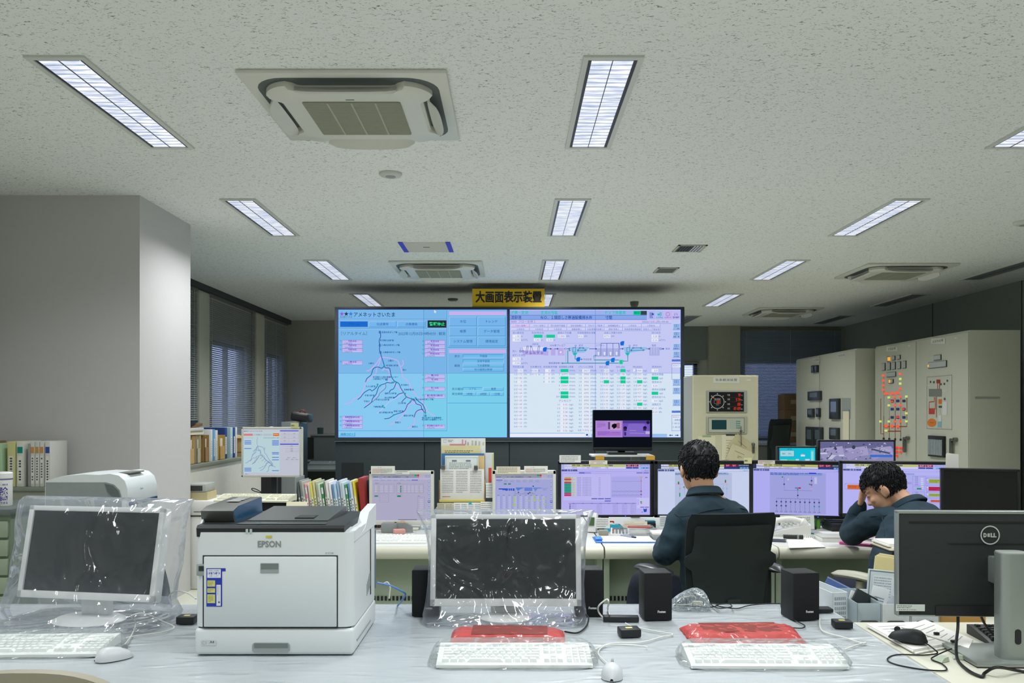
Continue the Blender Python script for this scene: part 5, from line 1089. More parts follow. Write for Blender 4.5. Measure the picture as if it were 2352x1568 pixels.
# ---- black monitor with the round logo
m_sil = M('monitor_silver', (150, 158, 154), .38, metal=.6, vary=.03); m_bk = M('monitor_back_black', (30, 36, 36), .62, vary=.12, bump=.08, bscale=700)
t = thing('monitor', 'black monitor seen from behind with round silver logo and silver stand', 'monitor', (1.49, 2.50, .72), math.radians(-2))
b = MB(); b.box((0, .12, .273), (.60, .020, .318), m_bk, .006); b.build('back_shell', t)
b = MB()
for q in ((-.305, -.299, .115, .435), (.299, .305, .115, .435), (-.305, .305, .428, .437), (-.305, .305, .112, .116)): b.b2(q[0], q[1], .108, .136, q[2], q[3], m_sil, .0025)
b.build('rim', t)
b = MB(); b.b2(-.295, .295, .131, .137, .12, .43, m_blk); b.build('screen', t)
b = MB(); b.b2(-.27, .28, .1085, .1105, .40, .405, m_blk); b.b2(-.15, .18, .108, .111, .336, .3375, m_blk); b.b2(-.19, .19, .106, .112, .115, .145, m_blk); b.build('rear_grooves', t)
d = Draw(44, 44, .062, .062, lit=False); m_lg = (176, 184, 178); d.ring(22, 22, 19.5, 2.6, m_lg, None, 40)
d.text('D', 7.5, 22, 8.2, m_lg, 'l', bold=.06, width=7.2); d.text('E', 19, 22, 6.5, m_lg, 'c', bold=.06, width=5.6); d.text('LL', 23, 22, 8.2, m_lg, 'l', bold=.06, width=12.5)
q = P(2278, 1229.5, 2.60); d.build('logo', t, (q.x-1.49-.004, .1075, q.z-.72))
d = Draw(68, 16, .088, .021, lit=False); d.rect(0, 0, 68, 16, (196, 204, 196)); label_bars(d, 3, 2, 60, 10, (70, 80, 76), 2, 4, .6); label_bars(d, 6, 11, 66, 15, (120, 110, 100), 1, 5, .95); q = P(2097, 1398, 2.6); d.build('inventory_label', t, (q.x-1.49-.004, .1075, q.z-.72))
b = MB(); st = rrect(.042, .034, .022, 5); b.prism([(x, y) for x, y in st], .01, .325, m_sil, 'z', True); o = b.build('stand_column', t, (-.012, .012, 0))
b = MB(); b.prism([(x*.96, y*.96) for x, y in st], .325, .3285, M('stand_cap', (168, 176, 170), .4, metal=.3), 'z'); b.build('column_cap', o)
b = MB(); b.prism([(x, z+.085) for x, z in rrect(.009, .022, .008)], -.0352, -.033, m_blk, 'y'); b.build('cable_hole', o)
b = MB(); b.b2(-.03, .03, .03, .115, .22, .30, m_sil, .004); b.build('bracket', t)
b = MB(); b.box((.0, .06, .010), (.29, .22, .014), m_sil, .005); b.box((0, .06, .004), (.286, .216, .007), m_blk, .002); b.build('base', t)
mouse('mouse', 'black mouse lying on the clipped papers by the black monitor', T(2085, 1466, .745)+Vector((.0, .0, -.004)), math.radians(50), m_blk2, .116, .064, .036)
cable('black mouse cable looping over the bare desk and papers', [T(2118, 1470, .745), T(2145, 1490, .742), T(2152, 1500, .73), T(2120, 1504, .724), T(2060, 1503, .724), T(2038, 1514, .724), T(2060, 1526, .724), T(2120, 1537, .724), T(2172, 1539, .724), T(2165, 1525, .724), T(2140, 1514, .724), T(2150, 1505, .73), T(2190, 1488, .735), T(2230, 1480, .735)], .0022, m_cb)
cable('thick black cable hanging from the black monitor down to the desk', [P(2200, 1400, 2.63), P(2200, 1440, 2.62), P(2196, 1480, 2.58), T(2200, 1515, .726), T(2225, 1540, .726), T(2255, 1553, .726), T(2262, 1545, .726), T(2290, 1532, .75), T(2340, 1540, .728), T(2380, 1545, .726)], .0045, m_cb)
cable('second black cable behind the silver monitor stand', [P(2248, 1400, 2.63), P(2258, 1425, 2.66), P(2275, 1450, 2.68), T(2320, 1490, .73), T(2345, 1520, .726), T(2390, 1530, .726)], .004, m_cb)
cable('black cables piled at the right of the monitor base', [T(2336, 1480, .735), T(2352, 1500, .73), T(2335, 1515, .728), T(2360, 1525, .73), T(2380, 1500, .74), T(2350, 1490, .745)], .0035, m_cb)
# papers, black keyboard
def papers(name, label, pts, z, m, h=.004, cat='papers', group=None, fan=0, line=True, seed=0):
    A = [T(x, y, z) for x, y in pts]; c = sum(A, Vector())/len(A); t = thing(name, label, cat, (c.x, c.y, z), 0, group); n = 1+fan
    for k in range(n):
        dx, dy = (random.Random(seed+k).uniform(-.006, .006), random.Random(seed+k+9).uniform(-.006, .006)) if k else (0, 0)
        MB().prism([(a.x-c.x+dx*k, a.y-c.y+dy*k) for a in A], h*(n-1-k)/n, h*(n-k)/n-.0002, m if k == 0 else m_paper, 'z').build('sheet' if n > 1 else 'page', t)
    if line:
        b = MB(); q = [(a-c) for a in A]; f = lambda u, v: (q[0]*(1-u)+q[1]*u)*(1-v)+(q[3]*(1-u)+q[2]*u)*v; r = random.Random(seed); ml = M('print_grey', (150, 154, 160), .8)
        for i in range(7):
            v = .14+i*.11; p0, p1 = f(.1, v), f(r.uniform(.6, .9), v); w_ = (f(.1, v+.012)-p0)
            b.add([(p0.x, p0.y, h+.0003), (p1.x, p1.y, h+.0003), (p1.x+w_.x, p1.y+w_.y, h+.0003), (p0.x+w_.x, p0.y+w_.y, h+.0003)], [[0, 1, 2, 3]], ml)
        b.build('printing', t)
    return t
papers('clipboard_papers', 'clipboard with white papers under the black mouse', [(1990, 1440), (2105, 1435), (2215, 1478), (2098, 1500)], .722, m_paper, .012, 'papers', None, 2, True, 3)
papers('loose_papers', 'white sheets with curled corners between the mouse and black keyboard', [(2070, 1440), (2125, 1424), (2235, 1470), (2225, 1490)], .7355, m_paper, .003, 'papers', None, 1, True, 8)
for k, (x, y) in enumerate(((2151, 1457), (2190, 1475))): tag(MB().b2(-.008, .008, -.006, .006, 0, .008, m_blk, .002).build('binder_clip', None, T(x, y, .739)), ('small black clip on the upper corner of the loose sheets', 'small black clip at the edge of the black keyboard')[k], 'clip')
keyboard('keyboard', 'black keyboard behind the silver monitor stand', (1.74, 2.76, .721), math.radians(-3), m_blk, M('key_black', (40, 44, 44), .5), .44, .15)
tag(MB().box((0, 0, .04), (.14, .12, .08), m_blk2, .01).build('black_case', None, (1.86, 2.62, .721)), 'black case at the right photo edge behind the monitor stand', 'case')
t = thing('cable_clip', 'pale green plastic cable clip lying by the monitor base', 'clip', T(2163, 1518, .7215), .5); b = MB(); b.prism([(-.02, 0), (.02, 0), (.014, .014), (-.006, .012)], -.012, .012, M('clip_green', (176, 190, 170), .5), 'y'); b.build('clip_body', t)
t = thing('cable_clip', 'pale green plastic cable clip under the loose sheets', 'clip', T(2205, 1512, .7215), -.3); b = MB(); b.prism([(-.02, 0), (.02, 0), (.014, .014), (-.006, .012)], -.012, .012, M('clip_green', (176, 190, 170), .5), 'y'); b.build('clip_body', t)
# ---------------------------------------------------------------- chairs
from mathutils.bvhtree import BVHTree
m_chs = M('chair_cloth_black', (24, 33, 34), .9, bump=.4, bscale=800, vary=.15); m_chp = M('chair_shell_black', (28, 38, 38), .5, vary=.06); m_arm = M('arm_pad_black', (38, 42, 44), .3)
def office_chair(label, loc, rz, top=1.0, W=.44, arm=m_arm, cloth=m_chs, shell=m_chp, arms=True, armz=.70, back_only=False, lean=.06, pad_rot=math.radians(28)):
    t = thing('office_chair', label, 'chair', loc, rz)
    b = MB(); b.box((0, 0, .445), (.48, .46, .07), cloth, .03, 4); b.build('seat', t)
    zb = .53; H = top-zb
    def backring(s, off, th, w_):
        pts = []
        z = zb+H*s; y = -.235-lean*s+.03*math.sin(s*math.pi); rr = w_/2*(1-.10*max(0, s-.75)*4*max(0, s-.75))*(1-.12*(1-s))
        ed = min(1, min(s, 1-s)/.07)**.5 if 0 < s < 1 else .35
        n = 12
        for k in range(n+1):
            u = -1+2*k/n; pts.append(Vector((u*rr*(.9+.1*ed), y+.035*u*u+off, z)))
        for k in range(n, -1, -1):
            u = -1+2*k/n; e = max(.12, (1-abs(u)**5))*ed; pts.append(Vector((u*rr*(.9+.1*ed), y+.035*u*u+off+th*e, z)))
        return pts
    b = MB(); b.loft([backring(s, 0, .085, W) for s in (0, .02, .06, .15, .3, .45, .6, .75, .86, .94, .98, 1.0)], cloth, True); b.build('backrest', t)
    b = MB(); prof = [(-.05, .33), (.10, .33), (.25, .345), (.44, .36), (.47, .40), (.52, .43), (.58, .42), (.62, .36), (.70, .345), (.86, .345), (.885, .33)]
    rings = []
    for s, w_ in prof:
        r = backring(min(.97, max(.03, s)), -.028, .022, w_/.9); z = zb+H*s
        rings.append([Vector((p.x, p.y, z)) for p in r])
    b.loft(rings, shell, True); b.build('back_shell', t)
    b = MB(); b.box((0, -.26, .50), (.07, .03, .22), shell, .01); b.box((0, -.14, .40), (.07, .26, .03), shell, .008); b.build('back_bracket', t)
    if arms:
        for s in (-1, 1):
            b = MB(); rings = []
            for i in range(9):
                u = i/8; y = -.14+.27*u; w_ = .038+.012*math.sin(u*math.pi); k = (1-abs(2*u-1)**6)**.5+.05; z = armz+.012*math.sin(u*3)
                rings.append([Vector((s*(.285+.012*math.cos(u*3))+w_*k*math.cos(a), y, z+.016*k*math.sin(a))) for a in [2*math.pi*j/14 for j in range(14)]])
            if s < 0: R_ = Matrix.Rotation(pad_rot, 3, 'Z'); c_ = Vector((s*.285, -.02, 0)); rings = [[c_+R_ @ (v-c_) for v in r] for r in rings]
            b.loft(rings, arm, True); b.build('arm_pad', t)
            b = MB(); b.tube(smooth_pts([(s*.285, -.02, armz-.012), (s*.285, -.02, .52), (s*.27, -.02, .43), (s*.14, 0, .40)]), .02, shell if arm is m_arm else arm, 10); b.build('arm_post', t)
    b = MB(); b.cyl((0, 0, .10), (0, 0, .41), .028, m_blk); b.build('gas_lift', t)
    for k in range(5):
        a = 2*math.pi*k/5+.3; b = MB(); b.tube([(0, 0, .11), (.15*math.cos(a), .15*math.sin(a), .10), (.29*math.cos(a), .29*math.sin(a), .075)], .02, m_blk, 8, [.026, .022, .015]); lg = b.build('base_leg', t)
        b = MB(); b.cyl((.29*math.cos(a)-.02*math.sin(a), .29*math.sin(a)+.02*math.cos(a), .03), (.29*math.cos(a)+.02*math.sin(a), .29*math.sin(a)-.02*math.cos(a), .03), .0295, m_blk); b.build('caster', lg)
    return t
office_chair('black office chair with moulded back shell, holding the upright operator', (.965, 4.13, 0), math.radians(10))
office_chair('black office chair with beige arm pads under the bowed operator', (1.90, 4.06, 0), math.radians(14), 1.0, .44, M('arm_pad_beige', (166, 166, 150), .4), armz=.685)
office_chair('empty black office chair half hidden behind the left wrapped monitor', (-1.60, 3.98, 0), math.radians(-24), .905, .46, arms=False, lean=.12)
m_cb2 = M('chair_beige_shell', (150, 146, 130), .5, vary=.04)
# near chair whose top edge pokes into the photo
t = thing('stacking_chair', 'beige chair whose rounded back top shows at the bottom left corner', 'chair', (-.985, 1.98, 0), 0)
b = MB(); rings = []
for s, w_ in [(0, .36), (.08, .40), (.3, .45)]+[(.55+.45*math.sin(math.radians(a)), .47*max(.04, math.cos(math.radians(a)))**.75) for a in range(0, 91, 6)]:
    z = .52+.415*s; y = -.22-.05*s; n = 24
    rings.append([Vector((u*w_/2, y+.04*u*u*(w_/.47)**2, z)) for u in [-1+2*k/n for k in range(n+1)]]+[Vector((u*w_/2, y+.04*u*u*(w_/.47)**2+.026, z)) for u in [1-2*k/n for k in range(n+1)]])
b.loft(rings, m_cb2, True); b.build('backrest', t)
b = MB(); b.box((0, 0, .44), (.44, .44, .05), m_cb2, .02, 3); b.build('seat', t)
for sx in (-1, 1): MB().tube([(sx*.16, -.21, .56), (sx*.17, -.2, .42), (sx*.17, -.1, .42)], .011, m_leg).build('back_support', t)
for sx in (-1, 1):
    for sy in (-1, 1): MB().cyl((sx*.19, sy*.18, .43), (sx*.21, sy*.22, 0), .012, m_leg).build('leg', t)

# ---------------------------------------------------------------- people
m_skin = M('skin', (206, 160, 130), .55, spec=.3, vary=.06, scale=18); m_hair = M('hair_black', (24, 26, 29), .55, spec=.3, vary=.3, scale=60)
m_jkt = M('work_jacket_navy', (42, 60, 71), .88, spec=.2, vary=.10, scale=30, bump=.35, bscale=900); m_trs = M('trousers_navy', (26, 33, 50), .9, vary=.1); m_sole = M('shoe_dark', (30, 30, 32), .5)
def limb(mb, pts, rs, m, seg=14, n=6):
    P_ = smooth_pts(pts, n); R_ = [v.x for v in smooth_pts([(r, 0, 0) for r in rs], n)]
    mb.tube(P_, 0, m, seg, R_); mb.sphere(P_[0], R_[0], m, 14, 10); mb.sphere(P_[-1], R_[-1], m, 14, 10)
def ell(c, hx, hy, yaw=0.0, roll=0.0, n=24, p=2.4, pitch=0.0):
    R = Matrix.Rotation(yaw, 3, 'Z') @ Matrix.Rotation(pitch, 3, 'X') @ Matrix.Rotation(roll, 3, 'Y'); out = []
    for k in range(n):
        a = 2*math.pi*k/n; cx, sx = math.cos(a), math.sin(a)
        out.append(Vector(c)+R @ Vector((hx*abs(cx)**(2/p)*(1 if cx >= 0 else -1), hy*abs(sx)**(2/p)*(1 if sx >= 0 else -1), 0)))
    return out
def fuse(mb, name, voxel, m, parent=None, smooth=3, fold=None):
    """melt the collected shapes into one continuous surface"""
    o = mb.build('tmp_'+name); md = o.modifiers.new('r', 'REMESH'); md.mode = 'VOXEL'; md.voxel_size = voxel; md.use_smooth_shade = True
    s = o.modifiers.new('s', 'SMOOTH'); s.factor = .5; s.iterations = smooth
    dg = bpy.context.evaluated_depsgraph_get(); dg.update(); me = bpy.data.meshes.new_from_object(o.evaluated_get(dg)); bpy.data.objects.remove(o); me.name = name
    if fold:
        ns = [v.normal.copy() for v in me.vertices]
        for v, n in zip(me.vertices, ns): v.co += n*fold(v.co, n)
    me.materials.clear(); me.materials.append(m)
    for p in me.polygons: p.use_smooth = True; p.material_index = 0
    ob = bpy.data.objects.new(name, me); COL.objects.link(ob); ob.parent = parent
    return ob
def head_shapes(mb, H, m):
    """H: matrix of the head, local +y is where the face looks"""
    def e(c, s, rot=None): mb.M = H; mb.sphere(c, 1, m, 24, 16, s, rot); mb.M = Matrix.Identity(4)
    e((0, -.012, .03), (.074, .095, .088)); e((0, .03, -.035), (.060, .066, .074)); e((0, .062, -.088), (.028, .026, .022)); e((0, .03, -.07), (.054, .052, .040))
    e((0, .072, .028), (.052, .022, .018)); e((0, .098, -.030), (.012, .017, .013)); e((0, .091, -.010), (.008, .012, .028), (.25, 0, 0))
    for s in (-1, 1):
        e((s*.012, .090, -.033), (.009, .010, .008)); e((s*.034, .070, -.025), (.022, .018, .018)); e((s*.086, -.008, -.008), (.012, .022, .034), (-.2, 0, s*.5)); e((s*.082, .0, -.032), (.009, .012, .013)); e((s*.078, .002, -.014), (.012, .014, .022)); e((s*.030, .078, .006), (.015, .012, .009))
    e((0, .086, -.056), (.022, .010, .006)); e((0, .084, -.066), (.018, .010, .006))
    e((0, .080, -.078), (.02, .012, .01))
def hair_obj(H, parent, m, seed, top=.014, fringe=.060, nape=-.082, spiky=.3):
    r = random.Random(seed); b = MB(); nu, nv = 96, 64; cr = Vector((.012, -.045, .115))
    def region(d):
        x, y, z = d.x*.080, d.y*.101-.012, d.z*.094+.03
        lim = fringe if y > .045 else (fringe-(.045-y)/.045*(fringe+.016) if y > .0 else (-.016+(y/.05)*(.016+nape)*-1 if y > -.05 else nape))
        if y <= 0: lim = max(nape, -.016+(nape+.016)*min(1, -y/.045))
        if abs(x) > .066 and -.03 < y < .03: lim = max(lim, .012)
        return (z-lim)/.02
    vs = []
    for j in range(nv+1):
        ph = math.pi*j/nv
        for i in range(nu):
            th = 2*math.pi*i/nu; d = Vector((math.sin(ph)*math.cos(th), math.sin(ph)*math.sin(th), math.cos(ph)))
            k = max(-1, min(1, region(d))); w_ = mnoise.noise(Vector((d.x*3, d.y*3, d.z*3+seed)))*.006
            th_ = (top+w_*1.2+(.006 if d.z > .2 else 0))*k if k > 0 else -.02*abs(k)-.004
            vs.append(Vector((d.x*(.075+th_), d.y*(.096+th_)-.012, d.z*(.089+th_)+.03)))
    b.M = H; b.add(vs, [[j*nu+i, j*nu+(i+1) % nu, (j+1)*nu+(i+1) % nu, (j+1)*nu+i] for j in range(nv) for i in range(nu)], m, True)
    # locks running away from the crown
    for q in range(1700):
        th, ph = r.uniform(0, 2*math.pi), math.acos(r.uniform(-.85, 1)); d = Vector((math.sin(ph)*math.cos(th), math.sin(ph)*math.sin(th), math.cos(ph)))
        if region(d) < .1: continue
        p = Vector((d.x*(.076+top), d.y*(.097+top)-.012, d.z*(.090+top)+.03+(.005 if d.z > .2 else 0))); f = (p-cr); f = (f-d*f.dot(d)); f = f.normalized() if f.length > .01 else d.orthogonal().normalized()
        f = (f+d.cross(f)*r.uniform(-.5, .5)).normalized(); L = r.uniform(.016, .032); lift = r.uniform(-.0, .006)+spiky*r.uniform(0, .012)
        pts = [p-d*.004, p+f*L*.4+d*lift, p+f*L*.8+d*(lift*.8-L*L*3), p+f*L+d*(lift*.7-L*L*5)]
        b.tube(pts, 0, m, 5, [.0022, .0027, .0018, .0003])
    return b.build('hair', parent)
def hand_shapes(mb, wrist, d, up, side, m, curl=.35, k=1.0, thumb=1):
    """palm + five fingers; d: along the fingers, up: back of the hand, side: towards the thumb"""
    d, up, side = d.normalized(), up.normalized(), side.normalized(); w0 = Vector(wrist)
    for a in range(5):
        c = w0+d*(.018+a*.017)*k
        for q in (-1.35, -.45, .45, 1.35): mb.sphere(c+side*q*.0195*k*(.75+.06*a), .0145*k, m, 10, 8)
    for i, (s, L) in enumerate(((.029, .070), (.010, .078), (-.010, .072), (-.028, .056))):
        p = w0+d*.088*k+side*s*k; pts = [p-d*.02*k]; ang = 0; dd = d
        for q, f in enumerate((.45, .32, .25)):
            ang += curl*(.6+.25*q+.08*i); v = d*math.cos(ang)-up*math.sin(ang)+side*(s*1.2); p = p+v.normalized()*L*f*k; pts.append(p)
        limb(mb, pts, [.0105*k, .0098*k, .0088*k, .0075*k], m, 10, 3)
    p = w0+d*.025*k+side*.028*k*thumb; limb(mb, [p-side*.01*k, p+(side*.75+d*.6).normalized()*.035*k, p+(side*.6+d*.8).normalized()*.062*k-up*.008, p+(side*.45+d).normalized()*.082*k-up*.016], [.014*k, .0125*k, .011*k, .009*k], m, 10, 3)
def folds(amp, scale=(11, 11, 22), seed=0):
    def f(co, n):
        q = mnoise.noise(Vector((co.x*scale[0]+seed, co.y*scale[1], co.z*scale[2]))); q2 = mnoise.ridged_multi_fractal(Vector((co.x*6+seed, co.y*6, co.z*9+co.x*5)), 1., 2., 2, 1., 2.)
        return amp*(.55*q+.45*(q2-1.1))
    return f
def seam(parent, jacket, pxs, r=.0022, name='seam', m=None):
    """raised stitching laid on the cloth"""
    bvh = BVHTree.FromPolygons([v.co.copy() for v in jacket.data.vertices], [list(p.vertices) for p in jacket.data.polygons]); o = Vector((0, 0, CAMZ)); base = jacket.matrix_world.translation; out = []
    W = parent.matrix_world.translation if False else Vector(parent.location)
    for x, y in pxs:
        d = (P(x, y, 4.0)-o).normalized(); h = bvh.ray_cast(o-W, d)
        if h[0] is not None: out.append(h[0]+h[1]*.0004)
    if len(out) > 1: MB().tube(smooth_pts(out, 6), r, m or M('seam_dark', (26, 38, 46), .9), 6).build(name, jacket)
def person(label, loc, head, yaw, pitch, roll, neck, torso, arms, legs, hands, seed, hair_kw, collar, seams):
    t = thing('person', label, 'person', loc); L = Vector(loc); rel = lambda p: Vector(p)-L
    H = Matrix.Translation(rel(head)) @ Matrix.Rotation(yaw, 4, 'Z') @ Matrix.Rotation(pitch, 4, 'X') @ Matrix.Rotation(roll, 4, 'Y')
    b = MB(); head_shapes(b, H, m_skin); hb = H @ Vector((0, -.03, -.035))
    limb(b, [hb, (hb*.45+rel(neck)*.55), rel(neck)], [.058, .054, .058], m_skin)
    b.loft([ell(rel(c), hx*.88, hy*.88, yw, rl, pitch=pt) for c, hx, hy, yw, rl, pt in torso], m_skin)
    for pts, rs in arms: limb(b, [rel(p) for p in pts], [r*.74 for r in rs], m_skin)
    for pts, rs in legs: limb(b, [rel(p) for p in pts], [r*.8 for r in rs], m_skin)
    for hd in hands: hand_shapes(b, rel(hd[0]), Vector(hd[1]), Vector(hd[2]), Vector(hd[3]), m_skin, hd[4])
    fuse(b, 'body', .0046, m_skin, t, 3)
    hair_obj(H, t, m_hair, seed, **hair_kw)
    for s in (-1, 1):
        e = MB(); e.M = H; e.tube(smooth_pts([(s*.016, .0935, .030), (s*.030, .0905, .035), (s*.046, .078, .031)], 4), .0028, m_hair, 6); e.build('eyebrow', t)
        e = MB(); e.M = H; e.tube(smooth_pts([(s*.018, .0885, .005), (s*.030, .0895, .0035), (s*.043, .0815, .005)], 4), .0016, m_hair, 6); e.build('eyelid', t)
    b = MB(); b.loft([ell(rel(c), hx, hy, yw, rl, pitch=pt) for c, hx, hy, yw, rl, pt in torso], m_jkt)
    for pts, rs in arms: limb(b, [rel(p) for p in pts], rs, m_jkt)
    jk = fuse(b, 'jacket', .0075, m_jkt, t, 4, folds(.013, (13, 13, 20), seed=seed))
    b = MB()
    for pts, rs in legs: limb(b, [rel(p) for p in pts], rs, m_trs)
    b.sphere(rel(torso[0][0])+Vector((0, .02, -.01)), .15, m_trs, 16, 12, (1.12, 1.0, .55)); fuse(b, 'trousers', .010, m_trs, t, 4, folds(.006, seed=seed+3))
    for pts, rs in legs:
        f = rel(pts[-1]); b = MB(); b.sphere(f+Vector((0, .05, -.015)), 1, m_sole, 16, 10, (.045, .125, .045)); b.build('shoe', t)
    b = MB(); c0, hx, hy, yw, pt, h = collar; R0 = ell(rel(c0), hx, hy, yw, pitch=pt); up = Matrix.Rotation(yw, 3, 'Z') @ Matrix.Rotation(pt, 3, 'X') @ Vector((0, 0, 1)); c0r = rel(c0)
    q = lambda R, k, z: [c0r+(v-c0r)*k+up*z for v in R]
    b.loft([q(R0, 1.16, -.012), q(R0, 1.05, h*.6), q(R0, .98, h), q(R0, .93, h*.95), q(R0, .93, h*.3)], m_jkt, True, cap=False); b.loft([q(R0, .98, h), q(R0, 1.10, h*.75), q(R0, 1.30, -.006), q(R0, 1.26, -.012)], m_jkt, True, cap=False); b.build('collar', jk)
    for s in seams: seam(t, jk, s)
    return t
# upright operator
person('man with short black hair in navy jacket sitting upright with his back turned', (.96, 4.17, .45),
    (.922, 4.215, 1.178), math.radians(14), math.radians(-10), math.radians(3), (.945, 4.165, 1.05),
    [((.98, 4.15, .50), .155, .12, .12, 0, 0), ((.98, 4.15, .62), .155, .118, .12, 0, 0), ((.975, 4.14, .76), .162, .122, .12, 0, 0), ((.968, 4.14, .88), .176, .125, .12, 0, 0), ((.962, 4.145, .95), .180, .115, .12, 0, 0), ((.955, 4.15, 1.0), .160, .098, .12, 0, 0), ((.95, 4.155, 1.035), .118, .082, .12, 0, 0), ((.947, 4.16, 1.065), .075, .066, .12, 0, 0)],
    [([(.845, 4.15, .975), (.815, 4.145, .925), (.785, 4.12, .84), (.752, 4.15, .768), (.78, 4.36, .755), (.84, 4.62, .765)], [.052, .066, .064, .060, .054, .046]), ([(1.075, 4.16, .98), (1.11, 4.165, .93), (1.145, 4.17, .84), (1.165, 4.22, .768), (1.13, 4.42, .755), (1.06, 4.64, .765)], [.052, .066, .064, .060, .052, .044])],
    [([(.88, 4.17, .535), (.79, 4.35, .55), (.70, 4.53, .545), (.67, 4.55, .30), (.66, 4.52, .08)], [.095, .088, .075, .062, .052]), ([(1.06, 4.17, .535), (1.10, 4.35, .55), (1.13, 4.53, .545), (1.12, 4.55, .30), (1.12, 4.52, .08)], [.095, .088, .075, .062, .052])],
    [((.845, 4.65, .758), (.3, 1, -.08), (0, 0, 1), (1, -.3, 0), .18), ((1.055, 4.67, .758), (-.3, 1, -.08), (0, 0, 1), (-1, -.3, 0), .18)], 3, dict(fringe=.052, nape=-.085), ((.945, 4.165, 1.062), .070, .064, .12, -.25, .030),
    [[(1538, 1178), (1560, 1186), (1590, 1183), (1620, 1174), (1660, 1168), (1700, 1167), (1716, 1172)], [(1538, 1172), (1550, 1180), (1562, 1188), (1568, 1196)], [(1590, 1183), (1582, 1196), (1576, 1210)]])
# bowed operator
person('man with short dark hair bowed over the desk, hand pressed to his forehead', (1.95, 4.12, .45),
    (1.975, 4.505, 1.052), math.radians(62), math.radians(-32), math.radians(4), (2.062, 4.42, .972),
    [((1.90, 4.10, .50), .17, .125, .3, 0, 0), ((1.905, 4.12, .62), .172, .13, .3, .05, -.15), ((1.95, 4.19, .75), .185, .135, .35, .1, -.3), ((2.01, 4.27, .84), .195, .138, .4, .10, -.45), ((2.05, 4.34, .905), .182, .122, .42, .10, -.55), ((2.06, 4.385, .945), .132, .096, .42, .08, -.6), ((2.066, 4.415, .972), .082, .070, .45, .08, -.6)],
    [([(1.955, 4.40, .915), (1.91, 4.45, .895), (1.878, 4.56, .84), (1.868, 4.685, .785), (1.880, 4.69, .84), (1.895, 4.625, .945)], [.060, .070, .066, .060, .054, .043]), ([(2.15, 4.33, .915), (2.205, 4.36, .875), (2.29, 4.46, .84), (2.30, 4.62, .785), (2.24, 4.76, .775), (2.16, 4.86, .77)], [.058, .068, .064, .058, .052, .045])],
    [([(1.82, 4.10, .535), (1.77, 4.30, .53), (1.735, 4.48, .515), (1.73, 4.52, .3), (1.68, 4.52, .08)], [.095, .090, .076, .062, .052]), ([(1.99, 4.12, .535), (2.05, 4.34, .55), (2.09, 4.54, .545), (2.10, 4.55, .3), (2.10, 4.52, .08)], [.095, .088, .075, .062, .052])],
    [((1.893, 4.612, .955), (.08, -.25, 1), (-.8, .6, .1), (.55, .75, .1), .30), ((2.15, 4.88, .765), (-.8, .6, -.05), (0, 0, 1), (-.4, -.9, 0), .2)], 8, dict(fringe=.050, nape=-.070, spiky=.5, top=.011), ((2.062, 4.418, .978), .076, .070, .55, -.6, .028),
    [[(1968, 1190), (2000, 1186), (2030, 1184), (2070, 1178), (2110, 1178)], [(2026, 1186), (2030, 1205), (2032, 1230)], [(1948, 1180), (1960, 1178), (1968, 1184)]])
# ---------------------------------------------------------------- instrument cabinets on the right
m_cab = M('cabinet_beige', (204, 200, 172), .55, vary=.03); m_cab2 = M('relay_panel_grey', (186, 188, 172), .55, vary=.03); m_hdl = M('chrome_handle', (120, 122, 118), .25, metal=.8)
class Face:
    """drawing on a cabinet front in metres; pixel coordinates are read through the front's own plane"""
    def __init__(s, W, H, to): s.W, s.H, s.to = W, H, to
    def new(s, lit=False, k=1.0): return Draw(s.W, s.H, s.W, s.H, lit=lit, strength=k, step=.0004)
    def q(s, x, y): return s.to(x, y)
    def rect(s, d, x0, y0, x1, y1, c):
        a, b = s.q(x0, y0), s.q(x1, y0); e, f = s.q(x1, y1), s.q(x0, y1); d.poly([a, b, e, f], c)
    def text(s, d, t, x, y, h, c, w): a = s.q(x-w/2, y); b = s.q(x+w/2, y); u = s.q(x, y-h/2); v = s.q(x, y+h/2); d.text(t, (a[0]+b[0])/2, (a[1]+b[1])/2, v[1]-u[1], c, 'c', width=b[0]-a[0])
    def line(s, d, pts, w, c): d.line([s.q(*p) for p in pts], w, c)
# weather cabinet
WD = 8.6; wx0, wx1, wz = (1591-CX)*WD/F, (1743-CX)*WD/F, CAMZ-(861-HY)*WD/F; wc = (wx0+wx1)/2; WW = wx1-wx0
t = thing('weather_cabinet', 'beige instrument cabinet with red weather readings and a dial', 'cabinet', (wc, WD, 0))
MB().b2(-WW/2, WW/2, .02, .45, 0, wz, m_cab, .004).build('body', t)
dr = MB().b2(-WW/2+.006, WW/2-.006, 0, .022, .04, wz-.012, m_cab, .004).build('door', t)
MB().b2(-WW/2-.002, -WW/2+.001, .03, .44, .0, wz-.01, M('cabinet_side_shade', (150, 154, 146), .6)).build('side_shade', t)  # thin plate whose darker colour paints the shade on the left side
fw = Face(WW, wz, lambda x, y: ((x-1591)*WD/F, (y-861)*WD/F)); off = (0, -.002, wz/2)
d = fw.new(); fw.rect(d, 1638, 866, 1698, 879, (222, 222, 210)); fw.text(d, '気象観測装置', 1668, 872.5, 5.5, (70, 72, 70), 50); fw.rect(d, 1715, 871, 1725, 874, (226, 226, 220)); d.build('nameplate', t, off)
def pbox(x0, y0, x1, y1, y_front, y_back, m, bev=.002):
    a, b = fw.q(x0, y0), fw.q(x1, y1); return MB().b2(a[0]-WW/2, b[0]-WW/2, y_front, y_back, wz-b[1], wz-a[1], m, bev)
dp = pbox(1622, 897, 1715.5, 947, -.012, .01, M('display_frame', (164, 168, 156), .5)).build('display_frame', t)
d = fw.new(); fw.rect(d, 1628, 900, 1708, 945, (12, 14, 16))
c = fw.q(1647, 922.5); d.ring(c[0], c[1], .068, .005, (214, 216, 214), None, 40)
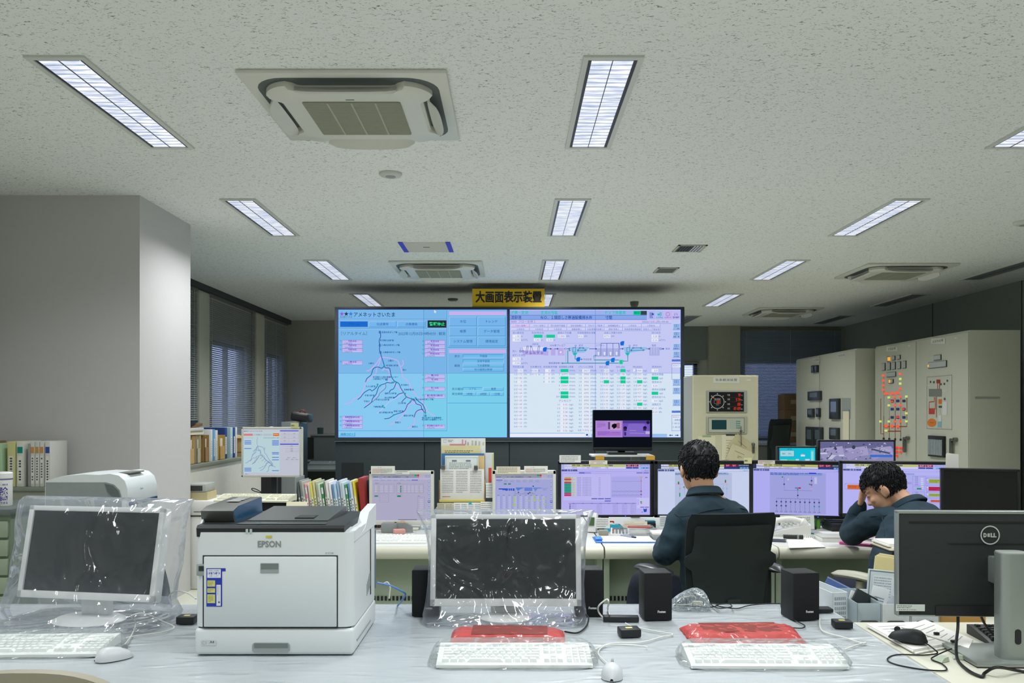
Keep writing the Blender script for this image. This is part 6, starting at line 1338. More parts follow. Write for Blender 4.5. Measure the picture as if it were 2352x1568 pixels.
for k in range(8): q = math.radians(45*k); d.rect(c[0]+.082*math.cos(q)-.005, c[1]+.082*math.sin(q)-.005, c[0]+.082*math.cos(q)+.005, c[1]+.082*math.sin(q)+.005, (196, 198, 196))
fw.text(d, '風向風速', 1647, 916.5, 3, (214, 216, 214), 14); fw.text(d, 'm/s', 1647, 929, 2.6, (190, 190, 186), 6); d.frame(c[0]-.034, c[1]-.014, c[0]+.034, c[1]+.018, (150, 150, 146), .003)
for y, s in ((907, '気温'), (917, '湿度'), (928, '雨量'), (938, '気圧')): fw.text(d, s, 1673, y, 3.4, (200, 202, 200), 6)
for y, s in ((908, '℃'), (918.5, '％'), (929, 'mm'), (939, 'hPa')): fw.text(d, s, 1703, y, 3, (200, 202, 200), 4)
for y in (912, 922, 933): fw.rect(d, 1674, y, 1702, y+.6, (110, 40, 40))
d.build('display_face', dp, (0, -.0125, wz/2))
SEG = {'0': 'abcdef', '1': 'bc', '2': 'abged', '3': 'abgcd', '4': 'fgbc', '5': 'afgcd', '6': 'afgedc', '7': 'abc', '8': 'abcdefg', '9': 'abcfg'}
def digits(d, s, xr, yc, h, c):
    w_ = h*.55; x = xr
    for ch in reversed(s):
        if ch == '.': d.rect(x-.002+w_*.1, yc+h*.42, x+.005+w_*.1, yc+h*.54, c); continue
        x -= w_; ln = {'a': ((0, -.5), (1, -.5)), 'b': ((1, -.5), (1, 0)), 'c': ((1, 0), (1, .5)), 'd': ((0, .5), (1, .5)), 'e': ((0, 0), (0, .5)), 'f': ((0, -.5), (0, 0)), 'g': ((0, 0), (1, 0))}
        for q in SEG[ch]: d.line([(x+a*w_*.72-b*h*.12, yc+b*h) for a, b in ln[q]], h*.10, c)
        x -= w_*.18
d = fw.new(True, 1.0); RED = (255, 70, 48)
for y, s in ((907, '7.9'), (917.5, '57.4'), (928, '0.0'), (938, '1013.9')): q = fw.q(1700, y); digits(d, s, q[0], q[1], .024, RED)
q = fw.q(1652.5, 922.5); digits(d, '0.0', q[0], q[1], .024, RED); q = fw.q(1638, 913); d.disc(q[0], q[1], .006, (255, 90, 40)); d.build('red_digits', dp, (0, -.016, wz/2))
dp = pbox(1622, 956.5, 1715.5, 995.5, -.014, .01, M('recorder_frame', (170, 172, 154), .5)).build('recorder', t)
d = fw.new(); fw.rect(d, 1626, 959, 1709, 993, (184, 186, 168)); d.frame(*fw.q(1626, 959), *fw.q(1709, 993), (84, 90, 84), .004); fw.rect(d, 1634, 964, 1668, 986, (10, 62, 70)); fw.rect(d, 1675, 964, 1697, 985, (170, 182, 170))
for i in range(3):
    for j in range(4): fw.rect(d, 1690+i*3.4-.0, 966+j*5, 1692.4+i*3.4, 969+j*5, (90, 130, 124))
d.build('recorder_face', dp, (0, -.0145, wz/2))
for x0, y0, x1, y1, n in ((1603, 1001, 1643, 1062, 0), (1657, 998, 1698, 1056, 1)):
    tt = thing('notice_sheet', ('cream notice sheet taped low on the beige instrument cabinet, left of two', 'cream notice sheet clipped under the recorder of the beige instrument cabinet')[n], 'paper', (0, 0, 0)); q0, q1 = P(x0, y0, WD), P(x1, y1, WD); w_, h_ = q1.x-q0.x, q0.z-q1.z
    tt.location = ((q0.x+q1.x)/2, WD-.003, q1.z); MB().b2(-w_/2, w_/2, -.001, .001, 0, h_, m_paper2).build('sheet', tt)
    d = Draw(40, 60, w_, h_, lit=False)
    for i in range(7): label_bars(d, 10, 12+i*6, 30, 15+i*6, (150, 148, 120), 1, i+n*9, .9)
    d.build('printing', tt, (0, -.0015, h_/2)); MB().b2(-w_*.25, w_*.25, -.002, 0, h_-.012, h_+.006, M('green_tape', (150, 176, 130), .6) if n == 0 else m_hdl).build('tape', tt)
def env(label, cx, cy, rot, dy, col):
    q = P(cx, cy, WD); tt = thing('paper_envelope', label, 'envelope', (q.x, WD-dy, q.z), 0, None, (0, rot, 0)); MB().b2(-.125, .125, -.002, .002, -.085, .085, M('envelope_%d' % col[2], col, .8)).build('envelope_body', tt)
    d = Draw(100, 60, .25, .17, lit=False); d.line([(20, 20), (64, 20)], 1.2, (90, 88, 70)); label_bars(d, 40, 30, 60, 40, (110, 108, 90), 2, 5); d.build('writing', tt, (0, -.0025, 0))
env('tan paper envelope hanging at a slant below the recorder, upper one', 1704, 1028, math.radians(38), .012, (196, 186, 148)); env('pale paper envelope hanging at a slant below the recorder, lower one', 1699, 1047, math.radians(24), .020, (206, 198, 164))
tt = thing('key_ring', 'keys on a black cord hanging in front of the recorder', 'keys', P(1702, 985, WD-.03)); MB().tube([(0, 0, .03), (0, -.002, -.06), (.002, -.004, -.17)], .003, m_cb).build('cord', tt); MB().box((0, -.002, -.02), (.03, .006, .008), m_blk).build('key', tt)
b = MB(); q = fw.q(1729, 1020); b.cyl((q[0]-WW/2, 0, wz-q[1]), (q[0]-WW/2, -.03, wz-q[1]), .016, m_hdl); b.b2(q[0]-WW/2-.012, q[0]-WW/2+.012, -.032, -.02, wz-q[1]-.09, wz-q[1]+.01, m_hdl, .004); b.build('door_handle', dr)
# relay panels along the right wall
def side_cab(name, label, c, y0, y1, depth, z1, doors):
    L = y1-y0; t = thing(name, label, 'cabinet', (c, (y0+y1)/2, 0), -math.pi/2, 'relay panels')
    MB().b2(-L/2, L/2, .012, depth, 0, z1, m_cab2, .004).build('body', t); es = []
    for a, b in doors: es.append(MB().b2((y0+y1)/2-b+.006, (y0+y1)/2-a-.006, 0, .014, .06, z1-.02, m_cab2, .004).build('door', t))
    f = Face(L, z1, lambda x, y: ((y1-c*F/(x-CX)), z1-CAMZ+(y-HY)*(c*F/(x-CX))/F)); return t, f, (0, -.002, z1/2), es
zx = lambda x: 1560+x/2.97
zy = lambda y: 740+y/2.97
C1, C2 = 4.65, 4.45
t, f, off, drs = side_cab('relay_panel', 'tall grey relay panel pair with glowing red lamps and orange mimic blocks', C1, 8.65, 10.88, .53, 2.30, [(8.65, 9.75), (9.78, 10.88)])
zr = lambda d, x0, y0, x1, y1, c: f.rect(d, zx(x0), zy(y0), zx(x1), zy(y1), c)
zl = lambda d, pts, w_, c: f.line(d, [(zx(x), zy(y)) for x, y in pts], w_, c)
d = f.new()
zr(d, 1414, 165, 1490, 197, (206, 206, 196)); f.text(d, '受電設備', zx(1452), zy(181), 5, (60, 62, 60), 17); d.build('nameplate', t, off); d = f.new(); zr(d, 1718, 108, 1816, 148, (206, 206, 196)); f.text(d, '自家発設備', zx(1767), zy(128), 5, (60, 62, 60), 24); d.build('nameplate', t, off)
for x, y in ((1570, 160), (1886, 107)): d = f.new(); zr(d, x-8, y-4, x+8, y+4, (214, 214, 208)); d.build('tag_plate', t, off)
d = f.new(); SW, SD = (170, 174, 172), (52, 58, 58)
for x, y, w_, h_ in [(1428, 250, 14, 26), (1466, 244, 18, 22), (1502, 238, 18, 22), (1398, 304, 20, 44), (1434, 300, 20, 44), (1468, 296, 20, 44), (1504, 292, 20, 44), (1540, 288, 20, 44), (1450, 356, 60, 22), (1448, 402, 30, 20), (1766, 240, 46, 24), (1766, 288, 122, 24)]:
    a_, b_ = f.q(zx(x-w_/2), zy(y-h_/2)), f.q(zx(x+w_/2), zy(y+h_/2)); bx_ = MB().b2(a_[0]-f.W/2-.004, b_[0]-f.W/2+.004, -.010, .002, f.H-b_[1]-.004, f.H-a_[1]+.004, M('button_rim', SD, .5)); bx_.b2(a_[0]-f.W/2, b_[0]-f.W/2, -.014, -.008, f.H-b_[1], f.H-a_[1], M('button_face', SW, .5)); bx_.build('push_button', t)
for i in range(7): zl(d, [(1716+i*15, 280), (1716+i*15, 296)], .006, SD)
OR, DR = (196, 112, 60), (150, 70, 40)
for x in (1396, 1434, 1474, 1512): zl(d, [(x, 500 if x > 1400 else 360), (x, 790)], .010, (170, 170, 150))
for pts in ([(1376, 520), (1376, 760), (1396, 760)], [(1554, 500), (1554, 710), (1396, 712)], [(1396, 742), (1512, 742), (1512, 660)], [(1434, 650), (1434, 790)], [(1474, 600), (1474, 790)], [(1396, 640), (1396, 790)], [(1512, 740), (1512, 790)]): zl(d, pts, .012, DR)
for y in (536, 592, 648):
    for x in (1454, 1492, 1534): zr(d, x-11, y-9, x+11, y+9, (44, 60, 110))
for x in (1396, 1434, 1474, 1512): zr(d, x-7, 786+(x-1396)*.06, x+7, 800+(x-1396)*.06, (30, 34, 48))
d.build('mimic_switches', t, off)
d = f.new()
d.frame(*f.q(zx(1690), zy(372)), *f.q(zx(1862), zy(732)), (150, 152, 140), .006)
zr(d, 1756, 390, 1782, 416, (150, 56, 30)); zr(d, 1704, 454, 1792, 506, (116, 120, 114)); zr(d, 1770, 524, 1792, 556, (208, 104, 40)); zr(d, 1704, 586, 1744, 626, (176, 60, 50)); zr(d, 1796, 540, 1828, 632, (204, 206, 200)); zr(d, 1764, 676, 1790, 716, (130, 168, 184)); zr(d, 1768, 634, 1790, 676, (204, 206, 200))
q = [f.q(zx(1724+30*math.cos(a)*min(1, 1.25)), zy(684+28*math.sin(a))) for a in [2*math.pi*k/20 for k in range(20)]]; d.poly(q, (212, 116, 36)); f.text(d, '発電機', zx(1724), zy(684), 3, (130, 70, 20), 9)
for pts in ([(1740, 510), (1740, 540), (1706, 544), (1706, 586)], [(1748, 510), (1748, 590), (1720, 600)], [(1756, 506), (1756, 650)], [(1764, 416), (1764, 456)], [(1776, 416), (1776, 456)]): zl(d, pts, .012, (170, 76, 50))
for pts in ([(1690, 430), (1710, 430)], [(1800, 400), (1832, 396), (1832, 468), (1796, 470)], [(1812, 500), (1812, 545)], [(1780, 556), (1780, 640)]): zl(d, pts, .008, (206, 206, 200))
for x, y in ((1716, 406), (1738, 408), (1786, 422), (1810, 420), (1830, 398), (1812, 522), (1776, 576), (1788, 576)): zr(d, x-5, y-7, x+5, y+7, (70, 76, 74))
d.build('generator_diagram', t, off)
def lampbox(x0, y0, x1, y1, c):
    a, b = f.q(zx(x0), zy(y0)), f.q(zx(x1), zy(y1)); MB().b2(a[0]-f.W/2, b[0]-f.W/2, -.016, .0, f.H-max(a[1], b[1]), f.H-min(a[1], b[1]), emat('lamp_%02x%02x%02x' % c, c, .95)).build('signal_lamp', t)
RD, AM, GRN = (255, 96, 70), (255, 176, 60), (206, 226, 120)
for x, y in [(1396, 362), (1396, 396), (1396, 428), (1396, 460), (1512, 352), (1512, 452), (1408, 486), (1420, 486), (1448, 484), (1460, 484), (1486, 482), (1498, 481), (1472, 510), (1474, 566), (1474, 676), (1512, 508), (1512, 564), (1512, 676)]: lampbox(x-4, y-7, x+4, y+7, RD)
for x, y in ((1456, 538), (1534, 592), (1496, 647)): lampbox(x-6, y-5, x+6, y+5, (255, 70, 60))
for x, y in ((1434, 512), (1434, 566), (1554, 506), (1554, 620), (1554, 675), (1376, 676), (1434, 676), (1512, 386), (1512, 418)): lampbox(x-4, y-7, x+4, y+7, GRN)
for x, y in ((1416, 707), (1454, 708), (1494, 710)): lampbox(x-8, y-8, x+8, y+8, RD)
lampbox(1408, 732, 1422, 746, GRN); lampbox(1430, 238, 1440, 262, AM); lampbox(1438, 392, 1448, 412, AM); lampbox(1704, 290, 1712, 304, AM)
for x, y in ((1478, 854), (1490, 854), (1514, 857), (1527, 858), (1540, 859), (1478, 882), (1490, 882), (1515, 885), (1490, 910)): lampbox(x-5, y-6, x+5, y+6, (255, 60, 44))
def at(x, y, c=C1, y0=8.65, y1=10.88): Y = c*F/(zx(x)-CX); return (y0+y1)/2-Y, CAMZ-(zy(y)-HY)*Y/F
for k, (x, y) in enumerate(((1570, 790), (1896, 800))):
    u, v = at(x, y); b = MB(); b.cyl((u, 0, v), (u, -.04, v), .022, m_hdl); b.b2(u-.075, u-.045, -.05, -.01, v-.17, v+.01, m_hdl, .01); b.b2(u-.075, u, -.045, -.025, v-.015, v+.012, m_hdl, .004); b.build('door_handle', drs[1-k])
u, v = at(1766, 855); b = MB(); b.b2(u-.17, u+.17, -.03, .0, v-.10, v+.13, m_blk, .004)
for i in range(9): b.b2(u-.15+i*.034, u-.128+i*.034, -.036, -.028, v-.08, v+.09, M('window_slat_pale', (150, 160, 164), .4))
b.build('annunciator_window', t)
MB().b2(1.10, 1.12, .07, .32, 1.60, 1.62, M('side_rail', (150, 152, 146), .4)).build('side_rail', t)
t, f, off, drs = side_cab('relay_panel', 'tall grey meter panel pair in the far corner with dark meters', C2, 11.0, 13.3, .42, 2.29, [(11.0, 12.27), (12.3, 13.3)])
d = f.new(); zr(d, 908, 245, 960, 272, (190, 192, 186)); f.text(d, '引込受電盤', zx(934), zy(258), 4, (80, 84, 82), 14); d.build('nameplate', t, off); d = f.new(); zr(d, 1080, 212, 1136, 240, (190, 192, 186)); f.text(d, '特高変圧器', zx(1108), zy(226), 4, (80, 84, 82), 15); d.build('nameplate', t, off); d = f.new(); zr(d, 1110, 516, 1170, 660, (150, 156, 150)); d.build('cover_plate', t, off)
m_met = M('meter_dark', (44, 50, 52), .35)
def meter(x0, y0, x1, y1, name='meter'):
    Y0, Y1 = C2*F/(zx(x0)-CX), C2*F/(zx(x1)-CX); zc = lambda y: CAMZ-(zy(y)-HY)*(Y0+Y1)/2/F
    m_ = MB().b2(12.15-Y0, 12.15-Y1, -.035, .002, zc(y1), zc(y0), m_met, .006).build(name, t); a, b_, e, g = 12.15-Y0, 12.15-Y1, zc(y1), zc(y0)
    MB().b2(a+(b_-a)*.2, b_-(b_-a)*.2, -.037, -.033, e+(g-e)*.35, g-(g-e)*.15, M('meter_glass', (86, 98, 104), .2)).build('dial', m_)
for q in ((914, 294, 932, 344), (936, 292, 954, 342), (890, 470, 975, 532), (888, 588, 926, 648), (946, 584, 968, 646), (1038, 520, 1102, 660), (876, 712, 926, 842), (932, 714, 986, 842), (1038, 718, 1098, 800)): meter(*q)
tt = thing('notice_sheet', 'narrow cream notice hanging on the dim meter panel', 'paper', (C2-.008, C2*F/(zx(1142)-CX), CAMZ-(zy(800)-HY)*11.5/F), -math.pi/2); MB().b2(-.1, .1, -.002, .002, 0, .40, m_paper2).build('sheet', tt); MB().b2(-.11, .11, -.004, .001, .385, .405, m_gry).build('tape', tt)
# far corner behind the instrument cabinet
t = thing('back_counter', 'low grey counter under the dark back window', 'counter', (4.25, 14.5, 0)); MB().b2(-1.1, 1.0, -.55, .65, .92, .96, m_gry, .003).build('counter_top', t); MB().b2(-1.08, .98, -.52, .65, 0, .92, M('counter_front_dim', (104, 108, 100), .7)).build('cabinet', t)
m_crt = M('carton_brown', (120, 96, 70), .85)
for k in range(3):
    t = thing('carton', ('brown carton at the bottom of the stack in the far corner', 'brown carton in the middle of the far corner stack', 'brown carton on top of the far corner stack')[k], 'box', (4.72, 14.3, .9605+k*.27), 0, 'cartons in the far corner'); MB().b2(-.19, .19, -.17, .17, 0, .269, m_crt, .003).build('box', t); MB().b2(-.08, .08, -.1725, -.169, .10, .17, M('carton_label', (150, 146, 118), .8)).build('label', t)
t = thing('sack', 'pale cloth sack on the counter behind the beige instrument cabinet', 'bag', (3.60, 14.1, .9605)); bag([(0, 0, 0, .16, .12), (.06, 0, 0, .20, .14), (.16, 0, 0, .17, .12), (.26, .02, 0, .12, .09), (.30, .03, 0, .04, .03)], M('sack_cloth', (150, 146, 120), .9), 4, .03, 40).build('cloth', t)
office_chair('black chair in the dark far corner before the back window', (4.02, 13.3, 0), math.radians(30), 1.36, .5, arms=False)
# ---------------------------------------------------------------- left side of the room
m_lbk = M('shelf_grey_green', (134, 140, 128), .6)
# big pale printer in front of the column
t = thing('floor_printer', 'large pale office printer with grey side and dark blue trim before the column', 'printer', (-2.08, 4.79, .690)); m_fp = M('big_printer_white', (214, 220, 222), .35, vary=.02); m_fs = M('big_printer_grey', (138, 146, 146), .5)
prof = [(-.45, 0), (-.45, .40), (-.36, .425), (-.24, .435), (-.16, .432), (-.10, .438), (-.05, .428), (-.018, .40), (-.003, .355), (0, .30), (0, 0)]
MB().prism(prof, -.19, .19, m_fp, 'y', True).build('body', t)
b = MB(); b.prism([(-.445, .0), (-.445, .392), (-.12, .392), (-.075, .38), (-.045, .35), (-.034, .31), (-.034, 0)], -.1935, -.189, m_fs, 'y'); b.build('side_panel', t)
b = MB(); b.prism([(-.125, .385), (-.08, .375), (-.05, .345), (-.04, .31), (-.055, .31), (-.085, .315), (-.11, .34)], -.196, -.192, M('handle_hollow', (96, 104, 104), .5), 'y'); b.build('side_handle', t)
b = MB(); b.b2(-.002, .006, -.18, .18, .262, .284, M('blue_trim', (28, 54, 92), .35), .004); b.build('trim', t)
b = MB(); b.b2(.0, .003, -.02, .10, .24, .262, M('tray_grip', (168, 184, 188), .4)); b.build('tray_grip', t)
b = MB(); b.b2(-.10, -.03, -.09, .08, .432, .4385, M('panel_grey', (118, 124, 118), .5)); b.build('control_panel', t)
d = Draw(40, 10, .05, .0125, lit=False); d.text('Canon', 20, 5, 8, (110, 150, 160), 'c', bold=.02); d.build('logo', t, (-.0005, -.02, .345), (0, 0, math.pi/2))
b = MB(); b.b2(0, .002, .0, .02, .10, .14, m_blk); b.b2(0, .002, .15, .165, .08, .11, m_blk); b.build('marks', t)
t = thing('printer_stand', 'grey low cabinet under the large pale printer', 'cabinet', (-2.31, 4.82, 0)); MB().b2(-.26, .22, -.22, .3, 0, .69, m_fs, .005).build('cabinet_body', t); MB().b2(-.24, .2, -.226, -.218, .05, .66, m_gry, .003).build('door', t)
# bookcase and binders by the column
t = thing('bookcase', 'grey bookcase against the column with a row of binders on top', 'shelf', (-3.36, 5.85, 0)); MB().b2(-.32, .31, -.14, .145, .93, .96, m_lbk, .003).build('top_board', t); MB().b2(-.31, .30, -.13, .145, 0, .93, M('bookcase_body', (150, 152, 138), .6)).build('carcass', t)
bn = [(-3.56, .05, (150, 128, 96), None, 'tan binder at the left end of the bookcase row'), (-3.50, .028, (206, 202, 160), None, 'pale yellow thin binder second in the bookcase row'), (-3.468, .025, (196, 202, 178), None, 'greenish white thin binder third in the bookcase row'), (-3.438, .022, (176, 206, 170), None, 'light green slanting folder in the bookcase row'), (-3.372, .052, (206, 204, 140), None, 'cream yellow thick binder in the bookcase row'), (-3.312, .048, (214, 214, 204), (20, 140, 120), 'white binder with a green tag in the bookcase row'),
      (-3.252, .018, (150, 152, 150), None, 'grey thin binder between green and orange tagged ones'), (-3.228, .028, (206, 206, 202), (200, 148, 70), 'white binder with an orange tag, first of three'), (-3.197, .028, (200, 202, 198), (200, 148, 70), 'white binder with an orange tag, middle of three'), (-3.166, .028, (206, 206, 202), (200, 148, 70), 'white binder with an orange tag, last of three'), (-3.127, .036, (210, 210, 204), (60, 80, 150), 'white binder with a blue tag at the right end of the bookcase row')]
def binder(name, label, x, y, z, w_, h, dp, col, tagc, group, lean=0, txt=True, cat='binder', tag_at=.12, rz=0):
    t = thing(name, label, cat, (x, y, z), 0, group, rot=(0, lean, rz)); MB().b2(-w_/2, w_/2, 0, dp, 0, h, M('binder_%02x%02x%02x' % col, col, .55, vary=.03), .003).build('cover', t)
    MB().b2(-w_/2+.003, w_/2-.003, .006, dp+.002, .004, h-.006, m_paper).build('pages', t)
    if txt or tagc:
        d = Draw(w_, h, w_, h, lit=False)
        if tagc: d.rect(w_*.12, h*tag_at, w_*.88, h*(tag_at+(.14 if tag_at < .3 else .34)), tagc)
        if txt:
            r = random.Random(int(x*1000)); d.rect(w_*.2, h*.32, w_*.8, h*.93, (226, 226, 216))
            for i in range(9):
                if r.random() < .8: d.rect(w_*.34, h*(.36+i*.058), w_*.66, h*(.395+i*.058), (70, 74, 80))
        d.build('spine_label', t, (0, -.0008, h/2))
    return t
for x, w_, col, tg, lb in bn: binder('binder', lb, x, 5.715, .9605, w_, .305 if w_ > .03 or tg else .29, .22, col, tg, 'binders on the bookcase', math.radians(-2) if 'slanting' in lb else 0, w_ > .027)
# drawer cabinet with wipes
t = thing('drawer_cabinet', 'greenish grey drawer cabinet at the left photo edge', 'cabinet', (-3.03, 4.95, 0)); MB().b2(-.28, .26, -.26, .26, .89, .925, M('drawer_top', (96, 106, 104), .5), .004).build('top', t); MB().b2(-.27, .25, -.24, .26, 0, .89, M('drawer_body', (120, 136, 118), .6)).build('body', t)
for k in range(8): dw = MB().b2(-.26, .24, -.256, -.239, .04+k*.104, .13+k*.104, M('drawer_front', (146, 160, 140), .5), .004).build('drawer', t); MB().b2(-.06, .04, -.262, -.255, .08+k*.104, .092+k*.104, m_gry).build('handle', dw)
t = thing('wipes_canister', 'white canister of cleaning wipes with purple and magenta lettering', 'canister', (-2.925, 4.88, .9255)); b = MB(); b.lathe([(.001, 0), (.046, 0), (.048, .004), (.048, .152), (.044, .156)], (0, 0, 0), m_white, 32); b.build('tub', t)
b = MB(); b.lathe([(.047, .156), (.050, .158), (.050, .186), (.044, .193), (.001, .194)], (0, 0, 0), m_white, 32); b.build('lid', t); b = MB(); b.lathe([(.0485, .150), (.0488, .150), (.0488, .1535), (.0485, .1535)], (0, 0, 0), M('purple_band', (70, 56, 160), .4), 32); b.build('band', t)
def wrap_text(parent, name, items, r, z0):
    """lettering bent round a cylinder: (text, angle, z, size, colour)"""
    b = MB()
    for s, a0, z, h, c, vert in items:
        for i, ch in enumerate(s if vert else [s]):
            vs, fs, x0, x1, y0, y1 = text_geo(ch, .02); k = h/.8; zz = z-(i*h*1.08 if vert else 0); w_ = (x1-x0)*k
            pts = []
            for px, py in vs: a = a0+((px-x0)*k-w_/2)/r; pts.append((r*math.sin(a), -r*math.cos(a), zz+(py-.33)*k))
            b.add(pts, fs, M('print_%02x%02x%02x' % c, c, .5))
    for a0, a1, z1, z2, c in ((-.75, -.22, .012, .105, (190, 40, 120)),):
        n = 8; pts = [(r*math.sin(a0+(a1-a0)*i/n), -r*math.cos(a0+(a1-a0)*i/n), z) for z in (z1, z2) for i in range(n+1)]; b.add(pts, [[i, i+1, n+2+i, n+1+i] for i in range(n)], M('magenta_print', (190, 40, 120), .5))
    return b.build(name, parent)
wrap_text(t, 'printing', [('除菌', .62, .085, .036, (56, 50, 140), True), ('できる', .62, .018, .011, (56, 50, 140), False), ('アルコールタオル', .12, .094, .0112, (56, 50, 140), True), ('エリエール', .0, .122, .010, (110, 110, 170), False), ('99.9', .75, .122, .012, (56, 50, 140), False)], .0484, 0)
# white machine and boxes between column and low counter
t = thing('copier', 'white office machine beside the column below the counter', 'machine', (-2.62, 7.25, 0)); MB().b2(-.17, .19, -.25, .25, 0, .60, m_white, .015).build('body', t); MB().b2(-.17, .20, -.26, .25, .61, .735, m_white, .02).build('lid', t); MB().b2(.0, .17, -.262, -.255, .64, .645, m_blk).build('slot', t)
t = thing('grey_binder', 'grey ring binder lying on tan box on white machine', 'binder', (-2.66, 7.12, .80)); MB().b2(-.13, .13, -.1, .12, 0, .07, M('binder_grey_flat', (172, 176, 170), .5), .01).build('cover', t); MB().b2(-.12, .10, -.104, -.09, .012, .055, M('binder_dark', (60, 62, 60), .6)).build('spine', t)
t = thing('tan_box', 'tan paper box under the grey binder on the white machine', 'box', (-2.66, 7.12, .7355)); MB().b2(-.13, .14, -.1, .12, 0, .064, M('tan_card', (196, 184, 142), .8)).build('box', t); MB().b2(-.12, -.03, -.102, -.098, .01, .05, m_paper).build('label', t)
# low counter
t = thing('low_counter', 'long white fronted low counter below the left windows', 'counter', (-3.2, 8.66, 0)); MB().b2(-.38, .40, -1.65, 1.66, .965, 1.0, M('counter_edge', (128, 132, 118), .6), .003).build('counter_top', t); MB().b2(-.36, .385, -1.64, 1.38, 0, .965, M('counter_white', (214, 212, 202), .6)).build('front', t); MB().b2(-.36, .385, 1.381, 1.65, 0, .965, M('counter_end', (112, 122, 110), .6)).build('end_panel', t)
cz = 1.0005
cnt = [('magazine_file', 'open tan cardboard magazine file nearest the column on the counter', -2.93, 7.52, .10, .25, .25, (188, 156, 100), None), ('magazine_file', 'grey cardboard file box with cream divider on the counter', -2.93, 7.68, .09, .25, .25, (176, 166, 140), None), ('magazine_file', 'brown cardboard file next to white and blue files', -2.93, 7.88, .10, .25, .25, (150, 118, 70), None), ('file', 'white file with printed spine on the counter', -2.93, 8.0, .05, .26, .30, (218, 220, 218), None), ('file', 'light blue file between white files on the counter', -2.93, 8.07, .035, .26, .30, (110, 160, 206), None), ('file', 'white file beside the brown box with blue folders', -2.93, 8.14, .05, .26, .29, (216, 218, 214), None),
       ('magazine_file', 'tan cardboard file holding blue folders on the counter', -2.93, 8.30, .15, .25, .24, (186, 152, 84), None), ('file', 'dark blue tall folder behind the tan cardboard file', -2.95, 8.46, .07, .26, .31, (36, 62, 130), None), ('file', 'pale aqua file on the counter', -2.93, 8.57, .07, .26, .31, (176, 208, 210), None), ('file', 'navy file next to the pale aqua one', -2.93, 8.65, .05, .26, .31, (34, 66, 140), None), ('file', 'thin white file at the end of the counter row', -2.93, 8.72, .04, .26, .31, (222, 224, 222), None)]
for name, lb, x, y, w_, dp, h, col, tg in cnt:
    t = thing(name, lb, 'file', (x+.10, y, cz), math.pi/2, 'files on the low counter')
    if name == 'magazine_file':
        b = MB(); m_ = M('card_%02x%02x%02x' % col, col, .85)
        for q in ((-w_/2, -w_/2+.004, 0, dp, 0, h), (w_/2-.004, w_/2, 0, dp, 0, h), (-w_/2, w_/2, dp-.004, dp, 0, h), (-w_/2, w_/2, 0, .004, 0, h*.55), (-w_/2, w_/2, 0, dp, 0, .004)): b.b2(*q, m_)
        b.build('case', t); MB().b2(-w_/2+.01, w_/2-.01, .02, dp-.02, .005, h*.86, m_paper2).build('documents', t)
    else:
        MB().b2(-w_/2, w_/2, 0, dp, 0, h, M('card_%02x%02x%02x' % col, col, .6), .003).build('cover', t); MB().b2(-w_/2+.004, w_/2-.004, .005, dp+.002, .004, h-.004, m_paper).build('pages', t)
        d = Draw(w_, h, w_, h, lit=False); d.rect(w_*.2, h*.3, w_*.8, h*.85, (226, 226, 220)); label_bars(d, w_*.3, h*.34, w_*.7, h*.8, (90, 96, 110), 8, int(y*100)); d.build('spine_label', t, (0, -.0008, h/2))
t = thing('carton', 'tan cardboard carton with open lid at the far end of the counter', 'box', (-2.95, 9.02, cz), math.radians(4)); m_ct = M('carton_tan', (192, 158, 98), .85); MB().b2(-.13, .13, -.17, .17, 0, .20, m_ct, .002).build('box', t); MB().box((0, -.17, .205), (.26, .10, .004), m_ct, rot=(.25, 0, 0)).build('flap', t); MB().b2(-.132, .132, -.172, .172, .04, .048, M('carton_strap', (60, 70, 120), .6)).build('strap', t); MB().box((.0, -.1, .213), (.16, .12, .003), m_paper, rot=(.1, 0, .2)).build('paper_slip', t)
t = thing('blue_cloth', 'bunched dark blue cloth on the end of the counter', 'cloth', (-2.93, 9.55, cz)); bag([(0, 0, 0, .09, .10), (.05, 0, 0, .10, .11), (.11, 0, .02, .08, .08), (.17, 0, .03, .05, .05), (.19, 0, .03, .015, .015)], M('cloth_blue', (40, 62, 110), .9), 7, .025, 36).build('cloth', t)
t = thing('paper_tray', 'grey tray of dark papers above the cardboard files', 'tray', (-2.98, 7.62, 1.262)); MB().b2(-.16, .14, -.2, .2, 0, .03, m_paper2).build('papers', t); MB().b2(-.17, .15, -.2, .18, .032, .06, M('tray_white', (206, 206, 196), .5), .004).build('tray_body', t); MB().box((0, .0, .078), (.28, .34, .025), M('brown_folder', (120, 92, 66), .8), rot=(.1, .05, 0)).build('folder', t); MB().box((.02, -.05, .10), (.25, .25, .012), m_blk, rot=(.15, 0, .1)).build('dark_folder', t)
t = thing('shell_chair', 'smooth white oval chair back rising behind the counter files', 'chair', (-3.36, 8.45, 0)); b = MB(); b.sphere((0, 0, 1.30), 1, M('shell_white', (206, 204, 192), .5), 24, 16, (.10, .09, .15), (0, .55, .2)); b.build('backrest', t); MB().cyl((-.02, 0, 1.0), (0, 0, 1.2), .03, m_gry).build('stem', t)
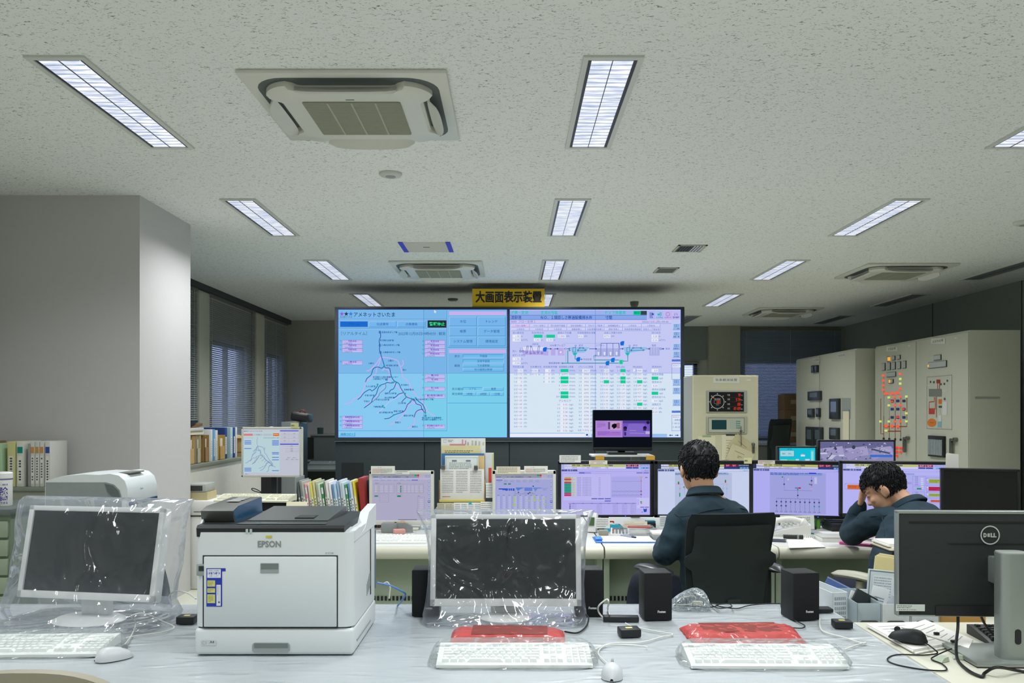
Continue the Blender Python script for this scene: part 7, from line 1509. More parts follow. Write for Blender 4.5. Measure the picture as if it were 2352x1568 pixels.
# cream keyboard, computer, folders on the side desk
t = thing('desktop_computer', 'flat black computer under the cream keyboard', 'computer', (-1.585, 5.28, .7205)); MB().b2(-.19, .21, -.1, .28, 0, .195, m_blk, .006).build('case', t); MB().b2(-.18, .20, -.104, -.098, .05, .058, m_gry).build('drive_slot', t); MB().b2(.085, .1, -.105, -.1, .025, .032, emat('led_blue', (60, 120, 255), 2)).build('power_light', t)
keyboard('keyboard', 'cream keyboard lying on the black computer below the river map monitor', (-1.575, 5.22, .917), math.radians(-4), M('keyboard_cream', (214, 214, 192), .5), M('key_cream', (220, 220, 200), .5), .46, .17, .014, .036)
cable('thin black cable looped behind the cream keyboard', [P(578, 1124, 5.45), P(580, 1121, 5.45), P(590, 1124, 5.45), P(601, 1131, 5.45), P(586, 1128, 5.45), P(578, 1124, 5.45)], .003, m_cb)
t = thing('index_card', 'cream card leaning before the colourful files', 'card', P(681, 1171, 5.0)+Vector((0, 0, -.06))); MB().box((0, 0, .055), (.125, .004, .11), m_paper2, .001, rot=(-.3, 0, 0)).build('card', t)
t = thing('tablet_computer', 'white edged dark tablet lying behind the printer deck', 'tablet', (-1.27, 4.98, .7205)); MB().b2(-.2, .2, -.06, .1, 0, .11, M('tablet_edge', (206, 210, 206), .4), .004).build('case', t); MB().b2(-.19, .19, -.05, .09, .11, .1115, m_blk).build('glass', t)
t = thing('red_stapler', 'red stapler beside the grey bookend', 'stapler', P(655, 1134, 5.5)); t.location.z = .7205; MB().box((0, 0, .06), (.09, .03, .12), m_gry, .004).build('base', t); MB().box((0, 0, .135), (.10, .03, .03), M('stapler_red', (150, 40, 44), .4), .01).build('arm', t)
t = thing('bookend', 'grey bookend holding the left of the colourful files', 'bookend', (-1.362, 5.36, .7205)); MB().b2(-.004, .004, -.02, .2, 0, .33, m_gry, .002).build('plate', t); MB().b2(-.004, .01, .2, .26, 0, .004, m_gry).build('foot', t)
FL = [((96, 108, 108), None, 'dark grey'), ((146, 150, 146), None, 'grey'), ((170, 172, 166), None, 'light grey'), ((222, 156, 166), (226, 226, 220), 'pink topped'), ((222, 222, 216), (206, 60, 50), 'white red labelled'), ((214, 206, 96), None, 'yellow'), ((206, 200, 150), (200, 60, 50), 'cream red labelled'), ((176, 186, 164), None, 'sage'), ((196, 204, 190), None, 'pale sage'), ((60, 140, 80), (226, 226, 220), 'green topped'), ((150, 150, 140), None, 'taupe'), ((222, 220, 216), None, 'white'), ((226, 226, 226), None, 'bright white'), ((120, 156, 200), (206, 60, 50), 'blue red labelled'), ((176, 200, 220), None, 'ice blue'), ((150, 176, 204), None, 'steel blue'), ((206, 216, 220), (206, 66, 50), 'white red striped'), ((190, 208, 216), None, 'pale aqua'), ((70, 150, 96), (220, 226, 222), 'second green topped'), ((120, 160, 210), None, 'sky blue'), ((196, 206, 220), None, 'pale blue'), ((216, 200, 60), None, 'bright yellow')]
n = len(FL); x0, x1 = -1.325, -.955
for i, (col, tg, nm) in enumerate(FL):
    binder('file_folder', nm+' file folder leaning in the colourful row, number %d from the grey bookend' % (i+1), x0+(x1-x0)*i/n+.008, 5.36+.01*math.sin(i*2.1), .7212+.0, (x1-x0)/n*.86, .30+.012*math.sin(i*1.3), .21, col, tg, 'colourful file folders', math.radians(-7.5), True, 'folder', .55 if tg and tg[0] > 190 and tg[1] < 80 else .08)
binder('file_folder', 'tall red folder at the right end of the leaning row', -.93, 5.37, .7212, .035, .325, .21, (150, 44, 40), None, 'colourful file folders', math.radians(-5), False, 'folder')
t = binder('file_folder', 'cyan plastic box file standing beside the first white monitor', -.905, 5.47, .7212, .034, .325, .24, (20, 150, 170), None, 'box files', 0, False, 'folder'); d = Draw(10, 20, .012, .036, lit=False); d.rect(0, 0, 10, 20, (226, 228, 226)); d.text('書', 5, 7, 6, (60, 70, 90), 'c'); d.text('類', 5, 14, 6, (60, 70, 90), 'c'); d.build('name_tag', t, (0, -.001, .05))
for i, (c, nm) in enumerate((((44, 84, 140), 'navy'), ((206, 150, 170), 'pink'), ((190, 120, 146), 'deep pink'), ((214, 170, 186), 'pale pink'))): binder('file_folder', nm+' thin folder between the cyan box file and white monitor', -.880+i*.0125, 5.47, .7212, .011, .318+.005*i, .22, c, None, 'box files', 0, False, 'folder')
# far left corner: desks, bag, hardware
m_dg = M('dark_desk_grey', (86, 94, 92), .5)
for k, (y, lb) in enumerate(((11.5, 'dim grey desk in the left corner, nearer the camera'), (12.55, 'dim grey desk in the left corner carrying a keyboard and screen'))):
    t = thing('corner_desk', lb, 'desk', (-2.62, y, 0), 0, 'corner desks'); MB().b2(-.55, .47, -.42, .42, .69, .72, m_dg, .004).build('desk_top', t); MB().b2(-.53, .45, .34, .38, .2, .69, m_dg).build('modesty_panel', t)
    for s in (-.5, .42): MB().b2(s-.02, s+.02, -.38, .38, 0, .69, m_dg).build('leg', t)
t = thing('corner_cabinet', 'low grey cabinet in the left corner next to the display wall', 'cabinet', (-2.56, 13.35, 0)); MB().b2(-.55, .44, -.3, .3, 1.10, 1.125, M('corner_top', (120, 124, 118), .5), .003).build('cabinet_top', t); MB().b2(-.54, .43, -.28, .3, 0, 1.10, m_dg).build('cabinet_body', t); MB().b2(-.05, -.04, -.284, -.278, .1, 1.08, m_blk).build('door_gap', t)
q = P(694, 1057, 12.3); mon_px('monitor', 'black monitor turned aside on the dim corner desk', 688, 716, 1004, 1056, 12.4, math.radians(55), (1, 1, 1, 2), m_blk, None)
keyboard('keyboard', 'dark grey keyboard on the dim corner desk', (-2.72, 12.35, .7205), 0, m_gry, M('key_grey', (110, 116, 116), .5), .42, .16)
t = thing('desk_mouse', 'orange mouse on the dim corner desk', 'mouse', (-2.42, 12.45, .7205)); MB().sphere((0, 0, .02), 1, M('orange_plastic', (230, 160, 30), .4), 16, 10, (.05, .04, .03)).build('shell', t)
t = thing('computer_tower', 'grey computer tower standing behind the river map monitor', 'computer', (-2.05, 8.0, 0)); hb = P(685, 1014, 8.0).z; MB().b2(-.07, .07, -.2, .2, 0, P(0, 968, 8).z, M('tower_grey', (112, 118, 118), .5), .006).build('case', t); MB().b2(.07, .078, -.19, .19, .05, P(0, 972, 8).z, m_blk).build('front', t)
t = thing('shoulder_bag', 'black bag with a red handle resting on the grey tower', 'bag', (-1.98, 8.0, P(0, 967.5, 8).z)); MB().box((0, 0, .04), (.17, .2, .08), m_blk, .02, 3, rot=(0, .15, 0)).build('bag_body', t); MB().tube(smooth_pts([(-.02, 0, .07), (-.015, 0, .10), (.025, 0, .10), (.03, 0, .07)]), .006, M('handle_red', (120, 40, 40), .5)).build('handle', t)
t = thing('headset', 'black headset and papers heaped behind the river map monitor', 'headset', P(640, 985, 8.3)-Vector((0, 0, .0))); t.location.z = 1.18; b = MB(); b.tube(smooth_pts([(-.10, 0, .0), (-.08, 0, .08), (-.02, 0, .12), (.05, 0, .11), (.09, 0, .03)]), .012, m_blk); b.build('band', t); MB().box((-.03, -.01, .12), (.10, .06, .02), m_paper, .004, rot=(0, .3, 0)).build('paper', t); MB().box((.06, 0, -.0), (.05, .06, .07), m_blk, .02).build('ear_pad', t)
t = thing('equipment_cart', 'dark cart behind the river map monitor carrying the headset', 'cart', (-2.28, 8.3, 0)); MB().b2(-.16, .2, -.09, .2, 1.10, 1.14, m_blk2, .004).build('top', t); MB().b2(-.15, .19, -.08, .19, 0, 1.10, m_blk2).build('body', t)
t = thing('pen_cup', 'dark cup of pens on the corner cabinet', 'cup', (-2.98, 13.2, 1.1255)); MB().cyl((0, 0, 0), (0, 0, .10), .045, M('cup_green', (40, 64, 56), .5), .05).build('cup', t)
for k in range(3): MB().cyl((.01*k, 0, .06), (.03*k, .01, .2), .006, m_gry).build('pen', t)
# ---------------------------------------------------------------- clutter on and round the console
def CT(x, y, z=DZ+.0008): return T(x, y, z)
def card(name, label, x0, y0, x1, y1, d, col=(226, 226, 216), red=True, rows=5, cat='card', tilt=0, head='注　意', group=None, seed=1, th=.0015, ink=(110, 108, 104)):
    a, b = P(x0, y0, d), P(x1, y1, d); w_, h = b.x-a.x, a.z-b.z
    t = thing(name, label, cat, ((a.x+b.x)/2, d, b.z), 0, group, rot=(tilt, 0, 0)); MB().b2(-w_/2, w_/2, 0, th, 0, h, M('card_%02x%02x%02x' % col, col, .8)).build('card', t)
    D_ = Draw(100, 100*h/w_, w_, h, lit=False); H_ = 100*h/w_
    if head: D_.text(head, 36, H_*.18, H_*.11, (190, 80, 60) if red else ink, 'c')
    y = .32 if head else .1
    label_bars(D_, 6, H_*y, 46 if red else 92, H_*.9, (190, 100, 90) if red else ink, rows, seed, .95, .35)
    if red: label_bars(D_, 40, H_*y, 94, H_*.9, ink, rows, seed+3, .9, .35)
    D_.build('printing', t, (0, -.0005, h/2)); return t
card('notice_card', 'printed notice card taped on the top left of the first white monitor', 852, 1070, 907, 1088, 5.336)
card('paper_slip', 'narrow paper slip beside the notice card on the first white monitor', 908, 1080, 940.5, 1089, 5.337, red=False, head=None, rows=2)
card('paper_note', 'cream printed pad on top of the second white monitor', 1140, 1071, 1195, 1088, 5.336, (222, 216, 192), False, 6, head=None)
card('notice_card', 'printed notice card taped on the second white monitor, right of the cream pad', 1204, 1070, 1258, 1087, 5.335)
card('paper_note', 'white printed card standing on the alarm list monitor', 1285, 1045, 1334, 1062, 5.365, (222, 224, 218), False, 4, head=None)
card('paper_strip', 'short strip with red lettering on the alarm list monitor', 1353, 1057, 1395, 1065.5, 5.366, (226, 220, 206), True, 2, head=None)
card('sticky_note', 'pale yellow sticky note on the pale blue mimic monitor', 1709, 1051, 1727, 1064.5, 5.326, (214, 216, 160), False, 1, head=None)
card('paper_strip', 'short strip with red lettering on the branching tree monitor', 1741, 1057, 1780, 1065.5, 5.37, (226, 220, 206), True, 2, head=None)
card('sticky_note', 'yellow sticky note on the top corner of the river map monitor', 668, 971, 686, 983, 5.735, (206, 206, 150), False, 1, head=None)
card('sticky_note', 'yellow sticky note on the lower frame of the first white monitor', 901, 1197, 927, 1205, 5.333, (214, 216, 150), False, 1, head=None)
t = thing('paper_sheaf', 'sheaf of cream papers clipped to the corner of the rightmost lit monitor', 'papers', P(2187, 1078, 5.0))
for k in range(4): MB().box((.004*k, .012*k, .045+.001*k), (.075, .002, .09), m_paper2 if k % 2 else m_paper, rot=(0, .04*k, .1*k)).build('sheet', t)
# paper stand between the two white monitors
sd = 5.42
t = thing('paper_stand', 'grey metal stand stacked with charts and clipboards between white monitors', 'stand', (P(1062, 0, sd).x, sd+.06, DZ)); MB().b2(-.18, .18, -.03, .12, 0, .12, M('stand_grey', (150, 154, 148), .5), .004).build('base', t); MB().b2(-.14, .14, .06, .07, .12, .56, M('stand_grey', (150, 154, 148), .5), .003).build('back_plate', t)
def sheet(name, label, x0, y0, x1, y1, d, col, cat='papers', th=.004, deco=None, seed=0, lean=0):
    a, b = P(x0, y0, d), P(x1, y1, d); w_, h = b.x-a.x, a.z-b.z
    t = thing(name, label, cat, ((a.x+b.x)/2, d, b.z), 0, 'papers on the grey stand', rot=(lean, 0, 0)); MB().b2(-w_/2, w_/2, 0, th, 0, h, M('card_%02x%02x%02x' % col, col, .7), .001).build('sheet', t)
    if deco: D_ = Draw(x1-x0, y1-y0, w_, h, lit=False); deco(D_, x1-x0, y1-y0); D_.build('printing', t, (0, -.0006, h/2))
    return t
def chart(D_, w_, h):
    PKC = (206, 150, 160); D_.frame(6, 3, 12, 10, (190, 190, 186), .6); label_bars(D_, 16, 3, 30, 9, (150, 150, 146), 2, 4); D_.rect(20, 13, 56, 17, PKC); D_.rect(48, 3, 51, 14, PKC); D_.rect(55, 5, 58, 14, PKC)
    for x, c in ((60, (176, 180, 170)), (70, (190, 190, 180)), (78, (170, 176, 170)), (86, (186, 190, 186)), (95, (206, 200, 150))): D_.rect(x, 5+(x % 7), x+4, 16, c)
def form(rows, seed, cols=3, ink=(150, 152, 156)):
    def g(D_, w_, h):
        for c in range(cols): label_bars(D_, w_*(.04+c*.96/cols), h*.05, w_*(.04+(c+.86)*.96/cols), h*.92, ink, rows, seed+c, .95, .4)
    return g
sheet('wall_chart', 'large white chart with a pink bar diagram at the top of the grey stand', 1013, 1006, 1115, 1120, 5.47, (216, 218, 216), deco=chart)
sheet('folder', 'yellowish folder in front of the pink chart', 1014, 1023, 1103, 1130, 5.462, (206, 198, 150), 'folder', deco=lambda D_, w_, h: label_bars(D_, 8, 10, 84, 17, (120, 116, 90), 2, 3))
sheet('folder', 'blue plastic folder edge behind the clipboard on the stand', 1014, 1041, 1112, 1140, 5.452, (60, 110, 160), 'folder', .006)
sheet('folder', 'beige folder edge at the right of the stand', 1096, 1046, 1113, 1140, 5.446, (206, 180, 130), 'folder', .005)
sheet('clipboard', 'white clipboard with two grey clips on the stand', 1022, 1046, 1099, 1140, 5.436, (212, 220, 216), 'clipboard', .006, lambda D_, w_, h: (D_.frame(2, 4, w_-2, h, (176, 190, 186), 1), D_.rect(16, 10, 27, 14, (120, 128, 140)), D_.rect(48, 10, 59, 14, (120, 128, 140)), label_bars(D_, 10, 15, 70, 32, (150, 156, 156), 4, 6)))
sheet('cardboard_backing', 'brown cardboard behind the schedule sheets on the stand', 1008, 1102, 1115, 1152, 5.43, (170, 140, 90), 'board', .004)
sheet('schedule_sheets', 'white schedule sheets hanging from two clips on the stand', 1011, 1077, 1112, 1148, 5.422, (222, 222, 216), 'papers', .005, lambda D_, w_, h: (form(13, 2, 3)(D_, w_, h*.84), label_bars(D_, 5, h*.86, 40, h*.92, (206, 90, 80), 1, 3)))
sheet('yellow_pad', 'yellow pad edge under the schedule sheets', 1009, 1147, 1113, 1153, 5.414, (214, 200, 110), 'pad', .01)
sheet('printed_form', 'beige printed form clipped at the lower left of the stand', 1004, 1155, 1042, 1186, 5.40, (206, 200, 176), 'papers', .002, form(8, 5, 2, (120, 118, 110)))
sheet('printed_form', 'white printed table with a teal clip at the bottom of the stand', 1042, 1154, 1106, 1188, 5.39, (222, 224, 220), 'papers', .002, lambda D_, w_, h: (form(7, 9, 4, (140, 144, 150))(D_, w_, h), D_.poly([(34, 4), (42, 4), (40, -3), (36, -3)], (60, 160, 180))))
sheet('small_form', 'small white sheet beside the printed table on the stand', 1104, 1152, 1133, 1174, 5.385, (224, 226, 222), 'papers', .002, form(4, 12, 1))
sheet('note_pad', 'white lined pad right of the schedule sheets', 1116, 1109, 1134, 1143, 5.40, (222, 224, 224), 'pad', .006, form(5, 15, 1, (196, 200, 204)))
sheet('standing_file', 'white standing file with a red label right of the stand', 1114, 1040, 1134, 1112, 5.45, (200, 206, 208), 'folder', .03, lambda D_, w_, h: (D_.rect(8, 34, 15, 68, (206, 70, 56)), D_.rect(16, 2, 20, 60, (200, 200, 140))))
for x, y in ((1018, 1073), (1093, 1074)): tag(MB().box((0, 0, 0), (.025, .014, .03), m_hdl, .004).build('bulldog_clip', None, P(x, y, 5.414)), 'chrome bulldog clip on the schedule sheets, '+('west' if x < 1050 else 'east')+' one', 'clip')
# keyboards and odds and ends under the first white monitor
keyboard('keyboard', 'white keyboard on the console edge below the first white monitor', (-.71, 4.86, DZ+.0005), 0, m_kb, m_key, .45, .15)
t = thing('tape_dispenser', 'grey tape dispenser below the first white monitor', 'dispenser', CT(925, 1222)); MB().prism([(-.06, 0), (.06, 0), (.06, .035), (.02, .06), (-.05, .06)], -.02, .02, m_gry, 'y').build('body', t); MB().cyl((0, -.012, .045), (0, .012, .045), .028, M('tape_roll', (206, 180, 150), .4)).build('roll', t)
tag(MB().box((0, 0, .015), (.07, .05, .03), M('pink_eraser', (206, 150, 140), .7), .005, rot=(0, 0, .3)).build('eraser', None, CT(917, 1226)), 'pink eraser by the grey tape dispenser', 'eraser')
tag(MB().box((0, 0, .03), (.10, .06, .06), m_gry, .008).build('gray_switch_box', None, CT(895, 1222)), 'small grey switch box by the tape dispenser', 'switch box')
cable('tangle of thin white cables behind the first white keyboard', [CT(880, 1222), CT(892, 1212)+Vector((0, 0, .03)), CT(905, 1216), CT(930, 1212)+Vector((0, 0, .02)), CT(950, 1222), CT(962, 1214)], .003, m_cw)
cable('black cable trailing under the first white monitor', [CT(870, 1212), CT(884, 1208)+Vector((0, 0, .02)), CT(896, 1206), CT(905, 1210)], .004, m_cb)
# in front of the alarm monitor
t = thing('desk_clock', 'white desk device with a green display behind the middle wrapped monitor', 'device', CT(1361, 1222)); MB().box((0, 0, .06), (.06, .04, .12), m_white, .008, rot=(-.2, 0, -.4)).build('case', t); MB().box((-.008, -.022, .07), (.035, .004, .05), M('lcd_green', (70, 96, 60), .3), rot=(-.2, 0, -.4)).build('display', t)
card('printed_card', 'white printed sheet standing beside the small green display', 1368, 1189, 1401, 1213, 5.2, (222, 224, 222), False, 5, 'paper', -.1, None)
tag(MB().box((0, 0, .012), (.03, .03, .025), M('orange_block', (226, 90, 40), .5), .003).build('orange_block', None, P(1405, 1200, 5.6)-Vector((0, 0, .01))), 'small orange block under the alarm list monitor', 'block')
bpy.data.objects['orange_block'].location.z = DZ+.0005
t = thing('tape_cutter', 'cyan plastic tape cutter before the alarm list monitor', 'dispenser', CT(1409, 1219)); MB().prism([(-.055, 0), (.055, 0), (.058, .02), (.03, .04), (-.03, .045), (-.055, .02)], -.025, .025, M('cyan_plastic', (40, 170, 190), .4), 'y').build('body', t); MB().cyl((-.01, -.02, .03), (-.01, .02, .03), .022, m_white).build('roll', t)
card('notice_card', 'cream notice card leaning in the clear pen tray', 1432, 1197, 1487, 1213, 5.36, (214, 208, 184), tilt=-.15)
t = thing('pen_tray', 'clear tray of pens in front of the pale blue mimic monitor', 'tray', CT(1468, 1230)); f_clr = film('clear_acrylic', (214, 226, 226), .12, .08, .0, 4, .06)
for q in ((-.1, .1, -.03, -.027, 0, .045), (-.1, .1, .10, .103, 0, .05), (-.1, -.097, -.03, .10, 0, .045), (.097, .1, -.03, .10, 0, .045), (-.1, .1, -.03, .10, 0, .003)): MB().b2(*q, f_clr).build('tray_wall', t)
for k, c in enumerate(((190, 60, 50), (60, 90, 170), (220, 150, 60), (40, 44, 48), (206, 206, 200))):
    tt = thing('pen', ('red', 'blue', 'orange', 'black', 'white')[k]+' pen lying across the clear tray', 'pen', CT(1468, 1230)+Vector((-.0+.004*k, -.01+.022*k, .052)), .05*k-.1, 'pens in the clear tray'); MB().cyl((-.07, 0, 0), (.065, 0, 0), .004, M('pen_%d' % k, c, .4), seg=8).build('barrel', tt); MB().cyl((.065, 0, 0), (.078, 0, 0), .004, m_hdl, .001, 8).build('tip', tt)
t = thing('pencil_case', 'black and teal case behind the clear pen tray', 'case', CT(1494, 1212)); MB().box((0, 0, .02), (.06, .06, .03), m_blk, .004).build('case_body', t); MB().box((0, .01, .04), (.062, .05, .012), M('teal_lid', (40, 150, 170), .5), .003).build('lid', t)
tag(MB().box((0, 0, .015), (.055, .05, .03), M('acrylic_grey', (150, 152, 136), .3), .003).build('small_case', None, CT(1386, 1228)), 'small clear grey case left of the calculator', 'case')
t = thing('calculator', 'white calculator with grey display on the console', 'calculator', CT(1424, 1231), -.12); MB().prism([(-.0, .0), (.15, 0), (.15, .03), (0, .012)], -.055, .055, m_white, 'x').build('body', t); MB().box((0, .125, .0285), (.09, .03, .003), M('calc_lcd', (96, 110, 100), .3), rot=(.12, 0, 0)).build('display', t)
b = MB()
for i in range(5):
    for j in range(4): b.box((-.04+i*.02, .02+j*.023, .0175+j*.0027), (.014, .015, .005), M('calc_key_red', (190, 110, 100), .5) if i == 0 and j > 1 else m_gry)
b.build('keys', t)
t = thing('clipboard', 'blue clipboard of blank paper on the console edge', 'clipboard', CT(1432, 1240), 0); MB().b2(-.17, .17, -.11, .11, 0, .004, M('clip_blue', (40, 110, 190), .5), .001).build('board', t); MB().b2(-.13, .165, -.10, .105, .004, .008, m_paper).build('paper', t); MB().b2(-.165, -.125, -.05, .05, .004, .016, M('clip_blue2', (60, 130, 206), .4), .003).build('clip', t)
t = thing('ballpoint_pen', 'clear ballpoint pen resting on the blue clipboard', 'pen', CT(1443, 1236)+Vector((0, 0, .0125)), -.9); MB().cyl((-.06, 0, 0), (.06, 0, 0), .0048, M('pen_clear', (150, 160, 190), .2), seg=10).build('barrel', t); MB().cyl((.03, 0, 0), (.06, 0, 0), .0055, M('pen_grip', (40, 50, 90), .4), seg=10).build('grip', t)
t = thing('stacked_pads', 'short stack of grey pads beside the blue clipboard', 'pads', CT(1508, 1236)); MB().b2(-.03, .05, -.06, .06, 0, .03, M('pad_grey', (150, 156, 156), .7), .002).build('pad', t); MB().b2(-.03, .05, -.058, .06, .0305, .04, m_paper).build('top_sheet', t)
card('paper_note', 'white sheet propped under the pale blue mimic monitor', 1515, 1184, 1536, 1212, 5.25, (206, 212, 216), False, 5, head=None)
# between the operators: phone and papers
t = thing('telephone', 'white desk telephone with coiled cord right of the upright operator', 'telephone', CT(1810, 1226), math.radians(-12)); MB().prism([(-.09, 0), (.12, 0), (.12, .07), (.06, .06), (-.09, .025)], -.10, .11, m_white, 'y').build('base', t)
b = MB(); b.tube(smooth_pts([(-.10, -.075, .05), (-.08, -.075, .085), (-.0, -.075, .10), (.07, -.075, .085), (.09, -.075, .055)]), 0, m_white, 10, [.026]*9+[.017]*15+[.026]*9); b.build('handset', t)
b = MB()
for i in range(4):
    for j in range(5): b.box((-.03+j*.024, -.02+i*.026, .048+j*.006), (.014, .015, .006), M('phone_key', (190, 192, 186), .5))
b.build('keypad', t)
b = MB(); pts = []
for i in range(140): a = i*.9; pts.append((-.10+.0017*i, -.13+.02*math.sin(i*.04)+.006*math.cos(a), .010+.006*math.sin(a)))
b.tube(pts, .002, m_cw, 6); b.build('coiled_cord', t)
card('printed_table', 'printed table sheet standing under the branching tree monitor', 1793, 1183, 1871, 1215, 5.22, (214, 218, 210), False, 7, 'paper', -.12, None, seed=7, ink=(120, 124, 120))
tag(MB().box((0, 0, .04), (.02, .08, .085), M('green_plastic', (96, 160, 70), .5), .003).build('green_divider', None, CT(1876, 1212)), 'green divider edge next to the printed table', 'divider')
t = thing('set_top_box', 'black flat box under the bowed operator monitor', 'device', CT(1925, 1218)); MB().b2(-.06, .10, -.06, .12, 0, .05, m_blk, .006).build('case', t); MB().b2(-.055, .09, -.02, .1, .0505, .056, m_blk2).build('lid', t)
keyboard('keyboard', 'dark keyboard under the branching tree monitor', (2.02, 5.62, DZ+.0005), 0, m_blk, M('key_black', (40, 44, 44), .5), .36, .13)
t = thing('ruler', 'teal translucent ruler between papers right of the telephone', 'ruler', CT(1887, 1227), math.radians(-38)); MB().b2(-.10, .10, -.014, .014, 0, .004, M('ruler_teal', (30, 140, 150), .3)).build('blade', t)
t = thing('notebook', 'grey covered book near the bowed operator elbow', 'book', CT(1925, 1240, DZ+.001), math.radians(-4)); MB().b2(-.11, .08, -.07, .09, 0, .022, m_paper).build('pages', t); MB().b2(-.112, .082, -.072, .092, .022, .025, M('book_grey', (176, 178, 172), .6)).build('cover', t)
t = thing('document_case', 'pink plastic document case at the desk edge by the elbow', 'case', CT(1972, 1252), math.radians(-35)); MB().b2(-.10, .08, -.02, .02, 0, .014, M('pink_case', (206, 80, 150), .35), .003).build('case_body', t)
papers('desk_papers', 'loose white papers on the console edge before the telephone', [(1806, 1234), (1858, 1231), (1895, 1256), (1812, 1258)], DZ+.001, m_paper, .002, 'papers', None, 1, False, 4)
papers('desk_papers', 'white sheet behind the teal ruler', [(1878, 1220), (1935, 1219), (1945, 1232), (1905, 1231)], DZ+.001, m_paper, .002, 'papers', None, 1, False, 6)
t = thing('pouch', 'black rolled pouch on the papers before the telephone', 'pouch', CT(1822, 1237, DZ+.004), -.15); MB().cyl((-.055, 0, .012), (.055, 0, .012), .012, m_blk2, seg=12).build('roll', t); MB().b2(.02, .03, -.0125, .0125, 0, .025, m_gry).build('strap', t)
t = thing('mobile_phone', 'dark mobile phone on the console beside the chair back', 'phone', CT(1793, 1243), -.3); MB().b2(-.06, .03, -.03, .03, 0, .01, M('phone_slate', (70, 80, 96), .3), .004).build('case', t); MB().b2(-.055, .025, -.025, .025, .01, .0108, m_blk).build('screen', t)
# ---- file boxes behind the bare desk
t = thing('low_cabinet', 'low cabinet behind the bare desk carrying white file boxes', 'cabinet', (1.72, 3.36, 0)); MB().b2(-.52, .6, -.33, .26, 0, .66, M('low_cabinet_cream', (196, 196, 178), .6), .004).build('body', t); MB().b2(-.52, .6, -.335, -.325, .05, .60, m_gry).build('door', t)
f_fr = film('frosted_plastic', (206, 220, 226), .72, .25, .05, 8, .04)
def filebox(label, x0, x1, z1, y0=3.08, dp=.24, hole=True, m=None, rz=0, perf=False, bottom=.6605):
    t = thing('file_box', label, 'file box', ((x0+x1)/2, y0, bottom), rz, 'plastic file boxes'); w_ = x1-x0; h = z1-bottom; m = m or M('file_box_white', (212, 220, 224), .45); b = MB()
    for q in ((-w_/2, w_/2, 0, .003, 0, h), (-w_/2, w_/2, dp-.003, dp, 0, h*1.05), (-w_/2, w_/2, 0, dp, 0, .003)): b.b2(*q, m)
    for s in (-1, 1): b.prism([(0, 0), (dp, 0), (dp, h*1.05), (0, h)], s*w_/2-.0015, s*w_/2+.0015, m, 'x')
    b.build('case', t)
    if hole: MB().prism([(x, h*.30+z) for x, z in rrect(.035, .013, .0125)], -.003, .0005, M('hole_dark', (60, 66, 66), .7), 'y').build('finger_hole', t)
    if perf:
        p = MB()
        for i in range(6):
            for j in range(5): p.b2(-w_/2+.008+i*(w_-.012)/6, -w_/2+.013+i*(w_-.012)/6, -.001, .0005, .03+j*.018, .041+j*.018, M('hole_grey', (150, 164, 172), .6))
        p.build('perforation', t)
    return t
X3 = lambda x, d=3.1: (x-CX)*d/F
filebox('white perforated file box next to the fourth speaker', X3(1925), X3(1963), .79, perf=True, hole=False, rz=.2, y0=3.16)
filebox('translucent file box full of clipped forms left of the black monitor', X3(1964), X3(2018), .768, m=f_fr, hole=True)
filebox('white file box with an oval hole below the black monitor corner', X3(2020), X3(2084), .765)
filebox('white file box with a mesh sticker under the black monitor', X3(2087), X3(2150), .765, hole=True)
t = thing('carton', 'brown carton beside the white file boxes under the black monitor', 'box', (X3(2208), 3.10, .6605)); MB().b2(-.085, .09, 0, .2, 0, .10, M('carton_ochre', (190, 148, 84), .85), .002).build('box', t); MB().b2(-.084, .089, .0, .2, .1, .103, M('carton_ochre2', (200, 160, 96), .85)).build('lid', t)
t = thing('acrylic_board', 'blue tinted clear board leaning behind the white perforated file box', 'board', (X3(1903, 3.36), 3.37, .672), 0, None, (0, math.radians(27), 0)); MB().b2(-.06, .06, -.002, .002, 0, .12, M('blue_acrylic', (92, 116, 176), .25)).build('sheet', t); MB().b2(-.06, .06, -.003, .003, .118, .123, M('acrylic_edge', (150, 170, 214), .3)).build('edge', t)
def leaf(name, label, cx, y0, y1, d, w_, col, lean, cat='folder', m=None, th=.006, deco=None, roll=0):
    b_ = P(cx, y1, d); a = P(cx, y0, d); h = a.z-b_.z; t = thing(name, label, cat, (b_.x, d, b_.z), 0, 'documents in the file boxes', rot=(lean, roll, 0)); MB().b2(-w_/2, w_/2, 0, th, 0, h, m or M('card_%02x%02x%02x' % col, col, .6), .001).build('sheet', t)
    if deco: D_ = Draw(100, 100*h/w_, w_, h, lit=False); deco(D_, 100, 100*h/w_); D_.build('printing', t, (0, -.0008, h/2))
    return t
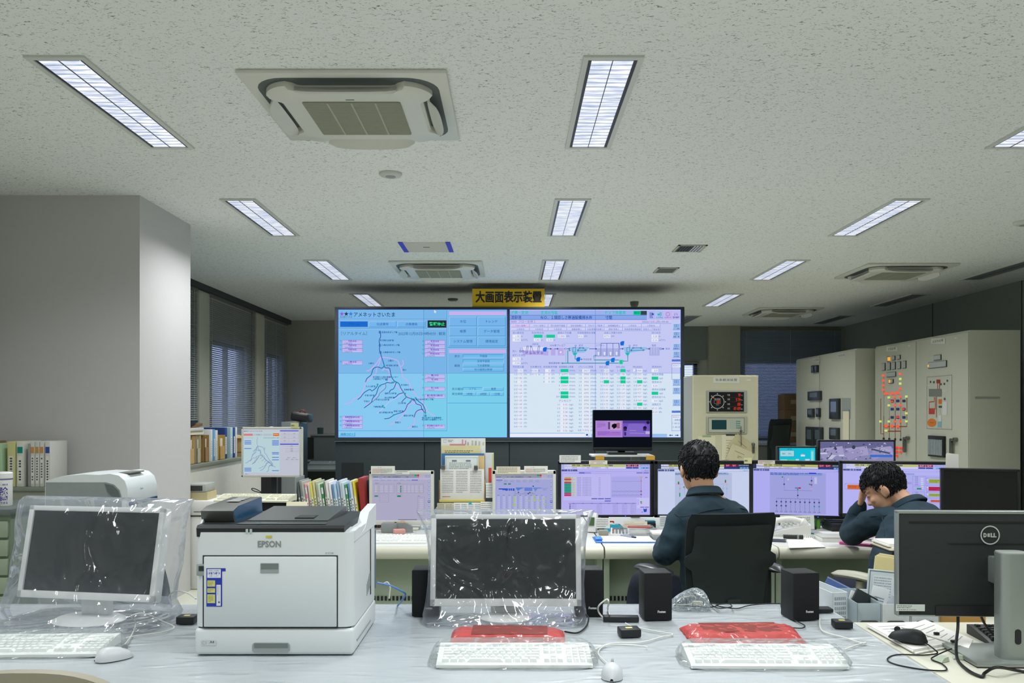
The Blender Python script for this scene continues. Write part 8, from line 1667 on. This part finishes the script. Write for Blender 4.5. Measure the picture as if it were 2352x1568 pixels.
for k in range(4): leaf('manila_folder', 'manila folder standing above the file boxes, '+('front', 'second', 'third', 'rear')[k]+' of four', 2040+k*3, 1282-k*2, 1385, 3.30+.012*k, .14, ((206, 196, 142), (214, 204, 156), (200, 188, 136), (216, 208, 166))[k], -.1, roll=.16)
leaf('plastic_wallet', 'clear plastic wallet of forms standing in the translucent file box', 2026, 1310, 1408, 3.22, .125, (206, 216, 220), -.05, 'wallet', M('wallet_clear', (196, 208, 212), .25), .008, lambda D_, w_, h: (D_.frame(3, 3, w_-3, h-3, (110, 120, 120), 2.5), D_.rect(14, 16, 84, h-8, (214, 222, 226)), label_bars(D_, 18, 20, 80, h*.7, (150, 160, 170), 9, 3)), .10)
leaf('form_sheet', 'white handwritten form in front of the plastic wallet', 2010, 1347, 1408, 3.17, .065, (222, 228, 230), -.05, 'papers', None, .002, lambda D_, w_, h: label_bars(D_, 20, h*.35, 90, h*.75, (130, 140, 160), 4, 8), .28)
leaf('clip_file', 'black clip file slanting in the translucent file box', 1972, 1358, 1408, 3.16, .085, (40, 46, 48), -.1, 'file', None, .012, None, .5)
leaf('form_sheet', 'white paper slanting left of the black clip file', 1955, 1358, 1408, 3.18, .05, (222, 226, 222), -.1, 'papers', None, .003, lambda D_, w_, h: label_bars(D_, 14, h*.3, 80, h*.8, (160, 166, 166), 5, 4), .35)
t = thing('wire_tray', 'dark raised tray behind the black monitor holding a pile of papers', 'tray', (1.70, 3.42, .6605)); MB().b2(-.19, .28, -.02, .16, .240, .245, m_blk2).build('tray_floor', t)
for s in (-.27, .27): MB().cyl((s+.17*(s < 0), .14, 0), (s+.17*(s < 0), .14, .245), .006, m_blk2).build('tray_post', t)
for k in range(4): tt = thing('paper_pile', ('bottom', 'second', 'third', 'top')[k]+' sheaf of the paper pile poking out behind the black monitor', 'papers', (1.70+.01*math.sin(k*2), 3.42, .9065+k*.006), .03*math.sin(k*3), 'paper pile'); MB().b2(-.185+.004*k, .2, -.02+.01*k, .16, 0, .0055, m_paper if k != 0 else m_paper2).build('sheet', tt)
